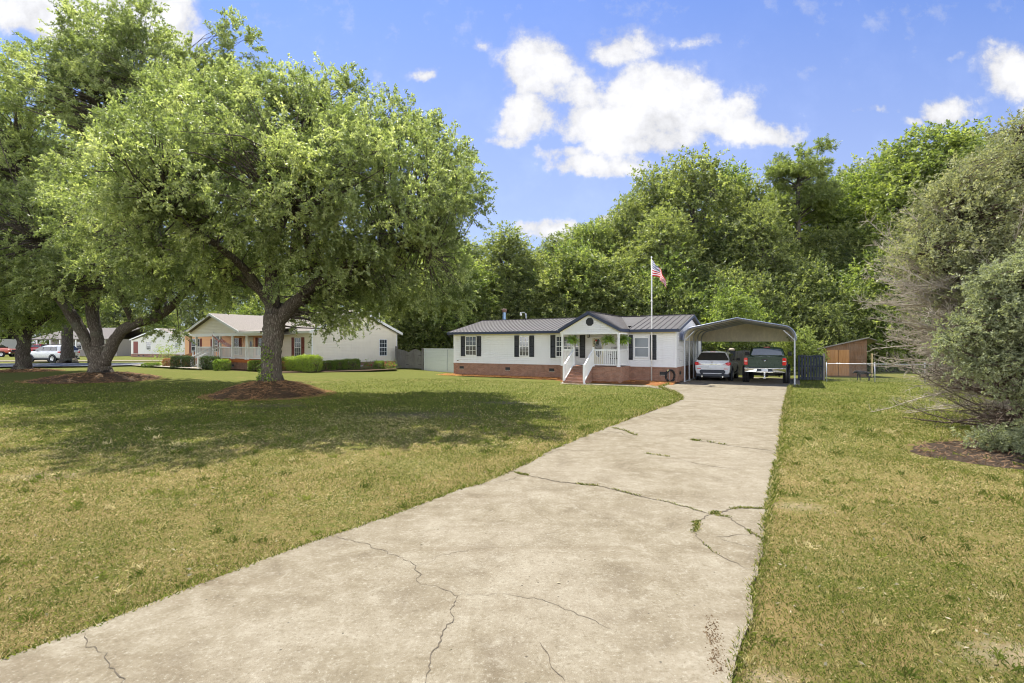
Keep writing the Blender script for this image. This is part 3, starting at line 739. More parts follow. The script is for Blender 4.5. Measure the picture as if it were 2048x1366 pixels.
def build_mulch():
    rnd = random.Random(8); rng = np.random.default_rng(12)
    for i, (cx, cy, rx, ry, h) in enumerate(MOUNDS):
        mb = MB(); nr, na = 26, 72; vs = [(0, 0, h)]
        for r in range(1, nr + 1):
            t = r / nr
            for k in range(na):
                a = 2 * math.pi * k / na
                rr = 1 + .12 * mnoise.noise((math.cos(a) * 1.7 + i, math.sin(a) * 1.7, i)) + .10 * mnoise.noise((math.cos(a) * 5.5 + i, math.sin(a) * 5.5, i + 4))
                z = h * (1 - t ** 1.9) + (.10 * mnoise.noise((t * 7 * math.cos(a), t * 7 * math.sin(a), i * 3)) + .06 * mnoise.noise((t * 25 * math.cos(a), t * 25 * math.sin(a), i * 5))) * (1 - t ** 4)
                vs.append((rx * rr * t * math.cos(a), ry * rr * t * math.sin(a), max(z, -.02) if r < nr else -.03))
        fs = [(0, 1 + k, 1 + (k + 1) % na) for k in range(na)]
        fs += [(1 + (r - 1) * na + k, 1 + r * na + k, 1 + r * na + (k + 1) % na, 1 + (r - 1) * na + (k + 1) % na) for r in range(1, nr) for k in range(na)]
        mb.add(vs, fs, 0, True)
        o = tag(mb.build('mulch_mound', M['mulch']), kind='stuff'); o.location = (cx, cy, H(cx, cy))
        n = 5200 if i == 0 else 2600
        t = np.sqrt(rng.uniform(0, 1.35, n)); a = rng.uniform(0, 6.283, n)
        c = np.stack([rx * t * np.cos(a), ry * t * np.sin(a), h * (1 - np.clip(t, 0, 1) ** 1.9) + rng.uniform(.0, .04, n)], 1)
        needles(c, rng, 'needle', M['needles'], o, .08)
    # bed in front of the near house
    mb = MB(); vs = []; n = 150
    for i in range(n + 1):
        x = -15.9 + 16.1 * i / n
        near = -(.55 + .75 * float(sstep(np.array(x), -13.5, -7.5)) + .9 * float(sstep(np.array(x), -7.0, -5.8)) + .25 * float(sstep(np.array(x), -2.9, -2.0)))
        near += .12 * mnoise.noise((x * 1.3, 0, 0)) + .05 * mnoise.noise((x * 4.3, 3, 0))
        for k, t in enumerate((0, .12, .3, .5, .7, .88, 1)):
            z = (.10 * math.sin(math.pi * min(1, t * 1.1 + .1)) + .035 * mnoise.noise((x * 3, t * 3, 1)) + .03 * mnoise.noise((x * 8, t * 6, 4))) if 0 < t < 1 else (.06 if t == 0 else -.01)
            yb = .0 if not -6.1 < x < -2.65 else -1.6
            vs.append((x, yb + (near - yb) * t if near < yb else yb - .02 * t, z))
    fs = [(i * 7 + k, i * 7 + k + 1, (i + 1) * 7 + k + 1, (i + 1) * 7 + k) for i in range(n) for k in range(6)]
    mb.add(vs, fs, 0, True)
    o = tag(mb.build('mulch_bed', M['mulch_fresh']), kind='stuff'); o.location = H1; o.rotation_euler = (0, 0, A1)
    m_ = 3000; x = rng.uniform(-15.6, .1, m_); y = rng.uniform(-1.4, -.1, m_)
    k = ~((x > -6.1) & (x < -2.6)); x, y = x[k], y[k]
    needles(np.stack([x, y, np.full(len(x), .09)], 1), rng, 'needle', M['needles_fresh'], o, .09)
    # bed under the cedars
    cx, cy, rx, ry = CEDAR_BED; mb = MB(); vs = [(0, 0, .05)]; na, nr = 64, 12
    for r in range(1, nr + 1):
        for k in range(na):
            a = 2 * math.pi * k / na; t = r / nr; rr = 1 + .06 * mnoise.noise((math.cos(a) * 2, math.sin(a) * 2, 9))
            vs.append((rx * rr * t * math.cos(a), ry * rr * t * math.sin(a), .045 * (1 - t ** 3) + .02 * mnoise.noise((t * 9 * math.cos(a), t * 9 * math.sin(a), 2)) + .012 if r < nr else -.01))
    fs = [(0, 1 + k, 1 + (k + 1) % na) for k in range(na)] + [(1 + (r - 1) * na + k, 1 + r * na + k, 1 + r * na + (k + 1) % na, 1 + (r - 1) * na + (k + 1) % na) for r in range(1, nr) for k in range(na)]
    mb.add(vs, fs, 0, True)
    o = tag(mb.build('leaf_litter_bed', M['litter']), kind='stuff'); o.location = (cx, cy, 0)
    n = 2600; t = np.sqrt(rng.uniform(0, 1.05, n)); a = rng.uniform(0, 6.283, n)
    needles(np.stack([rx * t * np.cos(a), ry * t * np.sin(a), np.full(n, .05)], 1), rng, 'needle', M['litter_bits'], o, .05)
    # bed in front of the neighbour's house
    def gz(u, v):
        Y = 1.9 * FPX / (v - HV); return ((u - CU) / FPX * Y, Y)
    up = [(455, 739), (560, 740), (640, 741), (720, 739.5), (792, 737)]; lo = [(450, 741), (560, 746.5), (650, 744.5), (740, 742), (794, 739)]
    tag(sheet('neighbour_mulch_bed', [gz(*p) for p in up] + [gz(*p) for p in reversed(lo)], .235, M['mulch']), kind='stuff')

def needles(c, rng, name, mat, parent, L):
    n = len(c); a = rng.uniform(0, 6.283, n); l = rng.uniform(.6, 1.3, n) * L; w = .004 + .001 * rng.uniform(0, 1, n)
    d = np.stack([np.cos(a) * l, np.sin(a) * l, rng.normal(.01, .02, n)], 1); e = np.stack([-np.sin(a) * w, np.cos(a) * w, np.full(n, .003)], 1)
    o = quads_mesh(name, np.stack([c - d - e, c - d + e, c + d + e, c + d - e], 1), mat, None, parent); o['kind'] = 'stuff'
    return o
# ================================================================== house building kit
class Wall:
    """a wall plane: a along the wall, o outwards, z up -> local point of the house"""
    def __init__(s, o, along, out): s.o = Vector(o); s.a = Vector(along); s.n = Vector(out)
    def p(s, a, o, z): return s.o + s.a * a + s.n * o + Vector((0, 0, z))
    def box(s, mb, a0, a1, o0, o1, z0, z1, mi=0):
        p, q = s.p(a0, o0, z0), s.p(a1, o1, z1)
        mb.box(min(p.x, q.x), max(p.x, q.x), min(p.y, q.y), max(p.y, q.y), min(p.z, q.z), max(p.z, q.z), mi)

def siding(mb, W, a0, a1, z0, ztop, course=.125, lap=.030, mi=0):
    """clapboards: each course leans out at its foot. ztop(a) gives the wall's upper edge (one peak allowed)"""
    zm_ = max(ztop(a) for a in np.linspace(a0, a1, 121))
    def span(z):
        A = np.linspace(a0, a1, 121); ok = np.array([ztop(a) >= z - 1e-6 for a in A])
        if not ok.any(): return None
        i = np.nonzero(ok)[0]; return A[i[0]], A[i[-1]]
    z = z0; zmax = max(ztop(a) for a in np.linspace(a0, a1, 121))
    while z < zmax - .01:
        z2 = min(z + course, zmax); lo = span(z); hi = span(z2 - .004)
        if lo is None: break
        if hi is None: hi = ((lo[0] + lo[1]) / 2 - .01, (lo[0] + lo[1]) / 2 + .01)
        g = min(.036, (z2 - z) * .32)                                # the groove under each lap
        v = [W.p(lo[0], lap, z), W.p(lo[1], lap, z), W.p(hi[1], lap * .8, z2 - g), W.p(hi[0], lap * .8, z2 - g), W.p(lo[0], .0, z), W.p(lo[1], .0, z), W.p(hi[1], .0, z2 - g * .6), W.p(hi[0], .0, z2 - g * .6), W.p(hi[1], .0, z2), W.p(hi[0], .0, z2)]
        mb.add(v, [(0, 1, 2, 3), (4, 5, 1, 0), (3, 2, 6, 7), (7, 6, 8, 9)], mi)
        z = z2

def window(parent, W, a0, a1, z0, z1, grid=(3, 2), frame='trim_white', fw=.05, glass='glass', blinds=False, label=None):
    f = MB()
    W.box(f, a0 - fw, a0, .0, .065, z0 - fw, z1 + fw); W.box(f, a1, a1 + fw, .0, .065, z0 - fw, z1 + fw)
    W.box(f, a0, a1, .0, .064, z1, z1 + fw); W.box(f, a0, a1, .0, .075, z0 - fw, z0)
    zm = (z0 + z1) / 2
    W.box(f, a0, a1, .018, .060, zm - .022, zm + .022)
    if grid:
        nx, nz = grid
        for lo, hi, o in ((z0, zm - .022, .050), (zm + .022, z1, .054)):
            for i in range(1, nx):
                a = a0 + (a1 - a0) * i / nx; W.box(f, a - .009, a + .009, .02, o, lo, hi)
            for i in range(1, nz):
                z = lo + (hi - lo) * i / nz; W.box(f, a0, a1, .021, o - .002, z - .009, z + .009)
    fo = f.build('window', M[frame], parent)
    g = MB(); W.box(g, a0, a1, .019, .038, z0, zm - .022, 0); W.box(g, a0, a1, .019, .042, zm + .022, z1, 0)
    g.build('pane', M['blinds' if blinds else glass], fo)
    return fo

def shutter(parent, W, a0, a1, z0, z1, mat):
    m = MB(); t = .05
    W.box(m, a0, a0 + t, .018, .062, z0, z1); W.box(m, a1 - t, a1, .018, .062, z0, z1)
    zc = z0 + (z1 - z0) * .47
    for lo, hi in ((z0, z0 + .07), (zc - .035, zc + .035), (z1 - .07, z1)): W.box(m, a0 + t, a1 - t, .018, .061, lo, hi)
    for lo, hi in ((z0 + .07, zc - .035), (zc + .035, z1 - .07)):
        k = max(3, int((hi - lo) / .045))
        for i in range(k):
            z = lo + (hi - lo) * i / k; d = (hi - lo) / k
            v = [W.p(a0 + t, .034, z), W.p(a1 - t, .034, z), W.p(a1 - t, .034, z + d * .9), W.p(a0 + t, .034, z + d * .9), W.p(a0 + t, .056, z), W.p(a1 - t, .056, z)]
            m.add(v, [(4, 5, 2, 3), (0, 1, 5, 4), (0, 4, 3), (1, 2, 5)])
    return m.build('shutter', M[mat], parent)

def vent(parent, W, a, z, w=.34, h=.17, mat='black'):
    m = MB(); W.box(m, a - w / 2, a + w / 2, .0, .02, z - h / 2, z + h / 2)
    for i in range(4):
        zz = z - h / 2 + .02 + i * (h - .03) / 4; W.box(m, a - w / 2 + .02, a + w / 2 - .02, .02, .03, zz, zz + .018)
    f = MB(); W.box(f, a - w / 2 - .02, a + w / 2 + .02, .0, .024, z - h / 2 - .045, z - h / 2)
    o = m.build('vent', M[mat], parent); f.build('sill', M['concrete_grey'], o); return o

def ribbed_slope(mb, p_eave0, p_eave1, p_ridge0, p_ridge1, spacing=.30, rib=.032, mi=0, thick=.03, ribw=.045):
    """sheet-metal slope between eave and ridge lines with raised ribs running down it"""
    a, b, c, d = (Vector(p) for p in (p_eave0, p_eave1, p_ridge1, p_ridge0))
    n = (b - a).cross(d - a)
    if n.length < 1e-9: n = (b - a).cross(c - a)
    n.normalize()
    if n.z < 0: n = -n
    mb.prism([p - n * thick for p in (a, b, c, d)], n * thick, mi)
    L = max((b - a).length, (c - d).length); k = max(1, int(L / spacing))
    e = (b - a).normalized() if (b - a).length > 1e-6 else (c - d).normalized()
    for i in range(k + 1):
        t = (i + .3) / (k + .6)
        p0 = a + (b - a) * t; p1 = d + (c - d) * t
        u = e * ribw / 2
        mb.add([p0 - u, p0 + u, p0 + u * .5 + n * rib, p0 - u * .5 + n * rib, p1 - u, p1 + u, p1 + u * .5 + n * rib, p1 - u * .5 + n * rib],
               [(0, 1, 2, 3), (4, 7, 6, 5), (1, 5, 6, 2), (3, 2, 6, 7), (0, 3, 7, 4)], mi)

def railing(mb, p0, p1, h=.92, low=.10, bal=.11, rail=(.065, .075), mi=0, b=.032):
    """top rail, bottom rail and balusters between two points (the points lie on the floor or stair line)"""
    p0 = Vector(p0); p1 = Vector(p1); up = Vector((0, 0, 1))
    mb.bar(p0 + up * h, p1 + up * h, rail[0], rail[1], mi); mb.bar(p0 + up * low, p1 + up * low, rail[0] * .8, rail[1] * .8, mi)
    L = ((p1 - p0) * Vector((1, 1, 0))).length if False else math.hypot(p1.x - p0.x, p1.y - p0.y); n = max(2, int(L / bal))
    for i in range(1, n):
        q = p0 + (p1 - p0) * (i / n)
        mb.bar(q + up * (low + .02), q + up * (h - .02), b, b, mi)

def post(mb, x, y, z0, z1, w=.10, mi=0, base=True):
    mb.box(x - w / 2, x + w / 2, y - w / 2, y + w / 2, z0, z1, mi)
    if base: mb.box(x - w * .8, x + w * .8, y - w * .8, y + w * .8, z0, z0 + .05, mi)

def wr(u, y=0.0):
    """local x on the near house's plane at depth y seen at photograph column u"""
    o = H1 + B1 * y; k = (u - CU) / FPX
    return (o.y * k - o.x) / (E1.x - E1.y * k)
def wz(v, x, y=0.0):
    return CAM_H - (v - HV) / FPX * (H1 + E1 * x + B1 * y).y

# ================================================================== the near house
def build_house():
    T = thing('manufactured_house', 'grey vinyl sided single storey house with brown metal roof, brick skirting and small white porch', 'house', H1, A1)
    X0, X1, D = -15.05, 0.0, 8.4
    F = Wall((0, 0, 0), (1, 0, 0), (0, -1, 0)); G = Wall((0, 0, 0), (0, 1, 0), (1, 0, 0)); L = Wall((X0, 0, 0), (0, 1, 0), (-1, 0, 0)); Bk = Wall((0, D, 0), (1, 0, 0), (0, 1, 0))
    SK, EV = .80, 2.93
    sl = .222; ze = lambda y: 2.985 + sl * (min(y, D - y) + .35)
    # foundation
    m = MB(); m.box(X0 - .03, X1 + .03, -.03, D + .03, -.1, SK)
    m.box(X0 - .045, X1 + .045, -.045, D + .045, SK, SK + .055)
    m.build('brick_skirting', M['brick'], T)
    for x in (wr(924), wr(1016), wr(1104)): vent(T, Wall((0, -.03, 0), (1, 0, 0), (0, -1, 0)), x, .55)
    vent(T, Wall((0, -.03, 0), (1, 0, 0), (0, -1, 0)), wr(1326), .52)
    for y in (1.0, 3.6): vent(T, Wall((.03, 0, 0), (0, 1, 0), (1, 0, 0)), y, .52)
    # walls
    m = MB()
    m.box(X0, X1 - .001, .001, D, SK + .056, EV)
    siding(m, F, X0, X1, SK + .07, lambda a: EV); siding(m, Bk, X0, X1, SK + .07, lambda a: EV)
    gt = lambda a: ze(a) - .10
    for W in (G, L):
        siding(m, W, 0, D, SK + .07, gt)
        m.prism([W.p(0, -.004, EV), W.p(D, -.004, EV), W.p(D / 2, -.004, gt(D / 2))], W.n * -.1)
    m.build('wall', M['siding'], T)
    m = MB()
    for x in (X0, X1):
        s = -1 if x == X0 else 1
        for ya, yb in ((-.036, .05), (D - .05, D + .036)):
            m = MB(); m.box(x - .05 if s > 0 else x - .036, x + .036 if s > 0 else x + .05, ya, yb, SK + .056, EV); m.build('corner_trim', M['trim_white'], T)
    # roof with ribs, soffit, fascia
    m = MB(); xr0, xr1 = X0 - .32, X1 + .26
    r = ze(D / 2)
    cg0, cg1 = -6.17, -2.55
    ribbed_slope(m, (xr0, -.35, 2.985), (cg0 + .1, -.35, 2.985), (xr0, D / 2, r), (cg0 + .1, D / 2, r))
    ribbed_slope(m, (cg1 - .1, -.35, 2.985), (xr1, -.35, 2.985), (cg1 - .1, D / 2, r), (xr1, D / 2, r), .34)
    m.prism([(cg0 + .1, .9, ze(.9) - .02), (cg1 - .1, .9, ze(.9) - .02), (cg1 - .1, D / 2, r - .02), (cg0 + .1, D / 2, r - .02)], (0, 0, -.02))
    ribbed_slope(m, (xr1, D + .35, 2.985), (xr0, D + .35, 2.985), (xr1, D / 2, r), (xr0, D / 2, r))
    m.box(xr0, xr1, D / 2 - .13, D / 2 + .13, r - .004, r + .03)                       # ridge cap
    # cross gable over the porch
    yc = -2.05; xm = (cg0 + cg1) / 2; rz = 3.975
    ev = 2.985; yv = (rz - 3.063) / sl
    ribbed_slope(m, (cg1, yc, ev + .012), (cg1, -.35, ev + .012), (xm, yc, rz + .012), (xm, yv, rz + .012), .3)
    ribbed_slope(m, (cg0, -.35, ev + .012), (cg0, yc, ev + .012), (xm, yv, rz + .012), (xm, yc, rz + .012), .3)
    m.bar((xm, yc, rz + .02), (xm, yv, rz + .02), .2, .03)
    # valley flashings
    m.bar((cg1 + .02, -.36, ev + .02), (xm + .03, yv, rz + .02), .09, .014); m.bar((cg0 - .02, -.36, ev + .02), (xm - .03, yv, rz + .02), .09, .014)
    roof = m.build('roof', M['roof_metal'], T)
    m = MB()
    m.box(xr0 + .004, cg0 - .004, -.375, -.352, 2.82, 2.982); m.box(cg1 + .004, xr1 - .004, -.375, -.352, 2.82, 2.982); m.box(xr0 + .004, xr1 - .004, D + .352, D + .375, 2.82, 2.982)
    for x in (xr0 - .004, xr1 + .004):
        s = 1 if x > -5 else -1
        for a, b in (((-.376), D / 2), (D + .376, D / 2)):
            za, zb = 2.978, r - .004
            m.prism([(x, a, za - .15), (x, b, zb - .15), (x, b, zb), (x, a, za)], (.022 * s, 0, 0))
    for x in (cg0, cg1):
        s = 1 if x > xm else -1
        m.prism([(x + .03 * s, yc - .004, ev - .155), (xm, yc - .004, rz - .165), (xm, yc - .004, rz + .005), (x + .03 * s, yc - .004, ev + .008)], (0, -.024, 0))
        m.box(min(x, x + .02 * s), max(x, x + .02 * s), yc - .002, -.378, ev - .15, ev + .004)
    m.build('fascia', M['trim_navy'], roof)
    m = MB()
    m.box(xr0 + .01, cg0 - .01, -.35, -.02, 2.825, 2.845); m.box(cg1 + .01, xr1 - .01, -.35, -.02, 2.825, 2.845)
    m.box(X0, cg0 - .02, -.03, -.004, 2.76, 2.824); m.box(cg1 + .02, X1, -.03, -.004, 2.76, 2.824)
    for x in (cg0, cg1):
        s = 1 if x > xm else -1
        m.box(min(x - .02 * s, x - .28 * s), max(x - .02 * s, x - .28 * s), yc + .25, -.02, 2.80, 2.82)
        m.prism([(x - .03 * s, yc + .16, ev - .21), (xm, yc + .16, rz - .225), (xm, yc + .16, rz - .165), (x - .03 * s, yc + .16, ev - .145)], (0, .03, 0))
    m.box(-6.05, -2.68, -1.80, -.03, 2.775, 2.795)                                      # porch ceiling
    m.build('soffit', M['trim_cream'], roof)
    # porch gable wall, beam
    P = Wall((0, -1.86, 0), (1, 0, 0), (0, -1, 0)); m = MB()
    gt2 = lambda a: rz - .16 - abs(a - xm) * (rz - ev) / (cg1 - xm)
    siding(m, P, -6.08, -2.64, 2.86, gt2, .12)
    m.prism([P.p(-6.08, -.004, 2.86), P.p(-2.64, -.004, 2.86), P.p(xm, -.004, gt2(xm))], (0, .06, 0))
    m.build('gable', M['siding'], T)
    m = MB()
    N = 8; c = P.p(wr(1180, -1.86), .022, 3.40)
    m.prism([(c.x + .235 * math.cos((k + .5) * math.pi / 4), c.y, c.z + .235 * math.sin((k + .5) * math.pi / 4)) for k in range(N)], (0, -.03, 0))
    for k in range(-4, 5):
        hw = .20 if abs(k) < 3 else .14
        m.box(c.x - hw, c.x + hw, c.y - .042, c.y - .031, c.z + k * .045 - .012, c.z + k * .045 + .012)
    m.build('gable_vent', M['shutter'], T)
    m = MB()
    m.box(-6.10, -2.62, -1.90, -1.74, 2.70, 2.855); m.box(-6.10, -5.96, -1.74, -.02, 2.70, 2.79); m.box(-2.76, -2.62, -1.74, -.02, 2.70, 2.79)
    m.build('porch_beam', M['trim_white'], T)
    # porch base, floor, steps
    PZ = .90; sx0, sx1 = wr(1136.5, -1.95) + .16, wr(1196, -1.95) - .02
    m = MB(); m.box(-6.12, -2.58, -1.86, -.05, -.1, PZ - .06); m.box(-6.15, -2.55, -1.89, -.05, PZ - .06, PZ)
    m.build('porch_base', M['brick'], T)
    st = MB(); tr = MB(); ns = 6
    sx0, sx1 = -5.30, -4.17
    for i in range(ns - 1):
        z = PZ * (ns - 1 - i) / ns; y1 = -1.89 - i * .285
        st.box(sx0, sx1, y1 - .285, y1, -.1, z - .055); tr.box(sx0 - .01, sx1 + .01, y1 - .305, y1, z - .055, z)
    so = st.build('steps', M['brick'], T); tr.build('tread', M['brick_pale'], so, .008)
    yf = -1.89 - 5 * .285 + .10
    # posts
    for (x, y) in ((-6.02, -1.80), (-2.68, -1.80), (-2.68, -.12), (-6.02, -.12)):
        m = MB(); post(m, x, y, PZ, 2.70, .105); m.box(x - .075, x + .075, y - .075, y + .075, 2.62, 2.70); m.build('porch_post', M['trim_white'], T, .006)
    for (x, y, z, h) in ((sx0 - .01, -1.80, PZ, 1.04), (sx1 + .03, -1.80, PZ, 1.04), (sx0 - .01, yf, 0, 1.02), (sx1 + .03, yf, 0, 1.02)):
        m = MB(); post(m, x, y, z, z + h, .10); m.box(x - .065, x + .065, y - .065, y + .065, z + h, z + h + .03)
        m.prism([(x - .055, y - .055, z + h + .03), (x + .055, y - .055, z + h + .03), (x + .055, y + .055, z + h + .03), (x - .055, y + .055, z + h + .03)], (0, 0, .02))
        m.build('newel_post', M['trim_white'], T, .006)
    for a, b in (((-5.96, -1.80, PZ), (sx0 - .06, -1.80, PZ)), ((sx1 + .08, -1.80, PZ), (-2.74, -1.80, PZ)), ((-2.68, -1.74, PZ), (-2.68, -.18, PZ)), ((-6.02, -1.74, PZ), (-6.02, -.18, PZ)),
                 ((sx0 - .01, yf + .05, .06), (sx0 - .01, -1.85, PZ)), ((sx1 + .03, yf + .05, .06), (sx1 + .03, -1.85, PZ))):
        m = MB(); railing(m, a, b); m.build('railing', M['trim_white'], T)
    # windows and shutters
    def win(u0, u1, v0, v1, sh=None, **kw):
        a0, a1 = wr(u0), wr(u1); am = (a0 + a1) / 2; z1, z0 = wz(v0, am), wz(v1, am)
        window(T, F, a0, a1, z0, z1, **kw)
        if sh:
            for i in (0, 2):
                s0, s1 = wr(sh[i]), wr(sh[i + 1]); shutter(T, F, s0, s1, wz(sh[5], (s0 + s1) / 2), wz(sh[4], (s0 + s1) / 2), 'shutter')
    win(932.5, 952.6, 673.5, 709.5, (922.6, 931.2, 954.3, 962.8, 672.4, 712.5))
    win(1040.4, 1057.6, 673.8, 711, (1029.5, 1038.8, 1059.4, 1068.8, 671, 713.8))
    win(1113.5, 1126.5, 673.5, 712, grid=(2, 2)); win(1129, 1142, 673.3, 712.4, grid=(2, 2)); win(1144.5, 1157.8, 673.2, 712.8, grid=(2, 2))
    for s in ((1101.6, 1111.3), (1160.2, 1170.8)):
        s0, s1 = wr(s[0]), wr(s[1]); shutter(T, F, s0, s1, wz(715.6, s0), wz(670.2, s0), 'shutter')
    win(1270.5, 1297, 676.2, 713.2, (1254.8, 1266, 1300.5, 1313.2, 670, 719.6), grid=None, fw=.075, blinds=True)
    # front door with oval light
    d0, d1 = wr(1185.5), wr(1207.5); m = MB()
    F.box(m, d0, d1, .0, .05, PZ + .03, 2.50)
    do = m.build('front_door', M['trim_cream'], T)
    m = MB(); c = F.p((d0 + d1) / 2 + .04, .052, PZ + 1.02); ov = [(c.x + .21 * math.cos(k * math.pi / 12), c.y, c.z + .55 * math.sin(k * math.pi / 12)) for k in range(24)]
    m.prism(ov, (0, -.012, 0)); m.build('pane', M['glass'], do)
    m = MB(); m.tube([Vector(p) + Vector((0, -.012, 0)) for p in ov + ov[:1]], .018, 6); m.build('trim_ring', M['trim_white'], do)
    m = MB(); m.lathe([(.0, -.10), (.03, -.095), (.034, -.075), (.015, -.06), (.015, -.03), (.0, -.03)], 12, 'y', (d0 + .09, -.02, PZ + .95)); m.build('handle', M['black'], do); m = MB(); m.lathe([(.0, -.07), (.024, -.065), (.024, -.03), (0, -.03)], 12, 'y', (d0 + .09, -.02, PZ + 1.12)); m.build('deadbolt', M['black'], do)
    m = MB(); F.box(m, d0 - .09, d0, .0, .06, PZ + .01, 2.60); F.box(m, d1, d1 + .09, .0, .06, PZ + .01, 2.60); F.box(m, d0, d1, .0, .06, 2.50, 2.60)
    F.box(m, d1 + .25, d1 + .32, .0, .05, PZ + .01, 2.60)
    m.build('door_frame', M['trim_white'], do)
    # wall lantern
    a = wr(1178.3); zc = wz(671.5, a); m = MB()
    F.box(m, a - .05, a + .05, .018, .04, zc - .10, zc + .16); m.bar(F.p(a, .04, zc + .12), F.p(a, .14, zc + .14), .02, .02)
    m.lathe([(.0, .16), (.09, .10), (.09, .085), (.0, .085)], 8, 'z', (a, -.14, zc)); m.lathe([(.0, -.12), (.06, -.11), (.06, -.095), (.0, -.095)], 8, 'z', (a, -.14, zc))
    for k in range(4): m.bar((a + .065 * math.cos(k * 1.571 + .785), -.14 + .065 * math.sin(k * 1.571 + .785), zc - .1), (a + .075 * math.cos(k * 1.571 + .785), -.14 + .075 * math.sin(k * 1.571 + .785), zc + .09), .012, .012)
    lo = m.build('wall_lantern', M['black'], T); m = MB(); m.lathe([(.045, -.094), (.058, .084)], 8, 'z', (a, -.14, zc)); m.build('pane', M['lens_clear'], lo)
    # flue, service mast and plumbing pipe on the roof
    fx = -9.9; fy = 5.6; m = MB()
    fx = (lambda u, y: wr(u, y))(1008.6, 4.9); fy = 4.9
    m.lathe([(.125, 3.6), (.125, 4.62)], 20, 'z', (fx, fy, 0)); fo = m.build('flue_pipe', plain('blue_grey_flue', (.22, .34, .50), .4, .5, .3), T)
    m = MB(); m.lathe([(.14, 4.62), (.17, 4.66), (.20, 4.78), (.21, 4.80), (.21, 4.86), (.12, 4.9), (.0, 4.9)], 20, 'z', (fx, fy, 0)); m.build('flue_cap', plain('rusty_cap', (.20, .13, .10), .7, .3), fo)
    mx = wr(1052, 4.6); m = MB(); m.tube([(mx, 4.6, 3.85), (mx, 4.6, 4.45)], .045, 10); m.tube([(mx, 4.6, 4.42), (mx - .1, 4.55, 4.52), (mx - .25, 4.5, 4.55), (mx - .34, 4.45, 4.50)], .018, 8)
    mo = m.build('yard_light_mast', M['galv'], T)
    m = MB(); m.lathe([(.0, 4.55), (.05, 4.53), (.06, 4.46), (.085, 4.40), (.085, 4.33), (.05, 4.27), (.0, 4.27)], 14, 'z', (mx - .36, 4.45, 0)); m.build('lamp', M['lens_clear'], mo)
    m = MB(); px = wr(1051.6, 3.9); m.tube([(px, 3.9, ze(3.9)), (px, 3.9, ze(3.9) + .14)], .035, 8); m.build('vent_pipe', M['black'], T)
    # tap on the siding, white weather strip at the skirting
    m = MB(); F.box(m, wr(915), wr(917.5), .016, .07, 1.0, 1.045); m.build('outlet_cover', M['wood_brown'], T)
    return T

# ================================================================== carport
def build_carport():
    T = thing('carport', 'open metal carport with rounded grey roof sheltering the two cars', 'carport', H1, A1)
    x0, x1, y0, y1 = .26, 5.76, .80, 6.55; xm = (x0 + x1) / 2; rz = 3.36; ezb = 2.34
    def prof(off=0.0):
        """half profile from the left eave to the ridge, offset inwards"""
        R_ = .62; sl = .205; pts = [(x0 - off * -1, ezb)]
        cx, cz = x0 + R_, ezb + .14; r = R_ - off
        a1 = math.pi / 2 + math.atan(sl)
        for k in range(9):
            a = math.pi - (math.pi - a1) * k / 8; pts.append((cx + r * math.cos(a), cz + r * math.sin(a)))
        pts.append((xm, cz + (xm - cx) * sl + r / math.cos(math.atan(sl)))); return pts
    def full(off):
        h = prof(off); return h + [(2 * xm - x, z) for x, z in reversed(h[:-1])]
    o, i_ = full(0.0), full(.018)
    # corrugated: ribs along the length
    def sheetmesh(P, nrm, mi, mb, wav):
        n = len(P); ys = np.linspace(y0 - .12, y1 + .06, 48); vs = []
        for j, y in enumerate(ys):
            for k, (x, z) in enumerate(P): vs.append((x, y, z))
        fs = [(j * n + k, j * n + k + 1, (j + 1) * n + k + 1, (j + 1) * n + k) for j in range(len(ys) - 1) for k in range(n - 1)]
        mb.add(vs, fs, mi, True)
    m = MB(); sheetmesh(o, 1, 0, m, 0); sheetmesh(i_, -1, 1, m, 0)
    n = len(o)
    for y in (y0 - .12, y1 + .06): m.add([(x, y, z) for x, z in o] + [(x, y, z) for x, z in i_], [(k, k + 1, n + k + 1, n + k) for k in range(n - 1)], 0)
    for y in np.arange(y0 + .1, y1, .23):
        m.tube([(x, y, z + .004) for x, z in o], .016, 4, 0, True, False)
    ro = m.build('roof', [M['carport_roof'], M['carport_under']], T)
    m = MB()
    for P in (o,):
        m.tube([(x, y0 - .125, z) for x, z in P], .035, 6)
    m.build('edge_trim', plain('blue_grey_trim', (.22, .25, .33), .4, .4, .2), ro)
    # frames (bows), posts
    ys = [y0, y0 + (y1 - y0) / 4, y0 + (y1 - y0) / 2, y0 + 3 * (y1 - y0) / 4, y1]
    f2 = full(.055)
    for y in ys:
        m = MB(); m.tube([(x, y, z) for x, z in f2], .034, 4, 0, True, False); m.build('bow', M['galv'], T)
        for x in (x0 + .055, 2 * xm - x0 - .055):
            m = MB(); m.box(x - .035, x + .035, y - .035, y + .035, DTOP, ezb + .1); m.box(x - .06, x + .06, y - .06, y + .06, DTOP, DTOP + .012); m.build('post', M['galv'], T)
    for s in (x0 + .055, 2 * xm - x0 - .055):
        m = MB(); m.bar((s, y0, 2.35), (s + (.5 if s < xm else -.5), y0, 2.86), .04, .04); m.build('brace', M['galv'], T)
        m = MB(); m.box(s - .035, s + .035, y0 + .035, y1 - .035, DTOP, DTOP + .05); m.build('base_rail', M['galv'], T)
    # rear gable panel
    m = MB(); zb = 2.32
    P = [(x, z) for x, z in full(.03) if z > zb + .02]
    m.prism([(P[0][0], y1 + .02, zb)] + [(x, y1 + .02, z) for x, z in P] + [(P[-1][0], y1 + .02, zb)], (0, .02, 0))
    z = zb + .05
    while z < 3.2:
        xs = [x for x, zz in P if zz > z + .03]; m.box(min(xs) + .03, max(xs) - .03, y1 + .008, y1 + .0195, z, z + .03); z += .115
    m.build('rear_gable', M['carport_under'], T)
    return T

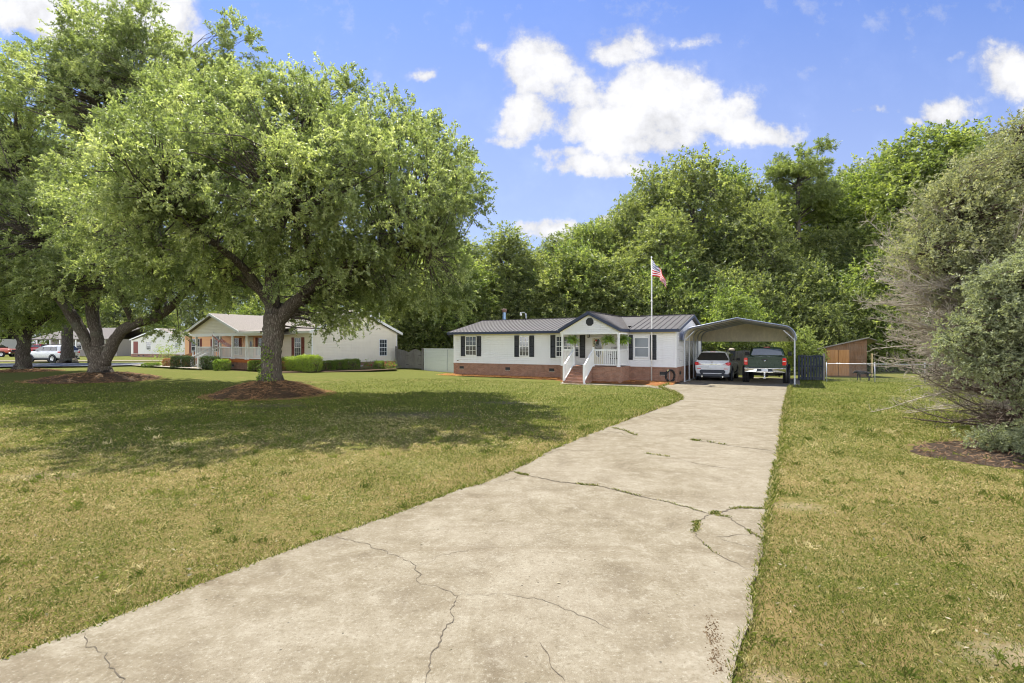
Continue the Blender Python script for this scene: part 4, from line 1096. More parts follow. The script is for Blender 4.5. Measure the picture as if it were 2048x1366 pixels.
# ================================================================== the neighbour's house
H2 = Vector((-14.8, 37.0, .2)); A2 = math.atan2(-.575, .818)
E2 = Vector((math.cos(A2), math.sin(A2), 0)); B2 = Vector((-math.sin(A2), math.cos(A2), 0))
def l2(x, y, z=.2):
    p = H2 + E2 * x + B2 * y; return (p.x, p.y, z)
def wr2(u, y=0.0):
    o = H2 + B2 * y; k = (u - CU) / FPX; return (o.y * k - o.x) / (E2.x - E2.y * k)
def build_neighbour():
    T = thing('ranch_house', 'cream sided house with maroon shutters and a railed front porch behind the large oak', 'house', H2, A2)
    X0, D = -21.3, 8.2; SK = .53; EV = 2.98
    F = Wall((0, 0, 0), (1, 0, 0), (0, -1, 0)); G = Wall((0, 0, 0), (0, 1, 0), (1, 0, 0)); L = Wall((X0, 0, 0), (0, 1, 0), (-1, 0, 0))
    sl = .405; ze = lambda y: 3.02 + sl * min(y, D - y)
    m = MB(); m.box(X0 - .03, .03, -.03, D + .03, -.3, SK); m.build('brick_skirting', M['brick_pale'], T)
    m = MB(); m.box(X0, -.001, .001, D, SK + .002, EV); siding(m, F, -4.5, 0, SK, lambda a: EV, .12)
    for W in (G, L):
        siding(m, W, 0, D, SK, lambda a: ze(a) - .10, .12)
        m.prism([W.p(0, -.004, EV), W.p(D, -.004, EV), W.p(D / 2, -.004, ze(D / 2) - .1)], W.n * -.1)
    m.build('wall', M['siding_cream'], T)
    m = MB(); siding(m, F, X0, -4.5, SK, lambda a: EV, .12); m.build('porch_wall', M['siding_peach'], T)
    for bx in ((-.05, .036, -.036, .05), (-.05, .036, D - .05, D + .036), (X0 - .036, X0 + .05, -.036, .05), (-4.55, -4.45, -.042, -.002)):
        m = MB(); m.box(*bx, SK, EV); m.build('corner_trim', M['trim_white'], T)
    m = MB(); xr0, xr1 = X0 - .35, .32; zr = ze(D / 2) + .05; e0 = 3.07 - sl * .4
    yp = -2.75; gx0, gx1, gm = -14.5, -5.3, -9.9; gz = 4.42
    for ya, yb in ((-.4, D / 2), (D + .4, D / 2)):
        m.prism([(xr0, ya, e0), (xr1, ya, e0), (xr1, yb, zr), (xr0, yb, zr)], (0, 0, .04))
    # porch roof: gable plus a shed strip to its right
    ez = 2.98
    m.prism([(gx1 + .05, yp, ez - .04), (gm, yp, gz), (gm, 3.6, gz), (gx1 + .05, -.2, ez - .04)], (0, 0, .05)); m.prism([(gx0 - .05, yp, ez - .04), (gm, yp, gz), (gm, 3.6, gz), (gx0 - .05, -.2, ez - .04)], (0, 0, .05))
    m.prism([(gx1 - .4, yp, 2.86), (-2.2, yp, 2.86), (-2.2, .4, 3.25), (gx1 - .4, .4, 3.25)], (0, 0, .05))
    ro = m.build('roof', M['shingles'], T)
    m = MB()
    for x in (xr0, xr1):
        s = 1 if x > -5 else -1
        for a in (-.41, D + .41): m.prism([(x, a, e0 - .17), (x, D / 2, zr - .17), (x, D / 2, zr + .045), (x, a, e0 + .045)], (.03 * s, 0, 0))
    m.box(xr0, gx0 - .1, -.44, -.41, e0 - .14, e0 + .03); m.box(-2.15, xr1 - .002, -.44, -.41, e0 - .14, e0 + .03); m.box(gx1, -2.2, yp - .03, yp - .002, 2.74, 2.90); m.box(xr0, xr1, D + .41, D + .44, e0 - .14, e0 + .03)
    for x in (gx0, gx1):
        s = 1 if x > gm else -1
        m.prism([(x + .12 * s, yp - .003, ez - .22), (gm, yp - .003, gz - .15), (gm, yp - .003, gz + .045), (x + .12 * s, yp - .003, ez - .03)], (0, -.03, 0))
    m.box(xr0, gx0 - .1, -.40, -.02, e0 - .14, e0 - .12); m.box(-2.1, xr1, -.40, -.02, e0 - .14, e0 - .12)
    m.build('fascia', M['trim_white'], ro)
    P = Wall((0, yp + .35, 0), (1, 0, 0), (0, -1, 0)); m = MB()
    gt = lambda a: gz - .12 - abs(a - gm) * (gz - ez) / (gx1 - gm)
    siding(m, P, gx0 + .2, gx1 - .2, 2.84, gt, .12); m.prism([P.p(gx0 + .2, -.004, 2.84), P.p(gx1 - .2, -.004, 2.84), P.p(gm, -.004, gt(gm))], (0, .08, 0))
    m.build('gable', M['siding_cream'], T)
    m = MB(); m.box(-13.6, -2.3, yp + .27, yp + .43, 2.60, 2.835); m.box(-13.55, -2.35, yp + .44, -.03, 2.70, 2.72); m.build('porch_beam', M['trim_white'], T)
    # porch floor
    PZ = .80; py = -2.4
    m = MB(); m.box(-13.45, -2.4, py + .1, -.04, -.3, PZ - .24); m.build('porch_base', M['brick_pale'], T)
    vent(T, Wall((0, py + .1, 0), (1, 0, 0), (0, -1, 0)), wr2(463, py), .3)
    m = MB(); m.box(-13.6, -2.3, py - .02, -.04, PZ - .03, PZ); m.box(-13.58, -2.32, py, py + .04, PZ - .24, PZ - .031); m.build('porch_floor', M['deck_orange'], T)
    xs = [wr2(390.5, py), wr2(424, py), wr2(438, py), wr2(463, py), wr2(491, py), -2.45]
    for x in xs:
        m = MB(); post(m, x, py + .1, PZ, 2.6, .15); m.build('porch_post', M['trim_white'], T, .006)
    for a, b in ((0, 1), (2, 3), (3, 4), (4, 5)):
        m = MB(); railing(m, (xs[a] + .08, py + .1, PZ), (xs[b] - .08, py + .1, PZ), .92, .09, .13); m.build('railing', M['trim_white'], T)
    m = MB(); railing(m, (xs[0], py + .2, PZ), (xs[0], -.1, PZ), .92, .09, .13); m.build('railing', M['trim_white'], T)
    for x in (xs[1], xs[2]):
        m = MB(); railing(m, (x, py - 1.5, .05), (x, py + .02, PZ), .92, .09, .13); m.build('railing', M['trim_white'], T)
        m = MB(); post(m, x, py - 1.55, -.05, 1.02, .13); m.build('newel_post', M['trim_white'], T, .006)
    m = MB()
    for k in range(4): m.box(xs[1] + .05, xs[2] - .05, py - .35 * (k + 1) - .02, py - .35 * k - .03, -.1, PZ * (4 - k) / 5)
    m.build('steps', M['wood_grey'], T)
    # access ramp with solid board sides
    m = MB(); a, b = Vector((-13.65, -2.3, 0)), Vector((-16.1, -3.3, 0))
    m.prism([a + Vector((0, 0, .0)), b + Vector((0, 0, -.1)), b + Vector((0, 0, .62)), a + Vector((0, 0, 1.32))], (-.02, .05, 0))
    m.prism([a + Vector((-.4, 1.3, .0)), b + Vector((-.4, 1.3, -.1)), b + Vector((-.4, 1.3, .62)), a + Vector((-.4, 1.3, 1.32))], (-.02, .05, 0))
    rp = m.build('ramp', M['ramp_orange'], T)
    for t in (.03, .5, .98):
        q = a + (b - a) * t; m = MB(); m.box(q.x - .05, q.x + .05, q.y - .09, q.y - .01, -.1, 1.36 - .7 * t); m.prism([(q.x - .07, q.y - .12, 1.36 - .7 * t), (q.x + .07, q.y - .12, 1.36 - .7 * t), (q.x + .07, q.y + .03, 1.36 - .7 * t), (q.x - .07, q.y + .03, 1.36 - .7 * t)], (0, 0, .05)); m.build('ramp_post', M['trim_white'], rp)
    # windows
    def win(u0, u1, z0, z1, sh=True, **kw):
        a0, a1 = wr2(u0), wr2(u1); window(T, F, a0, a1, z0, z1, **kw)
        if sh:
            w = .36
            for s in (a0 - .09 - w, a1 + .09): shutter(T, F, s, s + w, z0 - .06, z1 + .06, 'shutter_red')
    win(384, 400, 1.05, 2.45); win(427, 436.5, 1.35, 2.4, grid=(2, 2)); win(470, 478.5, 1.1, 2.45, grid=(2, 2)); win(518, 530, 1.1, 2.45, grid=(2, 2)); win(591, 602.5, 1.02, 2.42)
    dw = wr2(495.5); m = MB(); F.box(m, dw, dw + .95, 0, .05, PZ, 2.6); do = m.build('front_door', M['trim_cream'], T)
    m = MB(); c = F.p(dw + .62, .052, 1.95); m.prism([(c.x + .16 * math.cos(k * math.pi / 8), c.y, c.z + .28 * math.sin(k * math.pi / 8)) for k in range(16)], (0, -.012, 0)); m.build('pane', M['glass'], do)
    # gable end window (right wall)
    k0, k1 = [(lambda k: (H2.x - k * H2.y) / (k * B2.y - B2.x))((u - CU) / FPX) for u in (758.5, 772.5)]
    window(T, G, k0, k1, 1.02, 2.35, grid=(3, 2))
    # dryer outlet on the skirting
    m = MB(); G.box(m, 4.3, 4.55, .03, .09, .16, .24); m.build('outlet_cover', M['trim_white'], T)
    # far side roof light pole
    return T

def build_far_houses():
    # third house: gable end and front face further left
    o = Vector((-45.7, 70.0, .33)); a = math.atan2(-.42, .907)
    T = thing('ranch_house', 'pale long house with brick skirting beyond the lane, seen past the leaning oak limb', 'house', o, a)
    X0, D = -13.0, 8.0
    F = Wall((0, 0, 0), (1, 0, 0), (0, -1, 0)); sl = .2
    m = MB(); m.box(X0, .03, -.03, 9, -.3, .45); m.build('brick_skirting', M['brick_pale'], T)
    gm = -6.2; gt = lambda x: 2.55 + max(0, (6.2 - abs(x - gm))) * .235
    m = MB(); m.box(X0, 0, .001, 9, .452, 2.5); siding(m, F, -12.4, 0, .46, gt, .13); m.prism([(-12.4, .004, 2.5), (0, .004, 2.5), (gm, .004, gt(gm))], (0, 8.9, 0)); m.build('wall', M['siding_white'], T)
    m = MB()
    for s in (-1, 1): m.prism([(gm + s * 6.6, -.3, gt(gm + 6.2) - .05), (gm, -.3, gt(gm) + .06), (gm, 9.2, gt(gm) + .06), (gm + s * 6.6, 9.2, gt(gm + 6.2) - .05)], (0, 0, .12))
    ro = m.build('roof', M['shingles'], T)
    m = MB()
    for s in (-1, 1): m.prism([(gm + s * 6.6, -.301, gt(gm + 6.2) - .09), (gm, -.301, gt(gm) + .02), (gm, -.301, gt(gm) + .19), (gm + s * 6.6, -.301, gt(gm + 6.2) + .08)], (0, -.03, 0))
    m.build('fascia', M['trim_white'], ro)
    window(T, F, -2.2, -1.5, 1.25, 2.1, grid=None, frame='trim_white', blinds=True); window(T, F, -9.0, -8.0, 1.1, 2.2)
    for x in (-11, -9.8, -7, -4.2): vent(T, Wall((0, -.03, 0), (1, 0, 0), (0, -1, 0)), x, .2, .4, .2)
    m = MB(); F.box(m, -12.3, -11.2, .02, .06, .5, 2.3); m.build('front_door', M['shutter_red'], T)
    # fourth house: dull grey, dark roof, porch posts
    o = Vector((-74, 80, .33)); T = thing('ranch_house', 'dull grey house with dark roof and porch behind the white parked car', 'house', o, -.12)
    F = Wall((0, 0, 0), (1, 0, 0), (0, -1, 0)); m = MB(); m.box(0, 12, .001, 8, -.3, 2.7); siding(m, F, 0, 12, .4, lambda a_: 2.75, .13); m.build('wall', M['siding_dull'], T)
    m = MB()
    for ya in (-2.2, 9.4): m.prism([(-.6, ya, 2.6), (12.6, ya, 2.6), (12.6, 3.8, 4.5), (-.6, 3.8, 4.5)], (0, 0, .12))
    m.build('roof', M['shingles_grey'], T)
    for x in (.1, 2.5, 4.2, 7, 9.5, 11.9):
        m = MB(); post(m, x, -2.0, -.3, 2.62, .16); m.build('porch_post', M['trim_white'], T)
    window(T, F, 4.5, 5.8, 1.1, 2.2); window(T, F, 8.2, 9.5, 1.1, 2.2); m = MB(); F.box(m, 6.4, 7.4, .02, .06, .3, 2.35); m.build('front_door', M['shutter_red'], T)
    # fifth: long low wall of a house at the far left edge
    o = Vector((-120, 92, .33)); T = thing('ranch_house', 'long dark roofed house at the far left edge behind the red vehicles', 'house', o, -.05)
    F = Wall((0, 0, 0), (1, 0, 0), (0, -1, 0)); m = MB(); m.box(0, 24, .001, 8, -.3, 2.9); siding(m, F, 0, 24, .4, lambda a_: 2.9, .13); m.build('wall', M['siding_white'], T)
    m = MB()
    for ya in (-.6, 8.6): m.prism([(-.6, ya, 2.8), (24.6, ya, 2.8), (24.6, 4, 4.6), (-.6, 4, 4.6)], (0, 0, .12))
    m.build('roof', M['shingles_grey'], T)
    for x in (3, 9, 15, 20): window(T, F, x, x + 1.2, 1.1, 2.3)

# ================================================================== fences, shed, gate
def build_fences():
    rnd = random.Random(3)
    # wooden double gate between the houses (scalloped tops)
    pL = Vector(pp(793, 738, 42.6)); pR = Vector(pp(845.5, 738, 41.3)); pL.z = pR.z = .15
    d = pR - pL; a = math.atan2(d.y, d.x); Lg = math.hypot(d.x, d.y)
    T = thing('double_gate', 'weathered grey wooden double gate with scalloped top beside the cream house', 'gate', pL, a)
    for x in (0, Lg):
        m = MB(); m.box(x - .07, x + .07, -.07, .07, -.2, 1.78 if x == 0 else 1.62); m.prism([(x - .09, -.09, 1.78 if x == 0 else 1.62), (x + .09, -.09, 1.78 if x == 0 else 1.62), (x + .09, .09, 1.78 if x == 0 else 1.62), (x - .09, .09, 1.78 if x == 0 else 1.62)], (0, 0, .05)); m.build('post', M['wood_grey'], T)
    mid = Lg * .485
    for x0, x1 in ((.08, mid - .01), (mid + .01, Lg - .08)):
        m = MB(); n = int((x1 - x0) / .125)
        for i in range(n):
            xa = x0 + (x1 - x0) * i / n; t = (i + .5) / n
            h = 1.34 + .26 * (math.sin(math.pi * t) if x0 > 1 else (1 - t ** 1.6)) + rnd.uniform(-.015, .015)
            m.box(xa + .004, xa + (x1 - x0) / n - .004, -.02 + rnd.uniform(-.004, .004), .0, .0, h)
        m.box(x0, x1, .001, .04, .25, .34); m.box(x0, x1, .001, .04, 1.05, 1.14)
        m.bar((x0 + .05, .022, .34), (x1 - .05, .022, 1.05), .03, .08)
        lf = m.build('gate_leaf', M['wood_grey'], T)
        m = MB(); xx = x1 - .3 if x0 < 1 else x1 - .35; m.box(xx, xx + .3, -.032, -.021, .3, .33); m.box(xx, xx + .3, -.032, -.021, 1.08, 1.11); m.build('hinge', M['black'], lf)
    # pale panel fence joining the near house
    pa = Vector((pR.x + .12, pR.y - .1, .1)); pb = Vector(l1(-15.1, 1.8)); d = pb - pa; a = math.atan2(d.y, d.x); Lg = math.hypot(d.x, d.y)
    T = thing('panel_fence', 'pale green horizontal panel fence between the wooden gate and the grey house', 'fence', pa, a)
    m = MB(); W = Wall((0, 0, 0), (1, 0, 0), (0, -1, 0)); m.box(0, Lg, .001, .04, -.1, 1.66); siding(m, W, 0, Lg, .02, lambda a_: 1.64, .2, .02)
    m.build('panel', plain('pale_green_panel', (.74, .76, .70), .5, .3, var=.06), T)
    m = MB(); m.box(-.02, Lg, -.03, .06, 1.661, 1.72); m.build('cap_rail', M['trim_white'], T)
    m = MB(); m.box(Lg * .56, Lg * .56 + .03, -.035, -.021, .0, 1.66); m.build('joint_strip', M['galv'], T)
    # dark picket gate panel right of the carport
    pa = Vector(pp(1596, 760, 29.6)); pb = Vector(pp(1648.5, 760, 29.2)); pa.z = pb.z = 0; d = pb - pa; a = math.atan2(d.y, d.x); Lg = math.hypot(d.x, d.y)
    T = thing('picket_gate', 'dark blue stained picket gate panel standing in front of the wooden shed', 'gate', pa, a)
    m = MB(); n = 9
    for i in range(n):
        x = Lg * i / n; m.box(x, x + Lg / n * .74, -.02, .0, .04, 1.50 + .03 * math.sin(i * 1.3))
    m.build('picket_panel', M['wood_dark'], T)
    for z in (.12, .80, 1.38):
        m = MB(); m.box(0, Lg, .001, .04, z, z + .10); m.build('rail', M['wood_dark'], T)
    m = MB(); m.box(Lg - .06, Lg + .03, -.05, .05, -.1, 1.60); m.build('post', M['wood_grey'], T)
    # picket fence behind the cars
    pa = Vector(pp(1452, 757, 35.0)); pb = Vector(pp(1560, 757, 33.0)); pa.z = pb.z = 0; d = pb - pa; a = math.atan2(d.y, d.x); Lg = math.hypot(d.x, d.y)
    T = thing('picket_fence', 'weathered grey wooden picket fence behind the car and the pickup', 'fence', pa, a)
    m = MB(); n = int(Lg / .15)
    for i in range(n):
        x = Lg * i / n; t = (x % 2.2) / 2.2; h = 1.45 + .28 * math.sin(math.pi * t)
        m.box(x + .006, x + .14, -.02, 0, .03, h)
    m.build('pickets', M['wood_grey'], T)
    m = MB(); m.box(0, Lg, .001, .04, .3, .39); m.build('rail', M['wood_grey'], T); m = MB(); m.box(0, Lg, .001, .04, 1.1, 1.19); m.build('rail', M['wood_grey'], T)
    for x in (0, 2.2, Lg - .1):
        m = MB(); m.box(x, x + .1, .041, .14, -.1, 1.7); m.build('post', M['wood_grey'], T)
    # shed
    o = Vector(pp(1650, 753, 33.4)); o.z = 0
    T = thing('shed', 'brown timber shed with two orange plywood doors and a sloping roof', 'shed', o, -.10)
    w = 2.62
    m = MB(); top = lambda x: 1.78 + .30 * x * 1.0
    top = lambda x: 1.93 + .224 * x
    m.add([(0, 0, 0), (w, 0, 0), (w, 0, top(w)), (0, 0, top(0)), (0, 1.9, 0), (w, 1.9, 0), (w, 1.9, top(w) - .5), (0, 1.9, top(0) - .5)], [(0, 1, 2, 3), (5, 4, 7, 6), (4, 0, 3, 7), (1, 5, 6, 2), (3, 2, 6, 7)])
    z = .1
    while z < 2.4:
        x0_ = max(0, (z + .13 - 1.93) / .224); 
        if x0_ < w - .1: m.prism([(x0_, -.001, z), (w, -.001, z), (w, -.001, z + .13), (x0_, -.001, z + .13)], (0, -.016, 0))
        z += .15
    m.build('wall', M['wood_brown'], T)
    for i, (xa, xb) in enumerate(((.12, .80), (.83, 1.50))):
        m = MB(); m.box(xa, xb, -.05, -.02, .06, 1.78); do = m.build('door', M['plywood'], T)
        m = MB(); xx = xb - .10 if i == 0 else xa + .04; m.box(xx, xx + .06, -.065, -.05, .86, .93); m.build('handle', M['trim_white'], do)
    m = MB(); m.prism([(-.85, -.35, 1.78), (w - .1, -.35, top(w) + .05), (w - .1, 2.1, top(w) - .52), (-.85, 2.1, 1.15)], (0, 0, .04)); m.prism([(w - .1, -.35, top(w) + .05), (w + .45, -.35, top(w) - .14), (w + .45, 2.1, top(w) - .70), (w - .1, 2.1, top(w) - .52)], (0, 0, .04)); ro = m.build('roof', M['roof_metal'], T)
    m = MB(); m.prism([(-.85, -.37, 1.76), (w - .1, -.37, top(w) + .03), (w - .1, -.37, top(w) + .10), (-.85, -.37, 1.83)], (0, .018, 0)); m.build('rake_board', M['wood_grey'], ro)
    m = MB(); m.bar((0, -.03, 1.3), (-.5, -.03, 1.80), .05, .05); m.build('brace', M['wood_grey'], T)
    m = MB(); m.box(w + .12, w + .2, -.3, -.22, 0, 1.55); m.build('post', plain('new_timber', (.52, .40, .20), .8, .1), T)
    # chain link fence
    pa = Vector(pp(1653, 764, 28.6)); pb = Vector(pp(2080, 764, 26.5)); pa.z = pb.z = 0; d = pb - pa; a = math.atan2(d.y, d.x); Lg = math.hypot(d.x, d.y)
    T = thing('chain_link_fence', 'low galvanised chain link fence across the yard in front of the shed', 'fence', pa, a)
    m = MB(); m.tube([(0, 0, 1.03), (Lg, 0, 1.03)], .021, 6); m.build('top_rail', M['galv'], T)
    for x in np.arange(0, Lg, 2.45):
        m = MB(); m.tube([(x, 0, -.1), (x, 0, 1.08)], .028, 8); m.lathe([(.034, 1.07), (.034, 1.10), (0, 1.13)], 8, 'z', (x, 0, 0)); m.build('post', M['galv'], T)
    m = MB(); s = .075; n = int(Lg / s)
    r = .0010
    for i in range(-int(1.0 / s), n):
        for sg in (1, -1):
            xa = i * s if sg > 0 else i * s + 1.0
            xb = xa + sg * 1.0; za, zb = .03, 1.03
            lo, hi = 0, Lg
            t0, t1 = sorted(((lo - xa) / (xb - xa), (hi - xa) / (xb - xa))); t0 = max(0, t0); t1 = min(1, t1)
            if t1 - t0 < .03: continue
            p = (xa + (xb - xa) * t0, za + t0); q = (xa + (xb - xa) * t1, za + t1)
            m.add([(p[0] - r * 1.4, 0, p[1] + sg * r), (p[0] + r * 1.4, 0, p[1] - sg * r), (q[0] + r * 1.4, 0, q[1] - sg * r), (q[0] - r * 1.4, 0, q[1] + sg * r)], [(0, 1, 2, 3)])
    m.build('wire_mesh', M['wire'], T)
# ================================================================== vehicles
def loft(mb, secs, mi=0):
    """body from half sections [(x, y, z)...] running from the bottom centre out and up to the top centre"""
    n = len(secs[0]); vs = []
    idx = []
    for s in secs:
        row = []
        for (x, y, z) in s:
            vs.append((x, y, z)); row.append(len(vs) - 1)
        mir = []
        for k, (x, y, z) in enumerate(s):
            if abs(x) < 1e-6: mir.append(row[k])
            else: vs.append((-x, y, z)); mir.append(len(vs) - 1)
        idx.append((row, mir))
    fs = []
    for a, b in zip(idx, idx[1:]):
        for k in range(n - 1):
            fs.append((a[0][k], a[0][k + 1], b[0][k + 1], b[0][k])); fs.append((a[1][k + 1], a[1][k], b[1][k], b[1][k + 1]))
    for (row, mir), rev in ((idx[0], False), (idx[-1], True)):
        for k in range(n - 1):
            f = [row[k], row[k + 1], mir[k + 1], mir[k]]; f = list(dict.fromkeys(f))
            fs.append(tuple(reversed(f)) if not rev else tuple(f))
    mb.add(vs, fs, mi, True)

def wheel(parent, x, y, r, w, side, alloy='alloy', tread=0):
    m = MB(); s = side; xi, xo = x - s * w / 2, x + s * w / 2
    m.lathe([(r * .62, xi - x), (r * .93, xi - x), (r, (xi - x) * .82), (r, (xo - x) * .82), (r * .95, xo - x), (r * .64, xo - x), (r * .62, (xo - x) * .8)], 32, 'x', (x, y, r))
    if tread:
        for k in range(26):
            a = 2 * math.pi * k / 26
            for j, xx in enumerate((-.36, -.12, .12, .36)):
                aa = a + (.12 if j % 2 else 0); c = Vector((x + xx * w, y + math.cos(aa) * (r + .004), r + math.sin(aa) * (r + .004)))
                t = Vector((0, -math.sin(aa), math.cos(aa))); m.bar(c - t * .035, c + t * .035, w * .19, .03, 0, (0, math.cos(aa), math.sin(aa)))
    wo = m.build('wheel', M['rubber'], parent)
    m = MB(); m.lathe([(r * .63, (xo - x) * .9), (r * .60, (xo - x) * .98), (r * .55, (xo - x) * .7), (r * .2, (xo - x) * .75), (r * .12, (xo - x) * .95), (0, (xo - x) * .95)], 24, 'x', (x, y, r))
    for k in range(5):
        a = 2 * math.pi * k / 5 + .3; m.bar((x + (xo - x) * .85, y + math.cos(a) * r * .12, r + math.sin(a) * r * .12), (x + (xo - x) * .93, y + math.cos(a) * r * .6, r + math.sin(a) * r * .6), r * .16, .03, 0, (1, 0, 0))
    m.build('rim', M[alloy], wo); return wo

def panel(mb, pts, n, t=.012, mi=0):
    mb.prism([Vector(p) for p in pts], Vector(n).normalized() * t, mi)

def text_plate(parent, loc, w, h, txt, rz_face=-1, name='licence_plate'):
    m = MB(); x, y, z = loc; m.box(x - w / 2, x + w / 2, y - .008, y, z - h / 2, z + h / 2)
    o = m.build(name, M['plate'], parent)
    if txt:
        c = bpy.data.curves.new('plate_number', 'FONT'); c.body = txt; c.size = h * .62; c.align_x = 'CENTER'; c.align_y = 'CENTER'; c.extrude = .001; c.materials.append(M['plate_ink'])
        t = link('plate_number', c, o); t.location = (x, y - .0095, z); t.rotation_euler = (R(90), 0, 0)
    return o

def build_suv(label, loc, rz, paint, rear=True, k=1.0, cat='car'):
    T = thing('parked_suv', label, cat, loc, rz); T.scale = (k, k, k)
    P = M[paint]
    prof = [(0, .36), (.70, .36), (.90, .40), (.965, .60), (.975, .84), (.965, 1.0), (.915, 1.11), (.745, 1.58), (.64, 1.69), (0, 1.735)]
    def sec(ys, sx=1.0, hood=None):
        out = []
        for i, (x, z) in enumerate(prof):
            if hood and i >= 6:
                hx = (.90, .80, .60, 0)[i - 6]; x, z = hx, hood + (0, .03, .05, .07)[i - 6]
            elif hood and i == 5: z = min(z, hood - .05)
            elif hood and hood < .95 and i in (3, 4): z = z - (.08 if i == 4 else .02)
            out.append((x * sx, ys[i], z))
        return out
    rear_y = [-2.38, -2.40, -2.41, -2.44, -2.45, -2.44, -2.42, -2.10, -2.02, -1.98]
    S = [sec(rear_y, .93), sec([y + .02 for y in rear_y], .955), sec([y + .14 for y in rear_y], .99), sec([-1.6] * 6 + [-1.6, -1.5, -1.45, -1.4]), sec([-.3] * 10), sec([.75] * 6 + [.72, .35, .25, .2]),
         sec([1.15] * 6 + [1.12, 1.14, 1.16, 1.16], 1, 1.08), sec([1.5] * 10, 1, 1.05), sec([2.1] * 10, .98, .98), sec([2.36] * 10, .92, .90), sec([2.44] * 10, .86, .85)]
    m = MB(); loft(m, S); b = m.build('body', P, T); s = b.modifiers.new('s', 'SUBSURF'); s.levels = s.render_levels = 2
    # lower cladding and bumper
    m = MB(); m.prism([(-.62, -2.42, .40), (.62, -2.42, .40), (.70, -2.42, .56), (.62, -2.44, .66), (-.62, -2.44, .66), (-.70, -2.42, .56)], (0, -.045, 0)); m.box(-.90, .90, -2.44, -2.25, .27, .42)
    bp = m.build('rear_bumper', M['grey_dark'], T, .02)
    m = MB(); m.box(-.5, .5, -2.475, -2.46, .42, .47); m.build('skid_plate', M['galv'], bp)
    for sx in (-1, 1):
        m = MB(); m.tube([(sx * .55, -2.2, .27), (sx * .55, -2.47, .27)], .045, 12); m.build('exhaust_tip', M['chrome'], bp)
        m = MB(); panel(m, [(sx * .62, -2.44, .70), (sx * .82, -2.415, .70), (sx * .82, -2.415, .735), (sx * .62, -2.44, .735)], (0, -1, 0), .02); m.build('reflector', M['lens_red'], bp)
        m = MB(); panel(m, [(sx * .55, -2.435, .955), (sx * .86, -2.425, .90), (sx * .955, -2.36, .92), (sx * .955, -2.36, 1.09), (sx * .80, -2.425, 1.09)], (0, -1, 0), .035); m.box(min(sx * .93, sx * .968), max(sx * .93, sx * .968), -2.36, -2.12, .95, 1.07)
        tl = m.build('taillight', M['lens_red'], T, .008)
        m = MB(); panel(m, [(sx * .57, -2.465, .962), (sx * .74, -2.465, .955), (sx * .74, -2.465, .99), (sx * .66, -2.465, 1.01)], (0, -1, 0), .01); m.build('reverse_lamp', M['lens_clear'], tl)
    # glass
    m = MB(); g = [(-.80, 1.19), (.80, 1.19), (.84, 1.26), (.66, 1.585), (.60, 1.61), (-.60, 1.61), (-.66, 1.585), (-.84, 1.26)]
    yy = lambda z: -2.435 + (z - 1.10) * .655
    panel(m, [(x, yy(z) + .02, z) for x, z in g], (0, -1, .5), .035); m.build('rear_window', M['car_glass'], T)
    m = MB(); m.box(-.55, .55, -2.14, -2.0, 1.655, 1.69); sp = m.build('spoiler', P, T, .01); m = MB(); m.box(-.14, .14, -2.155, -2.13, 1.665, 1.685); m.build('brake_light', M['lens_red'], sp)
    for sx in (-1, 1):
        for y0, y1, tp in ((-1.95, -1.15, (-1.72, -1.15)), (-1.08, -.2, (-1.08, -.2)), (-.13, .95, (-.13, .38))):
            m = MB(); xo = lambda z: .93 - (z - 1.10) * .345
            panel(m, [(sx * xo(1.16), y0, 1.16), (sx * xo(1.16), y1, 1.16), (sx * xo(1.54), tp[1], 1.54), (sx * xo(1.54), tp[0], 1.54)], (sx, 0, .35), .015); m.build('side_window', M['car_glass'], T)
        m = MB(); m.tube([(sx * .66, -1.75, 1.70), (sx * .67, -1.6, 1.775), (sx * .69, -.6, 1.785), (sx * .67, .1, 1.77), (sx * .66, .25, 1.69)], .022, 8); m.build('roof_rail', M['grey_dark'], T)
        m = MB(); m.bar((sx * .93, .72, 1.14), (sx * 1.06, .70, 1.20), .05, .05); m.box(min(sx * .98, sx * 1.17), max(sx * .98, sx * 1.17), .66, .76, 1.12, 1.28); m.build('mirror', M['black'], T, .02)
        m = MB()
        for y in (-1.45, 1.42):
            m.lathe([(.395, .0), (.46, .006), (.47, -.05)], 28, 'x', (sx * .982, y, .38)) if sx > 0 else m.lathe([(.395, .0), (.46, -.006), (.47, .05)], 28, 'x', (sx * .982, y, .38))
        m.box(min(sx * .93, sx * .985), max(sx * .93, sx * .985), -1.0, 1.0, .33, .44); m.build('side_cladding', M['grey_dark'], T)
        for y0 in (-.95, .15):
            m = MB(); m.box(min(sx * .965, sx * .995), max(sx * .965, sx * .995), y0, y0 + .2, 1.0, 1.03); m.build('door_handle', P, T)
    m = MB(); panel(m, [(-.74, 1.14, 1.17), (.74, 1.14, 1.17), (.62, .40, 1.63), (-.62, .40, 1.63)], (0, .55, 1), .03); m.build('windscreen', M['car_glass'], T)
    for sx in (-1, 1):
        m = MB(); panel(m, [(sx * .50, 2.40, .84), (sx * .80, 2.30, .86), (sx * .84, 2.22, .96), (sx * .54, 2.36, .92)], (0, 1, .2), .04); m.build('headlight', M['lens_clear'], T)
    m = MB(); m.box(-.5, .5, 2.38, 2.46, .56, .84); m.box(-.8, .8, 2.30, 2.42, .30, .46); m.build('grille', M['grey_dark'], T, .01)
    m = MB(); m.box(-.55, .45, -2.475, -2.44, .945, .985); m.build('tailgate_strip', M['chrome'], T)
    m = MB(); m.lathe([(.0, -2.47), (.045, -2.468), (.05, -2.44)], 16, 'y', (0, 0, 1.08)); m.build('badge', M['chrome'], T)
    text_plate(T, (-.02, -2.468, .83), .31, .155, '')
    m = MB()
    for i in range(8): m.box(-.72 + i * .035, -.70 + i * .035, -2.462, -2.45, .80, .82)
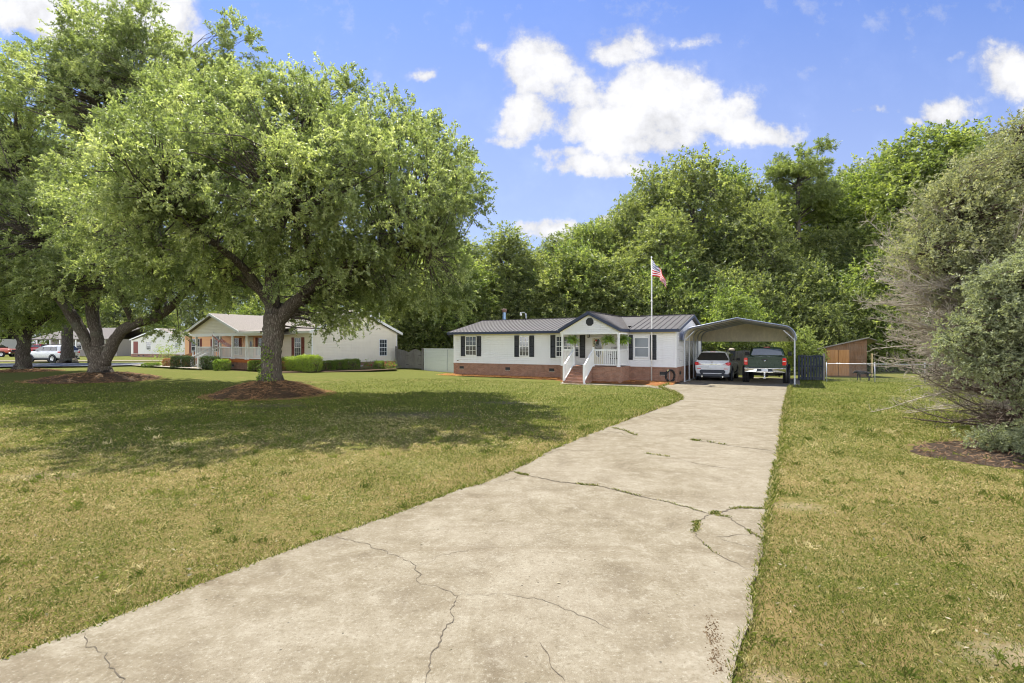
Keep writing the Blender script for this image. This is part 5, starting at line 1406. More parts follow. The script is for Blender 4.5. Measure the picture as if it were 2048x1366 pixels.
    m.build('nameplate', M['galv'], T)
    for sx in (-1, 1):
        for y in (-1.45, 1.42): wheel(T, sx * .87, y, .375, .25, sx)
    m = MB(); m.box(-.75, .75, -2.2, 2.1, .20, .40); m.build('underbody', M['black'], T)
    return T

def build_pickup(label, loc, rz, paint, lift=.0, name='pickup_truck', glass='car_glass', wr_=.40, ww=.27, tread=0, hitch=False, bump='chrome', k=1.0, group=None):
    T = thing(name, label, 'truck', loc, rz, group); T.scale = (k, k, k); P = M[paint]; z0 = lift
    # bed: floor, two sides, tailgate
    for sx in (-1, 1):
        m = MB(); S = []
        for y, t in ((-2.72, .97), (-2.66, 1), (-1.2, 1), (-.72, 1)):
            S.append([(sx * .82, y, .62 + z0), (sx * .96 * t, y, .64 + z0), (sx * 1.01 * t, y, .86 + z0), (sx * 1.0 * t, y, 1.08 + z0), (sx * .965 * t, y, 1.23 + z0), (sx * .90, y, 1.25 + z0), (sx * .82, y, 1.24 + z0)])
        vs = [p for s_ in S for p in s_]; n = 7
        fs = [(j * n + i, j * n + (i + 1) % n, (j + 1) * n + (i + 1) % n, (j + 1) * n + i) for j in range(3) for i in range(n)] + [tuple(range(n)), tuple(range(3 * n, 4 * n))]
        m.add(vs, fs, 0, False); m.build('bed_side', P, T, .015)
        m = MB(); m.prism([(sx * .825, -2.725, .80 + z0), (sx * .985, -2.70, .80 + z0), (sx * .99, -2.70, 1.18 + z0), (sx * .835, -2.725, 1.18 + z0)], (0, -.03, 0)); m.box(min(sx * .95, sx * 1.013), max(sx * .95, sx * 1.013), -2.72, -2.62, .82 + z0, 1.16 + z0); tl = m.build('taillight', M['lens_red'], T, .01)
        m = MB(); m.prism([(sx * .84, -2.758, .985 + z0), (sx * .975, -2.735, .985 + z0), (sx * .975, -2.735, 1.03 + z0), (sx * .84, -2.758, 1.03 + z0)], (0, -.006, 0)); m.build('reverse_lamp', M['lens_clear'], tl)
        m = MB()
        for y in (-1.55, 1.75):
            m.lathe([(wr_ + .03, .0), (wr_ + .09, .03 * sx), (wr_ + .10, -.05 * sx)], 28, 'x', (sx * 1.005, y, wr_ + z0 * .45))
        m.build('wheel_arch', M['black'], T)
    m = MB(); m.box(-.82, .82, -2.66, -.72, .70 + z0, .74 + z0); m.build('bed_floor', M['black'], T)
    m = MB(); m.box(-.82, .82, -2.72, -2.665, .66 + z0, 1.245 + z0); m.box(-.80, .80, -2.735, -2.721, .72 + z0, .80 + z0); m.box(-.80, .80, -2.74, -2.721, 1.14 + z0, 1.22 + z0); m.box(-.78, .78, -2.731, -2.7215, .86 + z0, 1.10 + z0)
    tg = m.build('tailgate', P, T, .012); m = MB(); m.box(-.15, .15, -2.75, -2.735, 1.06 + z0, 1.12 + z0); m.build('handle', M['black'], tg)
    m = MB(); m.lathe([(0, -2.748), (.04, -2.746), (.045, -2.73)], 14, 'y', (0, 0, 1.02 + z0)); m.build('badge', M['chrome'], tg)
    # rear bumper in three pieces
    m = MB(); m.prism([(-.98, -2.70, .42 + z0), (-.40, -2.84, .42 + z0), (-.36, -2.84, .60 + z0), (-.98, -2.74, .62 + z0)], (0, .08, 0)); m.prism([(.98, -2.70, .42 + z0), (.40, -2.84, .42 + z0), (.36, -2.84, .60 + z0), (.98, -2.74, .62 + z0)], (0, .08, 0)); m.box(-.40, .40, -2.83, -2.72, .40 + z0, .47 + z0); m.box(-.99, .99, -2.84, -2.68, .60 + z0, .645 + z0)
    bo = m.build('rear_bumper', M[bump], T, .012)
    m = MB(); m.box(-.36, .36, -2.825, -2.74, .47 + z0, .60 + z0); m.build('plate_recess', M['grey_dark'], bo)
    text_plate(bo, (0, -2.828, .535 + z0), .31, .14, '')
    if hitch:
        m = MB(); m.box(-.035, .035, -2.95, -2.6, .34 + z0, .41 + z0); m.box(-.03, .03, -2.96, -2.89, .12 + z0, .36 + z0); m.lathe([(.0, .30 + z0), (.02, .29 + z0), (.02, .25 + z0), (.03, .22 + z0), (.03, .15 + z0)], 12, 'z', (0, -2.98, 0)); m.box(-.05, .05, -2.99, -2.95, .10 + z0, .16 + z0); m.build('tow_hitch', M['alloy'], T)
    # lower front body and cab
    prof = [(0, .50), (.75, .50), (.95, .54), (1.0, .80), (1.0, 1.02), (.97, 1.18), (.90, 1.26), (.0, 1.28)]
    def sec(y, sx=1.0, top=None):
        return [(x * sx, y, (z if not top or i < 5 else min(z, top + (0, .04, .07)[i - 5])) + z0) for i, (x, z) in enumerate(prof)]
    m = MB(); loft(m, [sec(-.70), sec(-.66), sec(.4), sec(1.25), sec(1.35, 1, 1.13), sec(2.4, 1, 1.10), sec(2.66, .97, 1.05), sec(2.74, .93, 1.0)]); b = m.build('body', P, T); s = b.modifiers.new('s', 'SUBSURF'); s.levels = s.render_levels = 1
    cp = [(0, 1.20), (.90, 1.20), (.905, 1.28), (.76, 1.68), (.68, 1.745), (0, 1.77)]
    def csec(ys, sx=1.0): return [(x * sx, ys[i], z + z0) for i, (x, z) in enumerate(cp)]
    m = MB(); loft(m, [csec([-.66, -.66, -.64, -.56, -.53, -.52], .97), csec([-.62, -.62, -.60, -.50, -.46, -.45]), csec([.2] * 6), csec([1.3, 1.3, 1.22, .70, .58, .52]), csec([1.36, 1.36, 1.28, .76, .64, .58], .97)]); b = m.build('cab', P, T); s = b.modifiers.new('s', 'SUBSURF'); s.levels = s.render_levels = 2
    m = MB(); g = [(-.80, 1.30), (.80, 1.30), (.69, 1.655), (-.69, 1.655)]; panel(m, [(x, -.665 + (z - 1.28) * .24, z + z0) for x, z in g], (0, -1, .25), .02); rw = m.build('rear_window', M[glass], T)
    m = MB(); m.box(-.16, .16, -.60, -.52, 1.735 + z0, 1.765 + z0); m.build('brake_light', M['lens_red'], T)
    m = MB(); panel(m, [(-.76, 1.30, 1.32 + z0), (.76, 1.30, 1.32 + z0), (.64, .76, 1.69 + z0), (-.64, .76, 1.69 + z0)], (0, .6, 1), .03); m.build('windscreen', M['car_glass'], T)
    for sx in (-1, 1):
        for ya, yb, ta, tb in ((-.52, .25, -.42, .25), (.32, 1.12, .32, .74)):
            m = MB(); xo = lambda z: .915 - (z - 1.28) * .36
            panel(m, [(sx * xo(1.32), ya, 1.32 + z0), (sx * xo(1.32), yb, 1.32 + z0), (sx * xo(1.65), tb, 1.65 + z0), (sx * xo(1.65), ta, 1.65 + z0)], (sx, 0, .3), .014); m.build('side_window', M['car_glass'], T)
        m = MB(); m.bar((sx * .93, 1.0, 1.26 + z0), (sx * 1.08, .98, 1.32 + z0), .05, .05); m.box(min(sx * 1.03, sx * 1.24), max(sx * 1.03, sx * 1.24), .92, 1.02, 1.24 + z0, 1.46 + z0); m.build('mirror', M['black'], T, .02)
        m = MB(); panel(m, [(sx * .55, 2.70, .88 + z0), (sx * .90, 2.62, .88 + z0), (sx * .92, 2.56, 1.06 + z0), (sx * .55, 2.68, 1.06 + z0)], (0, 1, 0), .05); m.build('headlight', M['lens_clear'], T)
        m = MB(); m.bar((sx * .98, -.4, .44 + z0), (sx * .98, 1.2, .44 + z0), .08, .06); m.build('running_board', M['black'], T)
    m = MB(); m.box(-.54, .54, 2.66, 2.76, .70 + z0, 1.04 + z0); m.build('grille', M['grey_dark'], T, .01); m = MB(); m.box(-.96, .96, 2.64, 2.84, .44 + z0, .66 + z0); m.build('front_bumper', M[bump], T, .03)
    m = MB(); m.box(-.55, -.45, -2.6, 2.5, .40 + z0 * .9, .54 + z0); m.box(.45, .55, -2.6, 2.5, .40 + z0 * .9, .54 + z0); m.tube([(-.8, -1.55, wr_), (.8, -1.55, wr_)], .06, 10); m.lathe([(0, -.16), (.14, -.1), (.16, 0), (.14, .1), (0, .16)], 14, 'x', (0, -1.55, wr_)); m.tube([(-.8, 1.75, wr_), (.8, 1.75, wr_)], .05, 10)
    m.build('chassis', M['black'], T)
    for sx in (-1, 1):
        for y in (-1.55, 1.75): wheel(T, sx * (.93 + max(0, ww - .27)), y, wr_, ww, sx, 'alloy', tread)
    return T

def build_vehicles():
    x = wr(1424.5, 2.0); p = l1(x, 2.0 + 2.45, DTOP)
    build_suv('white sport utility car parked rear out under the left half of the carport', p, A1, 'paint_white')
    x = wr(1529.5, 1.35); p = l1(x, 1.35 + 2.72, DTOP)
    build_pickup('lifted dark green pickup with chrome bumper and chunky tyres under the carport', p, A1, 'paint_green', .20, glass='car_glass_blue', wr_=.455, ww=.33, tread=1, hitch=True)
    # across the lane
    X, Y, _ = pp(103, 726, 52); build_suv('white sport utility car seen side on between two dark oak trunks', (X, Y, .34), R(78), 'paint_white', k=1.02)
    X, Y, _ = pp(8, 714, 74); build_pickup('orange red pickup at the left edge facing the small oak trunk', (X - 1.6, Y, .34), R(-80), 'paint_orange', .05)
    X, Y, _ = pp(84, 712, 78); build_pickup('red pickup parked behind the white car, facing left', (X, Y, .34), R(88), 'paint_red', .10)
    X, Y, _ = pp(104, 710, 84); build_suv('silver car mostly hidden behind the red pickup bed', (X + 1.2, Y, .34), R(92), 'paint_silver')

# ================================================================== smaller things
def build_flag():
    x, y, _ = pp(1303, 765, 28.0)
    T = thing('flagpole', 'tall slim pale metal flagpole rising from the mulch before the house', 'flagpole', (x, y, 0))
    m = MB(); m.tube([(0, 0, -.1), (0, 0, 2.0), (0, 0, 4.6), (0, 0, 6.95)], [.038, .036, .030, .022], 12); m.build('pole', M['pole'], T)
    m = MB()
    for z in (.92, 4.55): m.lathe([(.0, z + .06), (.045, z + .05), (.05, z), (.045, z - .05), (0, z - .06)], 12)
    m.build('collar', M['pole'], T)
    m = MB(); m.lathe([(0, 6.94), (.03, 6.95), (.05, 7.0), (.03, 7.05), (0, 7.06)], 12); m.build('finial', M['trim_white'], T)
    m = MB(); m.tube([(.045, 0, 6.8), (.05, 0, 4.0), (.045, 0, 1.1)], .005, 5); m.build('halyard', M['trim_white'], T)
    m = MB(); m.bar((-.03, -.02, 1.05), (-.03, -.02, 1.2), .03, .03); m.build('cleat', M['galv'], T)
    flag_mesh('flag', 'American flag with stars and stripes drooping from the tall flagpole', (x + .05, y, 6.88), 0, hang_pole)
    # flag leaning from the neighbour's porch post
    a = Vector(pp(426, 664, 40.6)); b = Vector(pp(446, 682, 39.6))
    d = Vector(pp(459, 692, 39.2)) - a
    T = thing('porch_flagpole', 'short slanted flag staff fixed to the neighbour porch post', 'flag staff', a)
    m = MB(); q = Vector(pp(438, 690, 40.9)) - a; m.tube([(0, 0, 0), q], .014, 8); m.build('staff', M['pole'], T); m = MB(); m.lathe([(0, .05), (.03, .03), (.035, 0), (.02, -.03)], 10); m.build('finial', M['trim_white'], T)
    flag_mesh('flag', 'American flag hanging diagonally across the neighbour house porch', a, 0, lambda s, t: (d.x * s - .10 * t + .05 * math.sin(7 * t), d.y * s * .6 + .10 * math.sin(6 * s + 3 * t), d.z * s - .34 * t - .05 * math.sin(3 * s)))

def hang_pole(s, t):
    top = Vector((.78 * s ** .95, 0, -1.12 * s ** 1.05)); e = s
    bot = Vector((.40 * min(1, s / .3) + .32 * max(0, (s - .3) / .7), 0, -.92 - .05 * min(1, s / .3) - .66 * max(0, (s - .3) / .7)))
    p = top + (bot - top) * t
    amp = .16 * min(1, s * 3)
    p.y = amp * math.sin(s * 9 + t * 3.4) + .07 * s * math.sin(t * 11)
    p.x += .03 * math.sin(s * 16 + t * 4) * s
    return p

def flag_mesh(name, label, loc, rz, fn, nu=60, nv=39):
    me = bpy.data.meshes.new(name); vs = [tuple(fn(i / nu, j / nv)) for j in range(nv + 1) for i in range(nu + 1)]
    fs = [(j * (nu + 1) + i, (j + 1) * (nu + 1) + i, (j + 1) * (nu + 1) + i + 1, j * (nu + 1) + i + 1) for j in range(nv) for i in range(nu)]
    me.from_pydata(vs, [], fs); uv = me.uv_layers.new(name='UVMap')
    for p in me.polygons:
        p.use_smooth = True
        for li, vi in zip(p.loop_indices, p.vertices): uv.data[li].uv = ((vi % (nu + 1)) / nu, 1 - (vi // (nu + 1)) / nv)
    if 'flag' not in M:
        m = NT('stars_and_stripes'); u = m.n('ShaderNodeUVMap'); sp = m.n('ShaderNodeSeparateXYZ'); m.t.links.new(u.outputs[0], sp.inputs[0]); U, V = sp.outputs[0], sp.outputs[1]
        st = m.math('LESS_THAN', m.math('FRACT', m.math('MULTIPLY', V, 6.5)), .5)
        col = m.mix(st, (.80, .79, .78), (.56, .010, .022))
        can = m.math('MULTIPLY', m.math('LESS_THAN', U, .40), m.math('GREATER_THAN', V, 6 / 13))
        cu = m.math('MULTIPLY', U, 11 / .40 / 2); cv = m.math('MULTIPLY', m.math('SUBTRACT', V, 6 / 13), 9 / (7 / 13) / 2)
        def dots(du, dv):
            a = m.math('SUBTRACT', m.math('FRACT', m.math('ADD', cu, du)), .5); b = m.math('SUBTRACT', m.math('FRACT', m.math('ADD', cv, dv)), .5)
            return m.math('LESS_THAN', m.math('SQRT', m.math('ADD', m.math('MULTIPLY', a, a), m.math('MULTIPLY', b, b))), .27)
        star = m.math('MAXIMUM', dots(0, 0), dots(.5, .5))
        col = m.mix(can, col, m.mix(star, (.018, .03, .14), (.80, .80, .80)))
        p = m.bsdf(col, .8, .1); t = m.n('ShaderNodeBsdfTranslucent'); m.set(t.inputs[0], col); mx = m.n('ShaderNodeMixShader'); mx.inputs[0].default_value = .35
        m.t.links.new(p.outputs[0], mx.inputs[1]); m.t.links.new(t.outputs[0], mx.inputs[2]); M['flag'] = m.done(mx)
    me.materials.append(M['flag']); o = link(name, me); o.location = loc; o.rotation_euler = (0, 0, rz)
    return tag(o, label, 'flag')

def build_dog():
    X, Y, _ = pp(1726, 764, 29.3)
    me = bpy.data.meshes.new('dog'); V = []; E = []; Rr = []
    def chain(pts, start=None):
        prev = start
        for p, r in pts:
            V.append(p); Rr.append(r)
            if prev is not None: E.append((prev, len(V) - 1))
            prev = len(V) - 1
        return prev
    # facing -x; x forward negative
    pel = chain([((.26, 0, .50), (.085, .10))])
    mid = chain([((.08, 0, .49), (.085, .105)), ((-.10, 0, .48), (.10, .13))], pel)
    sho = chain([((-.22, 0, .50), (.10, .13))], mid)
    nk = chain([((-.30, 0, .54), (.07, .085)), ((-.37, 0, .545), (.06, .065)), ((-.43, 0, .51), (.06, .062)), ((-.49, 0, .46), (.038, .038)), ((-.53, 0, .425), (.026, .026))], sho)
    for s in (-1, 1):
        chain([((-.40, s * .055, .58), (.022, .016)), ((-.385, s * .085, .545), (.02, .012)), ((-.39, s * .09, .50), (.01, .008))], nk - 3)
        f = -.02 * s
        chain([((-.22 + f, s * .085, .42), (.055, .05)), ((-.215 + f, s * .085, .27), (.032, .03)), ((-.22 + f * 2, s * .085, .14), (.024, .024)), ((-.215 + f * 2, s * .085, .04), (.024, .022)), ((-.245 + f * 2, s * .085, .02), (.026, .018))], sho)
        h = .05 * s
        chain([((.27 + h * .3, s * .08, .42), (.07, .06)), ((.22 + h, s * .085, .31), (.045, .04)), ((.32 + h, s * .085, .19), (.024, .024)), ((.30 + h, s * .085, .04), (.024, .022)), ((.27 + h, s * .085, .02), (.026, .018))], pel)
    chain([((.34, 0, .50), (.028, .028)), ((.45, 0, .43), (.018, .018)), ((.56, 0, .39), (.010, .010))], pel)
    me.from_pydata(V, E, [])
    o = link('dog', me); md = o.modifiers.new('skin', 'SKIN'); md.use_smooth_shade = True
    for v, r in zip(me.skin_vertices[0].data, Rr): v.radius = r
    me.skin_vertices[0].data[0].use_root = True
    s = o.modifiers.new('s', 'SUBSURF'); s.levels = s.render_levels = 2
    m = NT('dark_brindle_coat'); v = m.coord(); col = m.ramp(m.noise(v, 7, 5, .7), [(.40, (.020, .018, .017)), (.62, (.05, .042, .036)), (.75, (.16, .11, .07))])
    me.materials.append(m.done(m.bsdf(col, .7, .2)))
    o.location = (X, Y, 0); o.scale = (1.0, 1.0, 1.0); o.rotation_euler = (0, 0, R(-15))
    tag(o, 'dark brindle dog standing on the grass behind the chain link fence, head lowered', 'dog')

def build_porch_things():
    # hanging ferns
    rng = np.random.default_rng(21); base = None
    spots = [(1145.5, -1.80, 'hanging fern basket on the left of the three at the grey house porch'), (1216.5, -1.80, 'hanging fern basket in front of the oval glazed door'), (1247.5, -.95, 'hanging fern basket at the right side of the porch, nearest the big window')]
    for i, (u, y, lab) in enumerate(spots):
        x = wr(u, y); z = 2.42; p = l1(x, y, z)
        if base is None:
            T = thing('hanging_fern', lab, 'plant', p, 0, 'ferns hanging along the porch beam')
            m = MB(); m.lathe([(.0, -.16), (.11, -.15), (.16, 0), (.17, .0), (.15, -.01), (0, -.01)], 20); m.build('basket', M['wood_brown'], T)
            m = MB()
            for k in range(3): a = k * 2.094; m.tube([(.16 * math.cos(a), .16 * math.sin(a), 0), (0, 0, .32)], .004, 4)
            m.tube([(0, 0, .32), (0, 0, .395)], .005, 4); m.build('hanger', M['black'], T)
            Ps = []; Ts = []
            for f in range(150):
                a = rng.uniform(0, 6.283); el = rng.uniform(-.75, 1.45); L = rng.uniform(.28, .46); o = np.array([math.cos(a), math.sin(a)])
                tn = rng.normal(.5, .2)
                for k in range(14):
                    t = (k + 1) / 14; r = L * t * math.cos(el) * 1.0 + .05; zz = L * t * math.sin(el) - .62 * (L * t) ** 2 * (1.6 + el) * .42
                    c = np.array([o[0] * r, o[1] * r, zz]); sd = np.array([-o[1], o[0], .0]); ln = .085 * (1 - .6 * t)
                    fw = np.array([o[0], o[1], math.sin(el) - 1.2 * t]) * .028
                    for sg in (-1, 1):
                        tip = c + sd * sg * ln + fw * .6 + np.array([0, 0, rng.normal(-.01, .012)])
                        Ps.append([c - fw * .3, c + (tip - c) * .5 - fw * .4, tip, c + (tip - c) * .5 + fw * .4]); Ts.append(tn + rng.normal(0, .08) + .15 * t)
            quads_mesh('fronds', np.array(Ps), M['leaf_fern'], np.clip(np.array(Ts), 0, 1), T); base = T
        else: copy_thing(base, p, i * 1.9, None, lab)
    # rocking chair on the right of the porch
    p = l1(wr(1229, -.85), -.85, .90); T = thing('rocking_chair', 'dark rocking chair on the small porch behind the right railing', 'chair', p, A1 + R(8))
    K = M['black']
    m = MB(); m.box(-.25, .25, -.25, .25, .40, .43); m.build('seat', K, T, .006)
    m = MB()
    for x in np.linspace(-.21, .21, 7): m.bar((x, .22, .43), (x, .36, 1.08), .035, .015)
    m.bar((-.25, .36, 1.08), (.25, .36, 1.08), .09, .03); m.build('backrest', K, T)
    for sx in (-1, 1):
        for y in (-.22, .22):
            m = MB(); m.bar((sx * .23, y, .05), (sx * .23, y, .66 if y < 0 else .64), .035, .035); m.build('leg', K, T)
        m = MB(); m.bar((sx * .25, -.30, .66), (sx * .25, .28, .66), .07, .025); m.build('armrest', K, T)
        m = MB(); m.tube([(sx * .23, -.42, .09), (sx * .23, -.2, .035), (sx * .23, .05, .02), (sx * .23, .3, .045), (sx * .23, .5, .11)], .02, 6); m.build('rocker', K, T)
    # flower wreath on the door side
    x = wr(1192.5, -.07); p = l1(x, -.085, 2.25)
    P = []; Ts = []
    for k in range(160):
        a = rng.uniform(0, 6.283); c = np.array([.14 * math.cos(a) + rng.normal(0, .03), rng.normal(0, .02), .17 * math.sin(a) + rng.normal(0, .03)]); d = rng.normal(0, 1, 3); d /= np.linalg.norm(d); s = np.cross(d, rng.normal(0, 1, 3)); s /= np.linalg.norm(s); P.append([c, c + d * .03 + s * .015, c + d * .06, c + d * .03 - s * .015]); Ts.append(rng.uniform(.2, .9))
    o = thing('door_wreath', 'small leafy wreath with a red flower on the front door', 'wreath', p, A1); quads_mesh('leaves', np.array(P), M['leaf_hedge_dark'], np.array(Ts), o)
    m = MB(); m.lathe([(0, .0), (.05, .01), (.06, .03), (0, .05)], 10, 'y', (.02, -.07, .12)); m.build('flower', M['petals'], o)
    # garden hose coil by the skirting
    x = wr(1340.5, -.28); p = l1(x, -.28, .40); T = thing('hose_coil', 'coil of dark garden hose propped at the house corner', 'hose', p, A1 + R(52))
    m = MB(); pts = []
    for k in range(190):
        a = k / 24 * 2 * math.pi; rr = .29 + .030 * math.sin(k * .37); pts.append((rr * math.cos(a), .055 * math.sin(k * .61), rr * math.sin(a) * 1.12))
    m.tube(pts, .014, 6); m.build('hose', M['black'], T)
    m = MB(); m.tube([(-.05, 0, .32), (-.16, -.02, .33), (-.24, -.05, .27)], [.02, .025, .016], 8); m.build('nozzle', plain('pale_yellow_plastic', (.70, .62, .26), .5), T)
    m = MB(); m.tube([(0, .05, -.38), (.0, .04, .30), (0, .22, .33)], .013, 6); m.build('hanger', M['galv'], T)
    # rooftop antenna and satellite dish beyond the cream house
    a = pp(758.5, 640, 46); T = thing('tv_antenna', 'thin white television aerial behind the cream house roof', 'antenna', (a[0], a[1], .2)); m = MB(); top = pp(758.5, 622.5, 46)[2] - .2; m.tube([(0, 0, 0), (0, 0, top)], .022, 8); m.build('mast', M['pole'], T)
    m = MB(); m.tube([(-1.3, 0, top - .03), (.3, 0, top - .03)], .012, 6)
    for k in range(9): m.tube([(-1.25 + k * .17, -.35, top - .03), (-1.25 + k * .17, .35, top - .03)], .007, 5)
    m.build('crossbars', M['pole'], T)
    a = pp(796, 643, 47); T = thing('satellite_dish', 'round pale satellite dish on a pole above the cream house eave', 'satellite dish', (a[0], a[1], .2)); zz = a[2] - .2; m = MB()
    m.lathe([(0, .0), (.12, .012), (.24, .05), (.33, .10), (.335, .10), (.24, .062), (0, .012)], 28, 'y', (0, 0, 0)); d = m.build('dish', M['trim_white'], T); d.location = (0, 0, zz); d.rotation_euler = (R(28), 0, R(160))
    m = MB(); m.tube([(0, .05, -.2), (0, .05, zz - .05)], .03, 8); m.build('mast', M['galv'], T); m = MB(); m.tube([(0, -.04, zz - .3), (.12, -.45, zz - .05)], .012, 6); m.lathe([(0, -.05), (.03, -.04), (.03, .04), (0, .05)], 10, 'y', (.12, -.47, zz - .05)); m.build('receiver_arm', M['galv'], T)
    # dark bin post behind the car
    a = pp(1463.5, 757, 33.2); T = thing('post_box', 'dark square post with a pale cap behind the white car', 'post', (a[0], a[1], 0)); m = MB(); m.box(-.16, .16, -.16, .16, -.1, 1.72); m.build('post', M['wood_dark'], T); m = MB(); m.lathe([(0, 1.9), (.14, 1.87), (.2, 1.8), (.2, 1.73), (0, 1.72)], 14); m.build('cap', plain('tan_cap', (.5, .42, .33), .8), T)
# ================================================================== vegetation
def nrm(a): return a / (np.linalg.norm(a, axis=-1, keepdims=True) + 1e-9)

def sprays(rng, C, OUT, twigs, per, tl, L, W, spread=.15, ao=.8, ar=.8, up=.15, droop=.25, upn=.9, tsd=.13, lsd=.13, tone0=.5, axis_r=.75, tonez=None):
    """leaf quads on twigs radiating from cluster centres C"""
    K = len(C)
    d = nrm(OUT[:, None, :] * ao + rng.normal(0, ar, (K, twigs, 3)) + np.array([0, 0, up]))
    ln = tl * rng.uniform(.45, 1.15, (K, twigs, 1))
    st = C[:, None, :] + rng.normal(0, spread, (K, twigs, 3))
    t = rng.uniform(.04, 1, (K, twigs, per, 1)) ** .8
    pos = st[:, :, None, :] + d[:, :, None, :] * ln[:, :, None, :] * t
    pos[..., 2] -= (droop * (ln[:, :, None, :] * t) ** 2)[..., 0]
    pos += rng.normal(0, .03 * tl, pos.shape)
    ax = nrm(d[:, :, None, :] * .75 + rng.normal(0, axis_r, pos.shape) - np.array([0, 0, .15]))
    n0 = nrm(rng.normal(0, 1, pos.shape) + np.array([0, 0, upn]))
    sd = nrm(np.cross(ax, n0))
    sz = rng.uniform(.65, 1.25, pos.shape[:-1] + (1,))
    base = pos; tip = pos + ax * L * sz; mid = pos + ax * L * sz * .52 + np.cross(sd, ax) * L * .06
    P = np.stack([base, mid + sd * W * sz * .5, tip, mid - sd * W * sz * .5], -2).reshape(-1, 4, 3)
    tone = tone0 + rng.normal(0, tsd, (K, 1, 1)) + rng.normal(0, tsd * .6, (K, twigs, 1)) + rng.normal(0, lsd, (K, twigs, per))
    if tonez is not None: tone = tone + tonez[:, None, None]
    return P, np.clip(tone, 0, 1).ravel(), st, d, ln

def lobe_points(rng, lobes, n, shell=(.5, 1.0), low=-.55):
    """cluster centres in the outer part of a union of ellipsoids; returns centres, outward directions"""
    lo = np.array([[*c, *r] for c, r in lobes], float)
    wts = (lo[:, 3] * lo[:, 4] * lo[:, 5]) ** (2 / 3); wts /= wts.sum()
    C = []; O = []
    while len(C) < n:
        k = rng.choice(len(lo), p=wts); d = nrm(rng.normal(0, 1, 3))
        if d[2] < low: continue
        r = rng.uniform(shell[0] ** 2, shell[1] ** 2) ** .5
        p = lo[k, :3] + d * r * lo[k, 3:]
        # deep inside another lobe: mostly skip
        q = np.sqrt((((p - lo[:, :3]) / lo[:, 3:]) ** 2).sum(1)); q[k] = 9
        if q.min() < .55 and rng.uniform() < .85: continue
        C.append(p); O.append(nrm(d / lo[k, 3:]))
    return np.array(C), np.array(O)

def tree(name, label, loc, limbs, lobes, n, twigs, per, tl, L, W, bark, leaf, seed, group=None, shell=(.5, 1.0), low=-.55, cat='tree', twig_tubes=True, extra=None, **kw):
    rng = np.random.default_rng(seed)
    T = thing(name, label, cat, loc, 0, group)
    C, O = lobe_points(rng, lobes, n, shell, low)
    P, tone, st, d, ln = sprays(rng, C, O, twigs, per, tl, L, W, **kw)
    quads_mesh('crown', P, M[leaf], tone, T)
    mb = MB(); nodes = []
    for pts in limbs:
        q = [Vector(p[:3]) for p in pts]; r = [p[3] for p in pts]
        # smooth and wobble the limb
        Q = []; Rr = []
        for i in range(len(q) - 1):
            m_ = 5
            p0, p1, p2, p3 = q[max(0, i - 1)], q[i], q[i + 1], q[min(len(q) - 1, i + 2)]
            for k in range(m_):
                t = k / m_
                p = .5 * ((2 * p1) + (p2 - p0) * t + (2 * p0 - 5 * p1 + 4 * p2 - p3) * t * t + (3 * p1 - p0 - 3 * p2 + p3) * t ** 3)
                rr = r[i] + (r[i + 1] - r[i]) * t
                w_ = .05 * rr
                Q.append(p + Vector(rng.normal(0, w_, 3))); Rr.append(rr * rng.uniform(.97, 1.04))
        Q.append(q[-1]); Rr.append(r[-1])
        mb.tube(Q, Rr, 12 if r[0] > .2 else 8)
        nodes += [(p.x, p.y, p.z, a) for p, a in zip(Q, Rr)]
    N = np.array(nodes)
    if twig_tubes:
        hi = N[:, 2] > .25 * N[:, 2].max() if len(N) > 12 else np.ones(len(N), bool)
        NN = N[hi]
        for i in range(len(C)):
            c = C[i]; dd = np.linalg.norm(NN[:, :3] - c, axis=1) + .6 * np.maximum(0, NN[:, 2] - c[2])
            j = int(np.argmin(dd)); p0 = Vector(NN[j, :3]); c = Vector(c); D = c - p0; Ln = D.length
            if Ln < .3 or i % kw.get('tube_step', 1): continue
            side = Vector(rng.normal(0, .10 * Ln, 3)); r0 = min(NN[j, 3] * .6, .012 + .012 * Ln)
            mb.tube([p0, p0 + D * .35 + side + Vector((0, 0, .06 * Ln)), p0 + D * .7 + side * .7 + Vector((0, 0, .05 * Ln)), c], [r0, r0 * .7, r0 * .45, .006], 4, 0, False)
    mb.build('trunk', M[bark], T)
    return T

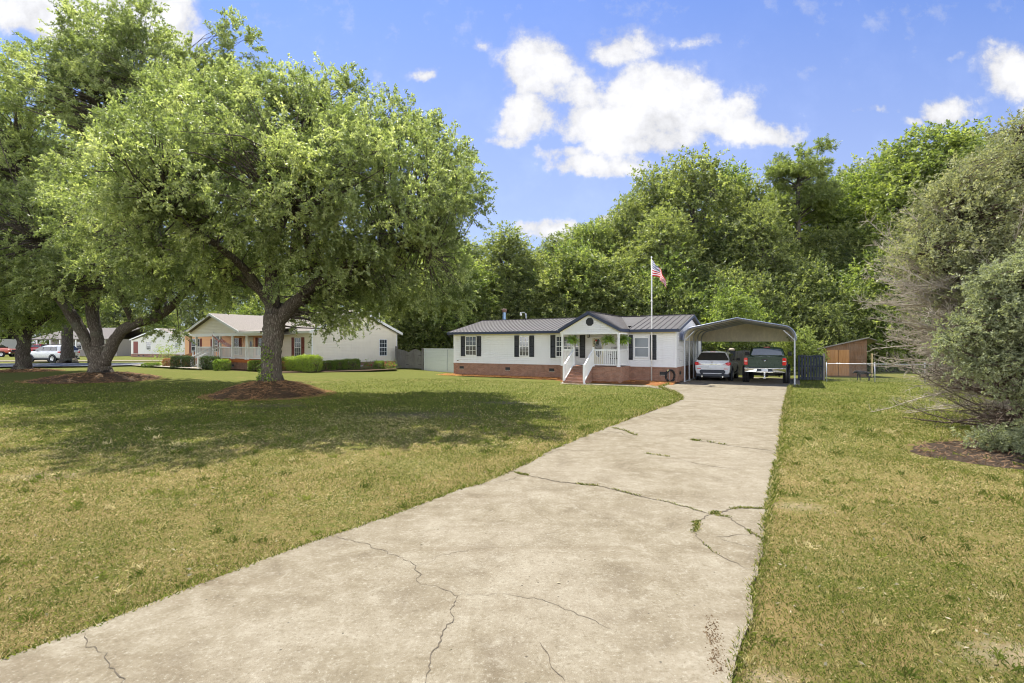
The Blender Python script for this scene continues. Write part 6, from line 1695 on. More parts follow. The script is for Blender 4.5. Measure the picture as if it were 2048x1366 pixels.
def build_oaks():
    # the big oak in the middle of the lawn
    x, y = -10.2, 21.2
    limbs = [[(0, 0, .1, .70), (0, 0, .5, .52), (.0, 0, 1.0, .395), (.0, 0, 1.8, .40), (.08, 0, 2.6, .41), (.16, 0, 3.2, .44), (.2, 0, 3.7, .36)],
             [(.28, 0, 3.1, .31), (.9, -.15, 3.75, .28), (1.45, -.25, 4.15, .26), (1.85, -.2, 4.9, .23), (2.1, -.2, 6.0, .19), (3.0, -.4, 8.0, .13), (3.8, -.5, 10, .06)],
             [(.05, 0, 3.1, .32), (.0, .05, 4.4, .28), (-.15, .2, 6.2, .22), (-.7, .3, 8.6, .15), (-.9, .3, 11.2, .06)],
             [(.1, -.1, 3.6, .2), (-.3, -1.4, 5.0, .16), (-.9, -3, 6.0, .11), (-1.4, -4.6, 6.6, .05)],
             [(0, .1, 4.0, .2), (-1.6, .2, 5.2, .17), (-3.2, -.4, 6.0, .11), (-4.6, -.9, 6.2, .05)],
             [(1.6, -.2, 4.3, .2), (3.2, -.9, 5.2, .15), (5.2, -1.6, 5.8, .09), (6.8, -1.8, 5.7, .04)],
             [(1.9, -.2, 5.3, .18), (2.2, -2, 6.3, .13), (2.6, -4.2, 6.7, .06)], [(.0, .1, 5, .2), (.6, 1.6, 7, .14), (1.2, 3.2, 9, .06)], [(-.1, .1, 6, .16), (1.0, -.5, 8.5, .12), (2, -1, 11.5, .05)],
             [(2.1, -.2, 6, .15), (4.4, .1, 7.3, .10), (6.6, .2, 8.2, .05)]]
    lobes = [((2.4, 0, 8.9), (5.2, 5.2, 4.0)), ((-1.5, -.5, 9.2), (4.2, 4.4, 3.6)), ((5.2, -.6, 7.0), (3.8, 4.2, 2.8)), ((-3.4, -1.4, 6.6), (3.9, 3.9, 2.4)), ((1.0, -2.6, 6.4), (4.2, 4.2, 2.3)),
             ((.6, -.2, 11.3), (3.4, 3.4, 1.7)), ((6.0, .6, 5.4), (3.3, 3.4, 1.8)), ((6.2, 0, 9.0), (2.5, 2.8, 2.0)), ((3.6, -2.2, 5.0), (3.0, 3.0, 1.3)), ((-4.2, .8, 5.2), (2.8, 2.8, 1.3)),
             ((1.0, -5.4, 7.4), (3.7, 3.7, 2.2)), ((-2.4, -4.0, 6.0), (2.8, 2.6, 1.7)), ((1.4, -6.8, 6.7), (3.8, 3.0, 1.4)), ((3.9, -4.4, 6.4), (3.5, 3.3, 2.0)), ((2.0, .8, 3.8), (2.0, 1.6, 1.05)), ((1.3, 1.2, 3.3), (1.0, .9, .6)), ((3.1, .7, 3.5), (1.1, 1.0, .7)), ((2.2, 1.3, 3.0), (.9, .9, .45)), ((3.9, .6, 4.0), (1.2, 1.0, .7)), ((5.4, -4.6, 6.9), (3.2, 3.0, 2.0)), ((6.7, -5.4, 7.0), (2.5, 2.5, 1.5)), ((7.0, -3.2, 7.6), (2.2, 2.4, 2.0)), ((6.6, .2, 4.2), (2.2, 2.2, .9))]
    ro = random.Random(5)
    for i in range(30):
        a = ro.uniform(0, 6.283); e_ = ro.uniform(.05, 1.25); c = Vector((1.2, -.8, 8.2)) + Vector((math.cos(a) * math.cos(e_) * 7.3, math.sin(a) * math.cos(e_) * 5.4, math.sin(e_) * 3.7)); r_ = ro.uniform(.5, .9); lobes.append((tuple(c), (r_, r_, r_ * ro.uniform(.8, 1.5))))
    T = tree('oak_tree', 'large spreading oak standing on the pine straw mound in the middle of the lawn', (x, y, 0), limbs, lobes, 1750, 9, 36, .62, .100, .042, 'bark_oak', 'leaf_oak', 31, 'oaks on the lawn', (.45, 1.0), -.75, droop=.25, tsd=.17, lsd=.12, ar=1.0, spread=.14)
    ivy_on(T, 41)
    # the three-stemmed oak to its left
    x, y = -24.4, 29.6
    limbs = [[(0, 0, -.1, .90), (0, 0, .3, .62), (0, 0, .8, .52), (.02, 0, 1.4, .50), (.0, .0, 2.0, .36)],
             [(-.22, -.1, 1.0, .32), (-.7, -.2, 2.4, .28), (-1.25, -.3, 3.5, .30), (-1.9, -.4, 4.7, .27), (-2.6, -.6, 6.6, .28), (-3.6, -.6, 9.5, .18), (-4.2, -.6, 12.5, .07)],
             [(.0, 0, 1.2, .34), (-.2, 0, 2.6, .30), (-.45, .0, 4.0, .32), (-.3, .1, 6.5, .34), (.3, .2, 10, .24), (.8, .2, 14, .14), (1.0, .2, 17.5, .05)],
             [(.28, -.1, .9, .32), (.9, -.2, 2.0, .32), (1.6, -.4, 2.8, .30), (2.5, -.6, 3.25, .28), (3.6, -.8, 3.45, .25), (4.6, -.9, 4.0, .24), (5.6, -1.0, 4.9, .17), (7, -1, 6.4, .07)],
             [(3.8, -.8, 3.5, .22), (4.1, -.8, 4.6, .2), (4.6, -.6, 6.6, .16), (5.0, -.4, 9.5, .10), (5.4, -.2, 12.5, .05)],
             [(-.3, 0, 5, .3), (1.4, -.6, 8, .22), (3.2, -1, 12, .14), (4.2, -1, 15.5, .05)], [(-1.9, -.4, 4.7, .25), (-3.6, -2, 6, .17), (-5.4, -3.4, 7, .07)], [(-.4, -.1, 4.4, .25), (.3, -2.2, 6, .18), (.8, -4.6, 7.2, .07)], [(2.4, -.6, 3.4, .2), (3, -2.4, 4.8, .14), (3.4, -4.4, 5.8, .06)]]
    lobes = [((.4, 0, 12.6), (6.2, 6, 5.2)), ((1.4, 0, 18.6), (3.6, 3.6, 2.6)), ((-3.4, 0, 17.2), (2.6, 2.8, 2.4)), ((4.6, 0, 17.6), (2.6, 2.6, 2.6)), ((-6.8, -1, 10.5), (3.2, 4, 3.4)), ((8.6, -1, 9.6), (3, 3.4, 3.2)), ((8.2, 0, 5.6), (2.6, 2.4, 1.6)), ((1.8, -1, 15.2), (4.4, 4.6, 3.4)), ((-4.2, -2, 8.6), (4.8, 5, 3.4)), ((5.0, -2, 8.6), (5.0, 5, 3.4)), ((.2, -4.0, 7.2), (5.6, 4.4, 2.5)), ((2.8, 0, 20.8), (1.7, 1.8, 1.9)), ((-.6, 0, 20.4), (1.5, 1.6, 1.8)), ((6.2, -.5, 13.2), (3.6, 3.6, 3.4)),
             ((-3.2, -.5, 14.2), (3.0, 3.2, 2.6)), ((8.3, 0, 19.4), (1.1, 1.4, 2.2)), ((6.8, 0, 17.2), (2.0, 2.2, 1.8)), ((4.6, -.4, 15.4), (2.6, 2.6, 1.8)), ((-1.2, 0, 17.0), (1.8, 2, 1.9)), ((-5.4, -3.5, 5.4), (3.2, 3.2, 1.5)), ((3.2, -4.2, 5.2), (3.4, 3.2, 1.4)), ((6.6, -1.6, 5.4), (2.8, 2.6, 1.3)), ((-1.2, -5, 5.0), (3.0, 2.6, 1.1)), ((4.6, -.6, 3.3), (1.5, 1.2, .9))]
    tree('oak_tree', 'massive oak with three leaning stems on a mulch mound left of the middle oak', (x, y, .1), limbs, lobes, 1900, 8, 36, .75, .135, .055, 'bark_oak', 'leaf_oak', 32, 'oaks on the lawn', (.45, 1.0), -.8, droop=.26, tsd=.15)
    # the small dark oak at the left edge
    x, y = -35.2, 36.0
    limbs = [[(0, 0, -.1, .72), (0, 0, .3, .50), (0, 0, 1.2, .40), (.05, 0, 2.0, .38), (0.05, 0, 2.6, .34)], [(-.1, 0, 2.2, .26), (-.9, 0, 4, .22), (-2, 0, 6.4, .15), (-3, 0, 9, .06)], [(.1, 0, 2.2, .28), (.6, 0, 4, .24), (1.4, 0, 7, .16), (2.2, 0, 10.5, .06)], [(0, 0, 2.4, .28), (-.1, .1, 5, .24), (-.3, 0, 9, .15), (-.3, 0, 14, .06)],
             [(.3, 0, 2.5, .18), (1.6, -.2, 3.6, .14), (3.2, -.4, 4.4, .07)], [(-.3, 0, 2.6, .18), (-1.8, -.2, 3.6, .14), (-3.6, -.4, 4.2, .07)], [(0, -.1, 2.8, .2), (.2, -2, 4.4, .14), (.2, -4, 5.2, .06)]]
    lobes = [((0, 0, 10.5), (5.6, 5, 5.4)), ((-4, 0, 13), (4, 4, 3.6)), ((3, 0, 13), (3.6, 4, 3.4)), ((-3, -1, 6), (3.6, 3.8, 2.6)), ((2.8, -1, 6.2), (3.4, 3.8, 2.6)), ((0, -3, 5.0), (4.2, 3.2, 1.9)), ((0, 0, 15.6), (3.4, 3, 2.4)), ((-4.5, 0, 9), (3, 3, 3)), ((2.4, -1, 4.0), (2.6, 2.4, 1.0)), ((-2.4, -1, 3.8), (2.8, 2.4, 1.0))]
    tree('oak_tree', 'smaller dark trunked oak at the far left in front of the red pickups', (x, y, .2), limbs, lobes, 1500, 6, 20, .95, .18, .07, 'bark_dark', 'leaf_dark', 33, 'oaks on the lawn', (.4, 1.0), -.85, droop=.2)
    # the dark trunk beside the white car
    X, Y, _ = pp(136, 728, 50.5); limbs = [[(0, 0, -.2, .95), (0, 0, .5, .60), (-.02, 0, 1.6, .46), (-.05, 0, 4, .42), (0, 0, 7, .34), (.3, 0, 11, .2), (.5, 0, 15, .07)], [(0, 0, 4.5, .3), (2, 0, 8, .2), (3.4, 0, 11, .07)], [(0, 0, 5, .3), (-2.2, 0, 8.4, .2), (-3.6, 0, 11, .07)]]
    tree('oak_tree', 'dark straight trunked oak beyond the lane, its trunk hiding the middle of the white car', (X, Y, .33), limbs, [((0, 0, 12), (5.5, 5, 5)), ((-3, 0, 9), (4, 4, 3)), ((3, 0, 9), (4, 4, 3))], 420, 6, 14, 1.0, .24, .10, 'bark_dark', 'leaf_dark', 34, None, (.4, 1), -.6)

def ivy_on(T, seed):
    rng = np.random.default_rng(seed); P = []
    spots = [(-.36, .35, .5, .16), (-.25, .2, .3, .2), (.05, .62, .55, .14), (-.05, 1.65, 1.75, .12), (.1, 1.5, 1.6, .08), (-.3, .9, .9, .12), (-.42, .12, .15, .18), (.2, .5, .5, .1)]
    for (dx, z, z2, s) in spots:
        for _ in range(15):
            a = rng.normal(dx, s); zz = abs(rng.normal(z, .22)); r = .44 + .20 * math.exp(-zz * 2.5); th = -math.pi / 2 + a / .45
            P.append((r * math.cos(th), r * math.sin(th), zz + .15))
    P = np.array(P); O = nrm(np.stack([P[:, 0], P[:, 1], np.zeros(len(P))], 1))
    Q, tone, *_ = sprays(rng, P, O, 2, 3, .06, .07, .055, spread=.03, tsd=.1)
    quads_mesh('ivy', Q, M['leaf_hedge'], tone, T)

def forest_variant(seed, h, rad, cb, n, per, L, leaf, bark='bark_wood', name='forest_tree', tall=True):
    rng = np.random.default_rng(seed); limbs = []
    lean = rng.normal(0, .02 * h, 2); r0 = .018 * h
    tr = [(0, 0, -.3, r0 * 1.3), (0, 0, .06 * h, r0), (lean[0] * .4, lean[1] * .4, .4 * h, r0 * .75), (lean[0], lean[1], .75 * h, r0 * .38), (lean[0] * 1.2, lean[1] * 1.2, .95 * h, .03)]
    limbs.append(tr); lobes = []
    m = 26 if tall else 13
    for i in range(m):
        t = (i + rng.uniform(0, 1)) / m; z = cb * h + (1 - cb) * h * t * .93
        prof = (math.sin(math.pi * min(1, .18 + .82 * t)) ** .7) * (1 - .25 * t)
        a = i * 2.4 + rng.uniform(-.5, .5); rr = rad * prof * rng.uniform(.45, .85)
        c = (rr * math.cos(a) + lean[0] * t, rr * math.sin(a) + lean[1] * t, z); s = rad * (rng.uniform(.20, .36) if tall else rng.uniform(.28, .44))
        lobes.append((c, (s * 1.1, s * 1.1, s * .72)))
        limbs.append([(lean[0] * t * .6, lean[1] * t * .6, max(.1 * h, z - .22 * h * .6), r0 * .35), (c[0] * .5, c[1] * .5, z - .06 * h, r0 * .24), (c[0], c[1], z, .03)])
    lobes.append(((lean[0], lean[1], .62 * h + .2 * h * cb), (rad * .6, rad * .6, .26 * h)))
    lobes.append(((lean[0], lean[1], .93 * h), (rad * .36, rad * .36, .07 * h)))
    return tree(name, 'tall leafy tree', (0, 0, 0), limbs, lobes, n, 5, per, .10 * rad + .75, L, L * .52, bark, leaf, seed + 100, None, (.55, 1.0), -.5, spread=.38, ar=1.0, droop=.12, tsd=.18, lsd=.15, upn=.5, tone0=.52)

def build_forest():
    G = 'trees of the wood behind the houses'
    LT = 'tall leafy tree in the dense wood rising behind the houses'
    protos = {}
    specs = {'a': (51, 20, 5.4, .22, 560, 16, .25, 'leaf_wood'), 'b': (52, 20, 4.6, .18, 540, 16, .24, 'leaf_wood'), 'c': (53, 20, 5.8, .30, 580, 16, .26, 'leaf_bright'), 'd': (54, 20, 4.8, .20, 540, 16, .24, 'leaf_deep'), 'e': (55, 20, 4.2, .25, 500, 16, .24, 'leaf_wood')}
    rng = random.Random(77)
    trees = [(1045, 524, 56, 'b'), (1075, 512, 60, 'e'), (1110, 478, 53, 'e'), (1150, 468, 60, 'a'), (1185, 460, 54, 'c'), (1222, 440, 59, 'b'), (1262, 412, 55, 'a'), (1318, 352, 57, 'a'), (1395, 328, 52, 'a'), (1452, 352, 57, 'd'), (1500, 372, 53, 'b'), (1548, 385, 60, 'e'),
             (1650, 372, 52, 'd'), (1700, 340, 57, 'b'), (1745, 345, 52, 'd'), (1790, 318, 54, 'e'), (1860, 284, 47, 'c'), (1925, 300, 52, 'c'), (1990, 330, 55, 'a'), (2060, 350, 50, 'd'), (2150, 330, 48, 'b'), (2290, 330, 50, 'a'), (2430, 330, 54, 'c'),
             (1003, 470, 49, 'e'), (955, 490, 54, 'b'), (900, 480, 58, 'a'), (845, 505, 56, 'd'), (790, 510, 62, 'c'), (730, 500, 64, 'a'), (665, 490, 68, 'b'), (600, 505, 72, 'd'), (535, 500, 74, 'a'), (470, 500, 78, 'c'), (400, 490, 82, 'b'), (330, 480, 100, 'a'), (255, 470, 104, 'd'), (180, 470, 102, 'a'), (100, 470, 106, 'c'), (20, 460, 100, 'b'), (-70, 450, 104, 'a'), (-170, 450, 100, 'd'), (-290, 440, 100, 'a'), (-420, 440, 96, 'b')]
    rb = random.Random(19)
    for i in range(24):
        u = 820 + i * 51 + rb.uniform(-14, 14); trees.append((round(u), round(rb.uniform(470, 590) if u < 1230 else rb.uniform(420, 570)), rb.uniform(45, 50), rb.choice('abdae')))
    special = {(1395, 328): 'broad tall oak of the wood, just right of the flagpole', (1860, 284): 'bright green crowned tree at the right end of the wood, left of the olive cedar', (1110, 478): 'light green rounded tree showing above the roof ridge at the left of the gap', (1003, 470): 'light green tree against the sky at the right edge of the middle oak'}
    for (u, v, Y, k) in trees:
        X = (u - CU) / FPX * Y; h = CAM_H + (HV - v) / FPX * Y; s = h / 19.4
        if k not in protos: T = forest_variant(*specs[k]); protos[k] = T
        else: T = copy_thing(protos[k], (0, 0, 0))
        T.location = (X, Y, 0); w = rng.uniform(.95, 1.15); T.scale = (max(.8, s) * w, max(.8, s) * w, s); T.rotation_euler = (0, 0, rng.uniform(0, 6.28))
        T['label'] = special.get((u, v), LT); T['category'] = 'tree'
        T['group'] = G
    # understory
    up = {'f': (61, 7, 2.9, .04, 270, 15, .18, 'leaf_wood'), 'g': (62, 7, 2.6, .03, 270, 15, .175, 'leaf_wood'), 'h': (63, 7, 3.0, .05, 280, 15, .18, 'leaf_deep')}
    G2 = 'low trees and saplings along the edge of the wood'; L2 = 'low leafy tree filling the shaded edge of the wood'
    pr = {}
    lst = [(805, 600, 50, 'h'), (835, 610, 47, 'f'), (870, 590, 46.5, 'h'), (905, 600, 49, 'f'), (940, 585, 47, 'g'), (975, 600, 48, 'h'), (1010, 590, 46, 'f'), (1045, 600, 48, 'g'), (1080, 570, 46, 'f'), (1110, 590, 45, 'g'), (1145, 570, 47, 'h'), (1180, 580, 45, 'f'), (1215, 560, 47, 'g'), (1255, 575, 45, 'h'), (1290, 580, 43, 'f'), (1330, 590, 44, 'h'), (1370, 585, 42, 'f'), (1405, 600, 42, 'h'), (1440, 585, 44, 'g'), (1475, 590, 42, 'h'), (1510, 575, 43, 'f'), (1545, 590, 41, 'h'), (1580, 585, 42, 'g'), (1615, 560, 43, 'f'), (1650, 590, 40, 'g'), (1690, 570, 41, 'g'), (1730, 560, 42, 'h'), (1770, 570, 40, 'h'), (1810, 575, 41, 'f'), (1860, 580, 40, 'h'), (1920, 560, 41, 'f'), (1990, 560, 39, 'h'), (2070, 560, 40, 'g'), (2160, 540, 40, 'h'),
           (1460, 640, 39, 'h'), (1540, 640, 38, 'f'), (1390, 640, 40.5, 'f'), (1790, 640, 39, 'h'),
           (760, 610, 58, 'h'), (700, 620, 60, 'f'), (640, 610, 62, 'h'), (570, 615, 64, 'g'), (500, 620, 66, 'h'), (430, 620, 70, 'f'), (330, 630, 92, 'h'), (230, 625, 94, 'f'), (140, 630, 96, 'h'), (60, 630, 108, 'f'), (-20, 625, 110, 'h'), (-120, 620, 108, 'f')]
    for (u, v, Y, k) in lst:
        v = v + rng.uniform(-60, 45); X = (u - CU) / FPX * Y; h = CAM_H + (HV - v) / FPX * Y; s = h / 6.8
        if k not in pr: T = forest_variant(*up[k], 'bark_dark', 'understory_tree', False); pr[k] = T
        else: T = copy_thing(pr[k], (0, 0, 0))
        T.location = (X, Y, 0); T.scale = (s * 1.05, s * 1.05, s); T.rotation_euler = (0, 0, rng.uniform(0, 6.28))
        T['label'] = L2; T['group'] = G2; T['category'] = 'tree'
    # the tall pine
    X, Y, _ = pp(1597, 690, 50); h = CAM_H + (HV - 290) / FPX * Y; r2 = random.Random(6); limbs = [[(0, 0, -.2, .42), (0, 0, 1, .34), (.1, 0, .4 * h, .28), (-.05, 0, .7 * h, .20), (0, 0, .9 * h, .10), (.1, 0, .98 * h, .03)]]; lobes = []
    for i in range(46):
        t = r2.uniform(0, 1) ** .8; z = h * (.50 + .48 * t); a = i * 2.4; rr = (3.9 * (1 - .45 * t) if t > .35 else 2.9) * r2.uniform(.55, 1.05); c = (rr * math.cos(a), rr * math.sin(a), z + .1 * rr)
        limbs.append([(0, 0, z - .14 * rr * 2, .085), (c[0] * .5, c[1] * .5, z - .05, .055), (c[0], c[1], c[2], .02)]); s = r2.uniform(.75, 1.15); lobes.append((c, (s, s, s * .45)))
    tree('pine_tree', 'tall pine with bare trunk and open tufted crown standing above the wood', (X, Y, 0), limbs, lobes, 560, 8, 14, .42, .28, .05, 'bark_wood', 'leaf_pine', 71, None, (.0, 1), -.9, spread=.12, ar=1.0, droop=.0, axis_r=.5, upn=.4)
    # the sunny shrub at the right of the carport
    X, Y, _ = pp(1606, 760, 31.0); limbs = [[(0, 0, 0, .06), (.1, 0, 1, .04), (.2, 0, 2.2, .02)], [(0, 0, 0, .05), (-.4, 0, 1, .03), (-.7, 0, 2, .015)], [(0, 0, 0, .05), (.4, -.1, .8, .03), (.8, -.2, 1.6, .015)]]
    tree('shrub', 'tall light green shrub with reddish tips beside the right carport post', (X, Y, 0), limbs, [((.0, 0, 1.5), (1.0, .9, 1.2)), ((-.7, .3, 1.9), (.8, .8, .9)), ((.1, .2, 2.4), (.55, .5, .75)), ((.6, .1, .9), (.7, .6, .8))], 260, 5, 12, .38, .085, .05, 'bark_dark', 'leaf_bright', 72, cat='shrub', tone0=.62, low=-.8)
    X, Y, _ = pp(1560, 758, 36.0)
    tree('shrub', 'dark green shrub behind the pickup at the back of the carport', (X, Y, 0), limbs, [((.0, 0, 1.2), (1.6, .9, 1.1)), ((-1.3, .3, 1.3), (1.0, .8, .9)), ((1.2, .2, 1.5), (1.0, .7, 1.1))], 200, 5, 10, .4, .11, .06, 'bark_dark', 'leaf_wood', 73, cat='shrub', low=-.8)

def clump(T, name, rng, boxes, n, L, W, leaf, tone0=.5, top=.15, trim=.02):
    """clipped hedge foliage: leaves near the surface of boxes (x0,x1,y0,y1,z0,z1)"""
    Cs = []; Os = []
    for (x0, x1, y0, y1, z0, z1) in boxes:
        s = np.array([(y1 - y0) * (z1 - z0), (x1 - x0) * (z1 - z0), (x1 - x0) * (y1 - y0)]) * np.array([2, 2, 1.2]); k = rng.choice(3, n, p=s / s.sum()); p = rng.uniform(0, 1, (n, 3)); o = np.zeros((n, 3))
        for i in range(3):
            m_ = k == i; sg = np.where(rng.uniform(0, 1, m_.sum()) < .5, 0., 1.) if i < 2 else np.ones(m_.sum()); p[m_, i] = np.clip(sg + (1 - 2 * sg) * abs(rng.normal(0, .10, m_.sum())), 0, 1); o[m_, i] = sg * 2 - 1
        c = np.array([x0, y0, z0]) + p * np.array([x1 - x0, y1 - y0, z1 - z0])
        # rounded corners
        mid = np.array([(x0 + x1) / 2, (y0 + y1) / 2, (z0 + z1) / 2]); hs = np.array([(x1 - x0) / 2, (y1 - y0) / 2, (z1 - z0) / 2]); q = (c - mid) / hs; rr = (np.abs(q) ** 5).sum(1) ** .2; c = mid + (c - mid) / np.maximum(1, rr)[:, None]
        Cs.append(c); Os.append(nrm(o + rng.normal(0, .2, o.shape)))
    C = np.concatenate(Cs); O = np.concatenate(Os)
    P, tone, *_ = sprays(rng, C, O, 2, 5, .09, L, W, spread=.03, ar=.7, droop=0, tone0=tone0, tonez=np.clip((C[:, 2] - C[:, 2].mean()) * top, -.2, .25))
    return quads_mesh(name, P, M[leaf], tone, T)

def hedge(label, loc, rz, boxes, n, L=.06, W=.035, leaf='leaf_hedge', seed=0, name='hedge', cat='hedge', group=None, **kw):
    rng = np.random.default_rng(seed); T = thing(name, label, cat, loc, rz, group)
    clump(T, 'foliage', rng, boxes, n, L, W, leaf, **kw)
    m = MB()
    for (x0, x1, y0, y1, z0, z1) in boxes:
        k = max(3, int((x1 - x0) * 6))
        for i in range(k):
            x = x0 + (x1 - x0) * (i + .5) / k; y = (y0 + y1) / 2 + rng.normal(0, .1)
            for j in range(4): m.tube([(x, y, -.05), (x + rng.normal(0, .06), y + rng.normal(0, .08), z1 * .4), (x + rng.normal(0, .14), y + rng.normal(0, .18), z1 * .85)], [.014, .010, .004], 4, 0, False)
    m.build('stems', M['bark_dark'], T)
    return T

def build_hedges():
    def at2(u, y=-1.0): return wr2(u, y)
    def put(u0, u1, v0, v1, y, label, **kw):
        xa, xb = wr2(u0, y), wr2(u1, y); xm = (xa + xb) / 2; q = H2 + E2 * xm + B2 * y; h = CAM_H - (v0 - HV) / FPX * q.y - q.z; w = xb - xa
        dp = min(1.0, max(.5, w)); hedge(label, (q.x, q.y, q.z), A2, [(-w / 2, w / 2, -dp / 2, dp / 2, .05, h)], int(700 * max(.5, w * h)), **kw)
    GR = 'clipped hedges before the cream house'
    put(573, 602, 715, 742, -1.1, 'bright clipped hedge right of the middle oak trunk, under the maroon shuttered window', seed=81, tone0=.72)
    put(602, 633, 711.5, 743, -1.1, 'bright clipped hedge, the taller one at the corner trim of the cream house', seed=82, tone0=.74)
    def putg(u0, u1, v0, vb, label, **kw):
        Y = 1.9 * FPX / (vb - HV); x0, x1 = (u0 - CU) / FPX * Y, (u1 - CU) / FPX * Y; h = (vb - v0) / FPX * Y; w = x1 - x0; hedge(label, ((x0 + x1) / 2, Y + .2, .2), A2 + R(60), [(-w / 2, w / 2, -.35, .35, .03, h)], int(800 * max(.4, w * h)), **kw)
    # along the gable wall
    for i, (u0, u1, v0, vb, lab) in enumerate(((641, 667, 723, 740.5, 'clipped green hedge along the gable wall, next to the red rose bush'), (669, 686, 721, 740, 'clipped green hedge along the gable wall, the narrow middle one'), (688, 717, 719.5, 739.8, 'clipped green hedge along the gable wall, the right and squarest one'))): putg(u0, u1, v0, vb, lab, seed=83 + i, tone0=.55)
    putg(748, 766, 723.5, 738.6, 'small leafy bush against the brick skirting near the wooden gate', seed=87, name='bush', cat='bush', tone0=.45)
    # left of the steps and under the porch
    def putp(u0, u1, v0, vb, label, **kw):
        Y = 1.88 * FPX / (vb - HV); x0, x1 = (u0 - CU) / FPX * Y, (u1 - CU) / FPX * Y; h = (vb - v0) / FPX * Y; w = x1 - x0; hedge(label, ((x0 + x1) / 2, Y, .22), A2 + R(32), [(-w / 2, w / 2, -.4, .4, .02, h)], int(750 * max(.4, w * h)), **kw)
    putp(346, 384, 713, 737.5, 'dark rounded hedge left of the neighbour porch steps', seed=90, leaf='leaf_hedge_dark')
    putp(405, 436, 714, 739.5, 'dark rounded hedge just right of the neighbour porch steps', seed=91, leaf='leaf_hedge_dark', tone0=.55)
    putp(432, 456, 720, 741, 'small light tipped hedge below the leaning flag', seed=92, tone0=.5)
    putp(501, 523, 722.5, 742, 'low green bush left of the middle oak trunk against the porch brick', seed=93, name='bush', cat='bush', tone0=.45)
    putp(379, 390, 706, 722, 'yellow green sapling bush beside the ramp', seed=94, name='bush', cat='bush', tone0=.85)
    putp(562, 574, 724, 741.5, 'copper leaved bush beside the middle oak trunk', seed=95, name='bush', cat='bush', leaf='leaf_copper')
    putp(330, 350, 718, 735, 'copper leaved bush at the foot of the ramp', seed=96, name='bush', cat='bush', leaf='leaf_copper')
    putp(288, 316, 728, 735.0, 'low ornamental grass clump at the end of the lane', seed=97, name='ornamental_grass', cat='plant', tone0=.3)
    # rose bush and red flowers
    def flowers(u0, u1, v0, vb, label, n, seed, name='rose_bush', cat='bush'):
        rng = np.random.default_rng(seed); Y = 1.9 * FPX / (vb - HV); x = ((u0 + u1) / 2 - CU) / FPX * Y; w = (u1 - u0) / FPX * Y; h = (vb - v0) / FPX * Y; T = thing(name, label, cat, (x, Y, .2))
        C = np.stack([rng.uniform(-w / 2, w / 2, 90), rng.uniform(-.2, .2, 90), rng.uniform(.05, h * .9, 90)], 1); O = nrm(rng.normal(0, 1, C.shape) + np.array([0, 0, .6])); P, tone, *_ = sprays(rng, C, O, 3, 6, .16, .05, .028, tone0=.55); quads_mesh('foliage', P, M['leaf_hedge'], tone, T)
        m = MB()
        for i in range(n):
            c = Vector((rng.uniform(-w / 2, w / 2), rng.uniform(-.3, .1), h * rng.uniform(.45, 1.02))); r = rng.uniform(.03, .05)
            for k in range(5):
                a = k * 1.257; q = Vector((math.cos(a), math.sin(a), .3)) * r; m.add([c, c + q + Vector((q.y, -q.x, 0)) * .5, c + q * 1.35 + Vector((0, 0, r * .5)), c + q - Vector((q.y, -q.x, 0)) * .5], [(0, 1, 2, 3)])
        m.build('blooms', M['petals'], T)['kind'] = 'stuff'
    flowers(622, 643, 719, 741.5, 'rose bush with red and pink blooms between the bright hedge and the gable wall', 30, 98)
    flowers(725, 746, 725, 738.8, 'red flowering plants along the brick, left of the small bush', 16, 99, 'flower_bed', 'flowers'); flowers(767, 791, 724, 738.4, 'red flowering plants beside the wooden gate post', 26, 100, 'flower_bed', 'flowers')
    rng = np.random.default_rng(101); Y = 44; T = thing('sapling', 'thin pale green sapling in front of the far brick house', 'sapling', ((337 - CU) / FPX * Y, Y, .25)); C = rng.normal(0, 1, (46, 3)) * np.array([.45, .4, .35]) + np.array([0, 0, 1.15]); P, tone, *_ = sprays(rng, C, nrm(rng.normal(0, 1, C.shape)), 4, 8, .3, .09, .04, tone0=.8); quads_mesh('foliage', P, M['leaf_hedge'], tone, T); m = MB(); m.tube([(0, 0, -.1), (.05, 0, .6), (0, 0, 1.3)], [.03, .02, .01], 6); m.build('stem', M['bark_dark'], T)

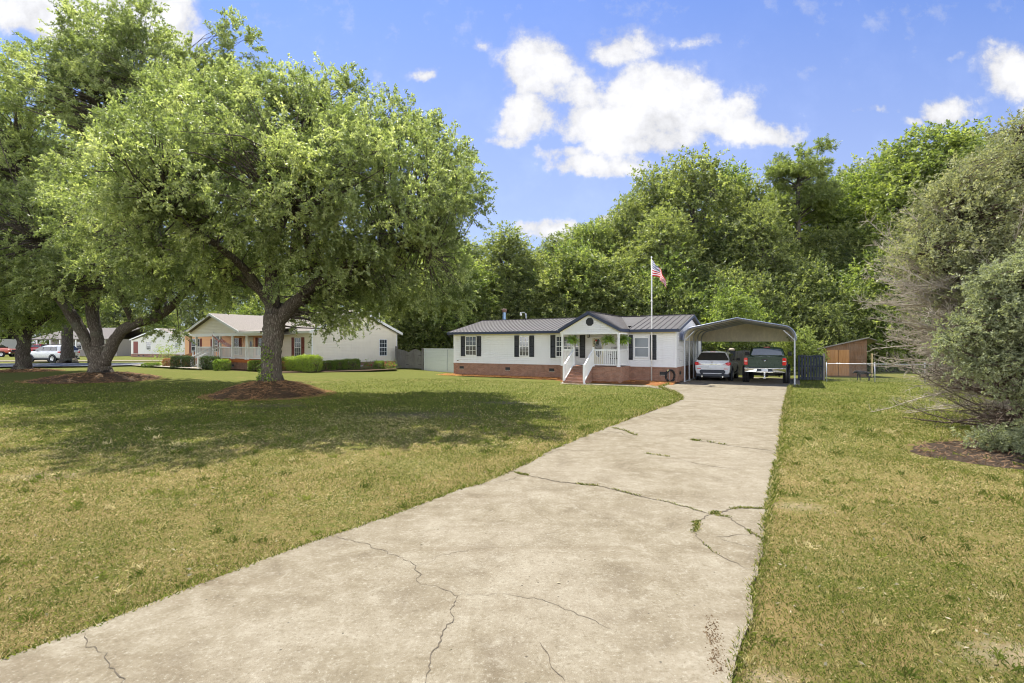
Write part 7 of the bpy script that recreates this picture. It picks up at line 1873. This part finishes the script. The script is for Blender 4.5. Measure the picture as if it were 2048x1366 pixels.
def build_cedars():
    rng = np.random.default_rng(110)
    # blue-green cedar in front
    x, y = 10.95, 10.5
    limbs = [[(0, 0, -.1, .20), (0, 0, .4, .15), (.05, 0, 1.2, .13), (.1, 0, 2.4, .10), (.1, .0, 3.8, .05)], [(.15, .1, 0, .13), (.35, .1, 1.0, .11), (.6, .1, 2.4, .08), (.8, .1, 3.6, .03)], [(-.05, -.1, .2, .12), (-.25, -.2, 1.2, .10), (-.5, -.4, 2.2, .07), (-.8, -.6, 3.2, .03)]]
    lobes = [((.9, -.5, 2.9), (1.1, 1.0, 1.0)), ((1.0, -.6, 1.7), (.9, .8, .6)), ((.5, -.4, 3.9), (.8, .9, .4)), ((-.3, -.7, 3.45), (.9, .8, .36)), ((-1.15, -.7, 3.25), (.7, .55, .26)), ((-.35, -.9, 2.75), (.75, .7, .34)), ((-1.25, -.8, 2.62), (.75, .55, .28)), ((-1.95, -.7, 2.38), (.55, .42, .20)),
             ((-.3, -1.0, 2.05), (.7, .6, .32)), ((-1.1, -.9, 1.95), (.6, .5, .26)), ((-1.75, -.8, 1.72), (.5, .4, .18)), ((-.55, -1.0, 1.35), (.65, .5, .28)), ((-1.25, -1.0, 1.2), (.4, .35, .15)), ((.15, -1.0, 1.1), (.55, .5, .28)), ((.9, -.8, .8), (.6, .5, .26)), ((-.55, -1.15, .85), (.6, .45, .26)), ((.2, -1.15, .62), (.75, .5, .3)), ((-2.35, -.7, 2.1), (.3, .25, .12)), ((-1.6, -.7, 3.0), (.35, .3, .14))]
    T = tree('cedar_tree', 'blue green cedar with bare lower boughs at the right edge of the lawn', (x, y, 0), limbs, lobes, 1900, 6, 17, .27, .056, .025, 'bark_cedar', 'leaf_cedar_blue', 111, None, (.1, 1.12), -.95, spread=.08, ar=.85, droop=.12, tsd=.14, upn=.6, axis_r=.6)
    # low sprigs near the ground
    C = np.concatenate([np.stack([rng.normal(-1.55, .22, 60), rng.normal(-.75, .18, 60), rng.uniform(.12, .42, 60)], 1), np.stack([rng.normal(-1.05, .2, 70), rng.normal(-.9, .15, 70), rng.uniform(.12, .5, 70)], 1)])
    P, tone, *_ = sprays(rng, C, nrm(rng.normal(0, 1, C.shape)), 6, 12, .16, .055, .024, spread=.05, tone0=.45); quads_mesh('low_sprig', P, M['leaf_cedar_blue'], tone, T)
    # dead boughs and twigs, reaching left
    def deadwood(T, name, roots, n, side, seed, mat, dark=False, tw=6, up=.22):
        r = np.random.default_rng(seed); m = MB()
        for i in range(n):
            p = Vector(roots[i % len(roots)]); p = p + Vector(r.normal(0, .07, 3)); p.z += r.uniform(-.12, .12)
            az = r.normal(side[0], side[1]); el = r.normal(side[2], side[3]); d = Vector((math.cos(az) * math.cos(el), math.sin(az) * math.cos(el), math.sin(el))); Ln = side[4] * r.uniform(.6, 1.1); seg = 8; pts = [p]; curve = Vector((0, 0, r.normal(up, .1)))
            for k in range(seg):
                d = (d + curve * (1.2 / seg) + Vector(r.normal(0, .09, 3))).normalized(); pts.append(pts[-1] + d * Ln / seg)
            r0 = r.uniform(.014, .03) * (1.25 if dark else 1); m.tube(pts, [r0 * (1 - .85 * k / seg) + .0025 for k in range(seg + 1)], 5, 0, False)
            for k in range(2, seg + 1):
                for _ in range(tw):
                    q = pts[k - 1].lerp(pts[k], r.uniform(0, 1)); e = (d * .9 + Vector(r.normal(0, .65, 3)) + Vector((0, 0, .15))).normalized(); l2_ = r.uniform(.15, .55) * (1.1 - .06 * k); a = [q]
                    for s in range(4):
                        e = (e + Vector(r.normal(0, .20, 3)) + Vector((-.05, 0, .06))).normalized(); a.append(a[-1] + e * l2_ / 4)
                    m.tube(a, [.0058, .0048, .0042, .0036, .0028], 3, 0, False)
                    if r.uniform() < .6:
                        e2 = (e + Vector(r.normal(0, .6, 3))).normalized(); m.tube([a[2], a[2] + e2 * l2_ * .25, a[2] + e2 * l2_ * .45 + Vector((0, 0, .03))], [.0042, .0036, .0026], 3, 0, False)
        return m.build(name, mat, T)
    rts = [(.0, 0, z) for z in np.linspace(.35, 1.35, 9)]
    deadwood(T, 'bare_bough', rts, 30, (math.pi + .25, .55, .02, .12, 2.3), 112, M['bark_cedar'], True, 4, .05)
    # olive cedar behind
    x, y = 13.4, 13.2
    limbs = [[(0, 0, -.1, .30), (0, 0, .6, .24), (-.1, 0, 2, .2), (-.1, 0, 4, .15), (0, 0, 6.4, .07), (.1, 0, 7.9, .03)], [(-.1, 0, 1.6, .14), (-1.2, -.3, 2.6, .1), (-2.2, -.5, 3.6, .06), (-2.9, -.6, 4.4, .03)], [(-.1, 0, 2.6, .13), (-1.0, -.3, 3.8, .1), (-1.8, -.5, 5.0, .05), (-2.2, -.5, 5.7, .02)], [(0, 0, 2, .13), (1.2, -.2, 3.4, .09), (2.2, -.3, 4.8, .04)]]
    lobes = [((-1.7, -.5, 5.2), (1.35, 1.2, .9)), ((-2.6, -.6, 4.35), (.95, .9, .7)), ((-.5, -.4, 6.2), (1.5, 1.4, 1.0)), ((.5, -.2, 7.1), (1.5, 1.4, .95)), ((-1.0, -.6, 4.3), (1.4, 1.1, .9)), ((.6, -.5, 5.2), (1.7, 1.3, 1.2)), ((1.8, -.2, 5.9), (1.6, 1.5, 1.4)), ((.2, -.9, 3.6), (1.5, .9, .9)), ((-1.9, -.8, 3.5), (.9, .7, .5)), ((2.0, -.4, 3.8), (1.5, 1.2, 1.2)), ((1.3, 0, 7.4), (1.3, 1.3, .8)), ((-2.0, -.4, 5.9), (.7, .7, .5))]
    T = tree('cedar_tree', 'tall olive brown cedar with a mass of dead grey twigs on its left side', (x, y, 0), limbs, lobes, 2400, 6, 14, .34, .074, .031, 'bark_cedar', 'leaf_cedar_olive', 113, None, (.3, 1.08), -.8, spread=.11, ar=.85, droop=.1, tsd=.18, upn=.6, axis_r=.6)
    rts = [(-.15, -.05, z) for z in np.linspace(1.2, 4.3, 14)] + [(-1.2, -.3, 2.6), (-1.0, -.3, 3.4), (-1.5, -.4, 3.1), (-.8, -.3, 2.0)]
    deadwood(T, 'dead_twigs', rts, 165, (math.pi + .06, .32, .12, .22, 3.1), 114, M['dead_twig'], False, 9, .16)
    deadwood(T, 'dead_twigs', [(-.1, -.05, z) for z in np.linspace(.5, 2.4, 8)], 60, (math.pi + .12, .30, -.02, .14, 3.0), 115, M['dead_twig'], False, 7, .05)
    # yellow shrub glimpsed through the cedars
    rng2 = np.random.default_rng(116); T = thing('forsythia', 'yellow flowering shrub glimpsed through the cedar at the right edge', 'shrub', (22.4, 22.0, 0)); C = rng2.normal(0, 1, (180, 3)) * np.array([.8, .7, .55]) + np.array([0, 0, 2.4]); P, tone, *_ = sprays(rng2, C, nrm(rng2.normal(0, 1, C.shape)), 4, 10, .4, .09, .06, tone0=.6); quads_mesh('blooms', P, M['petals_yellow'], tone, T); m = MB()
    for k in range(9): m.tube([(0, 0, -.1), (rng2.normal(0, .3), rng2.normal(0, .3), 1.2), (rng2.normal(0, .7), rng2.normal(0, .6), 2.5)], [.03, .02, .008], 5)
    m.build('stem', M['bark_dark'], T)

# ================================================================== build
build_materials()
build_world(); build_camera()
build_ground(); build_mulch()
build_house(); build_carport(); build_neighbour(); build_far_houses(); build_fences()
build_vehicles(); build_flag(); build_dog(); build_porch_things()
build_oaks(); build_forest(); build_hedges(); build_cedars()
build_grass()
SC.cycles.use_denoising = True; SC.cycles.filter_width = 1.05; SC.cycles.max_bounces = 8; SC.cycles.diffuse_bounces = 3; SC.cycles.transmission_bounces = 5; SC.cycles.glossy_bounces = 3; SC.cycles.transparent_max_bounces = 8
SC.cycles.caustics_reflective = False; SC.cycles.caustics_refractive = False
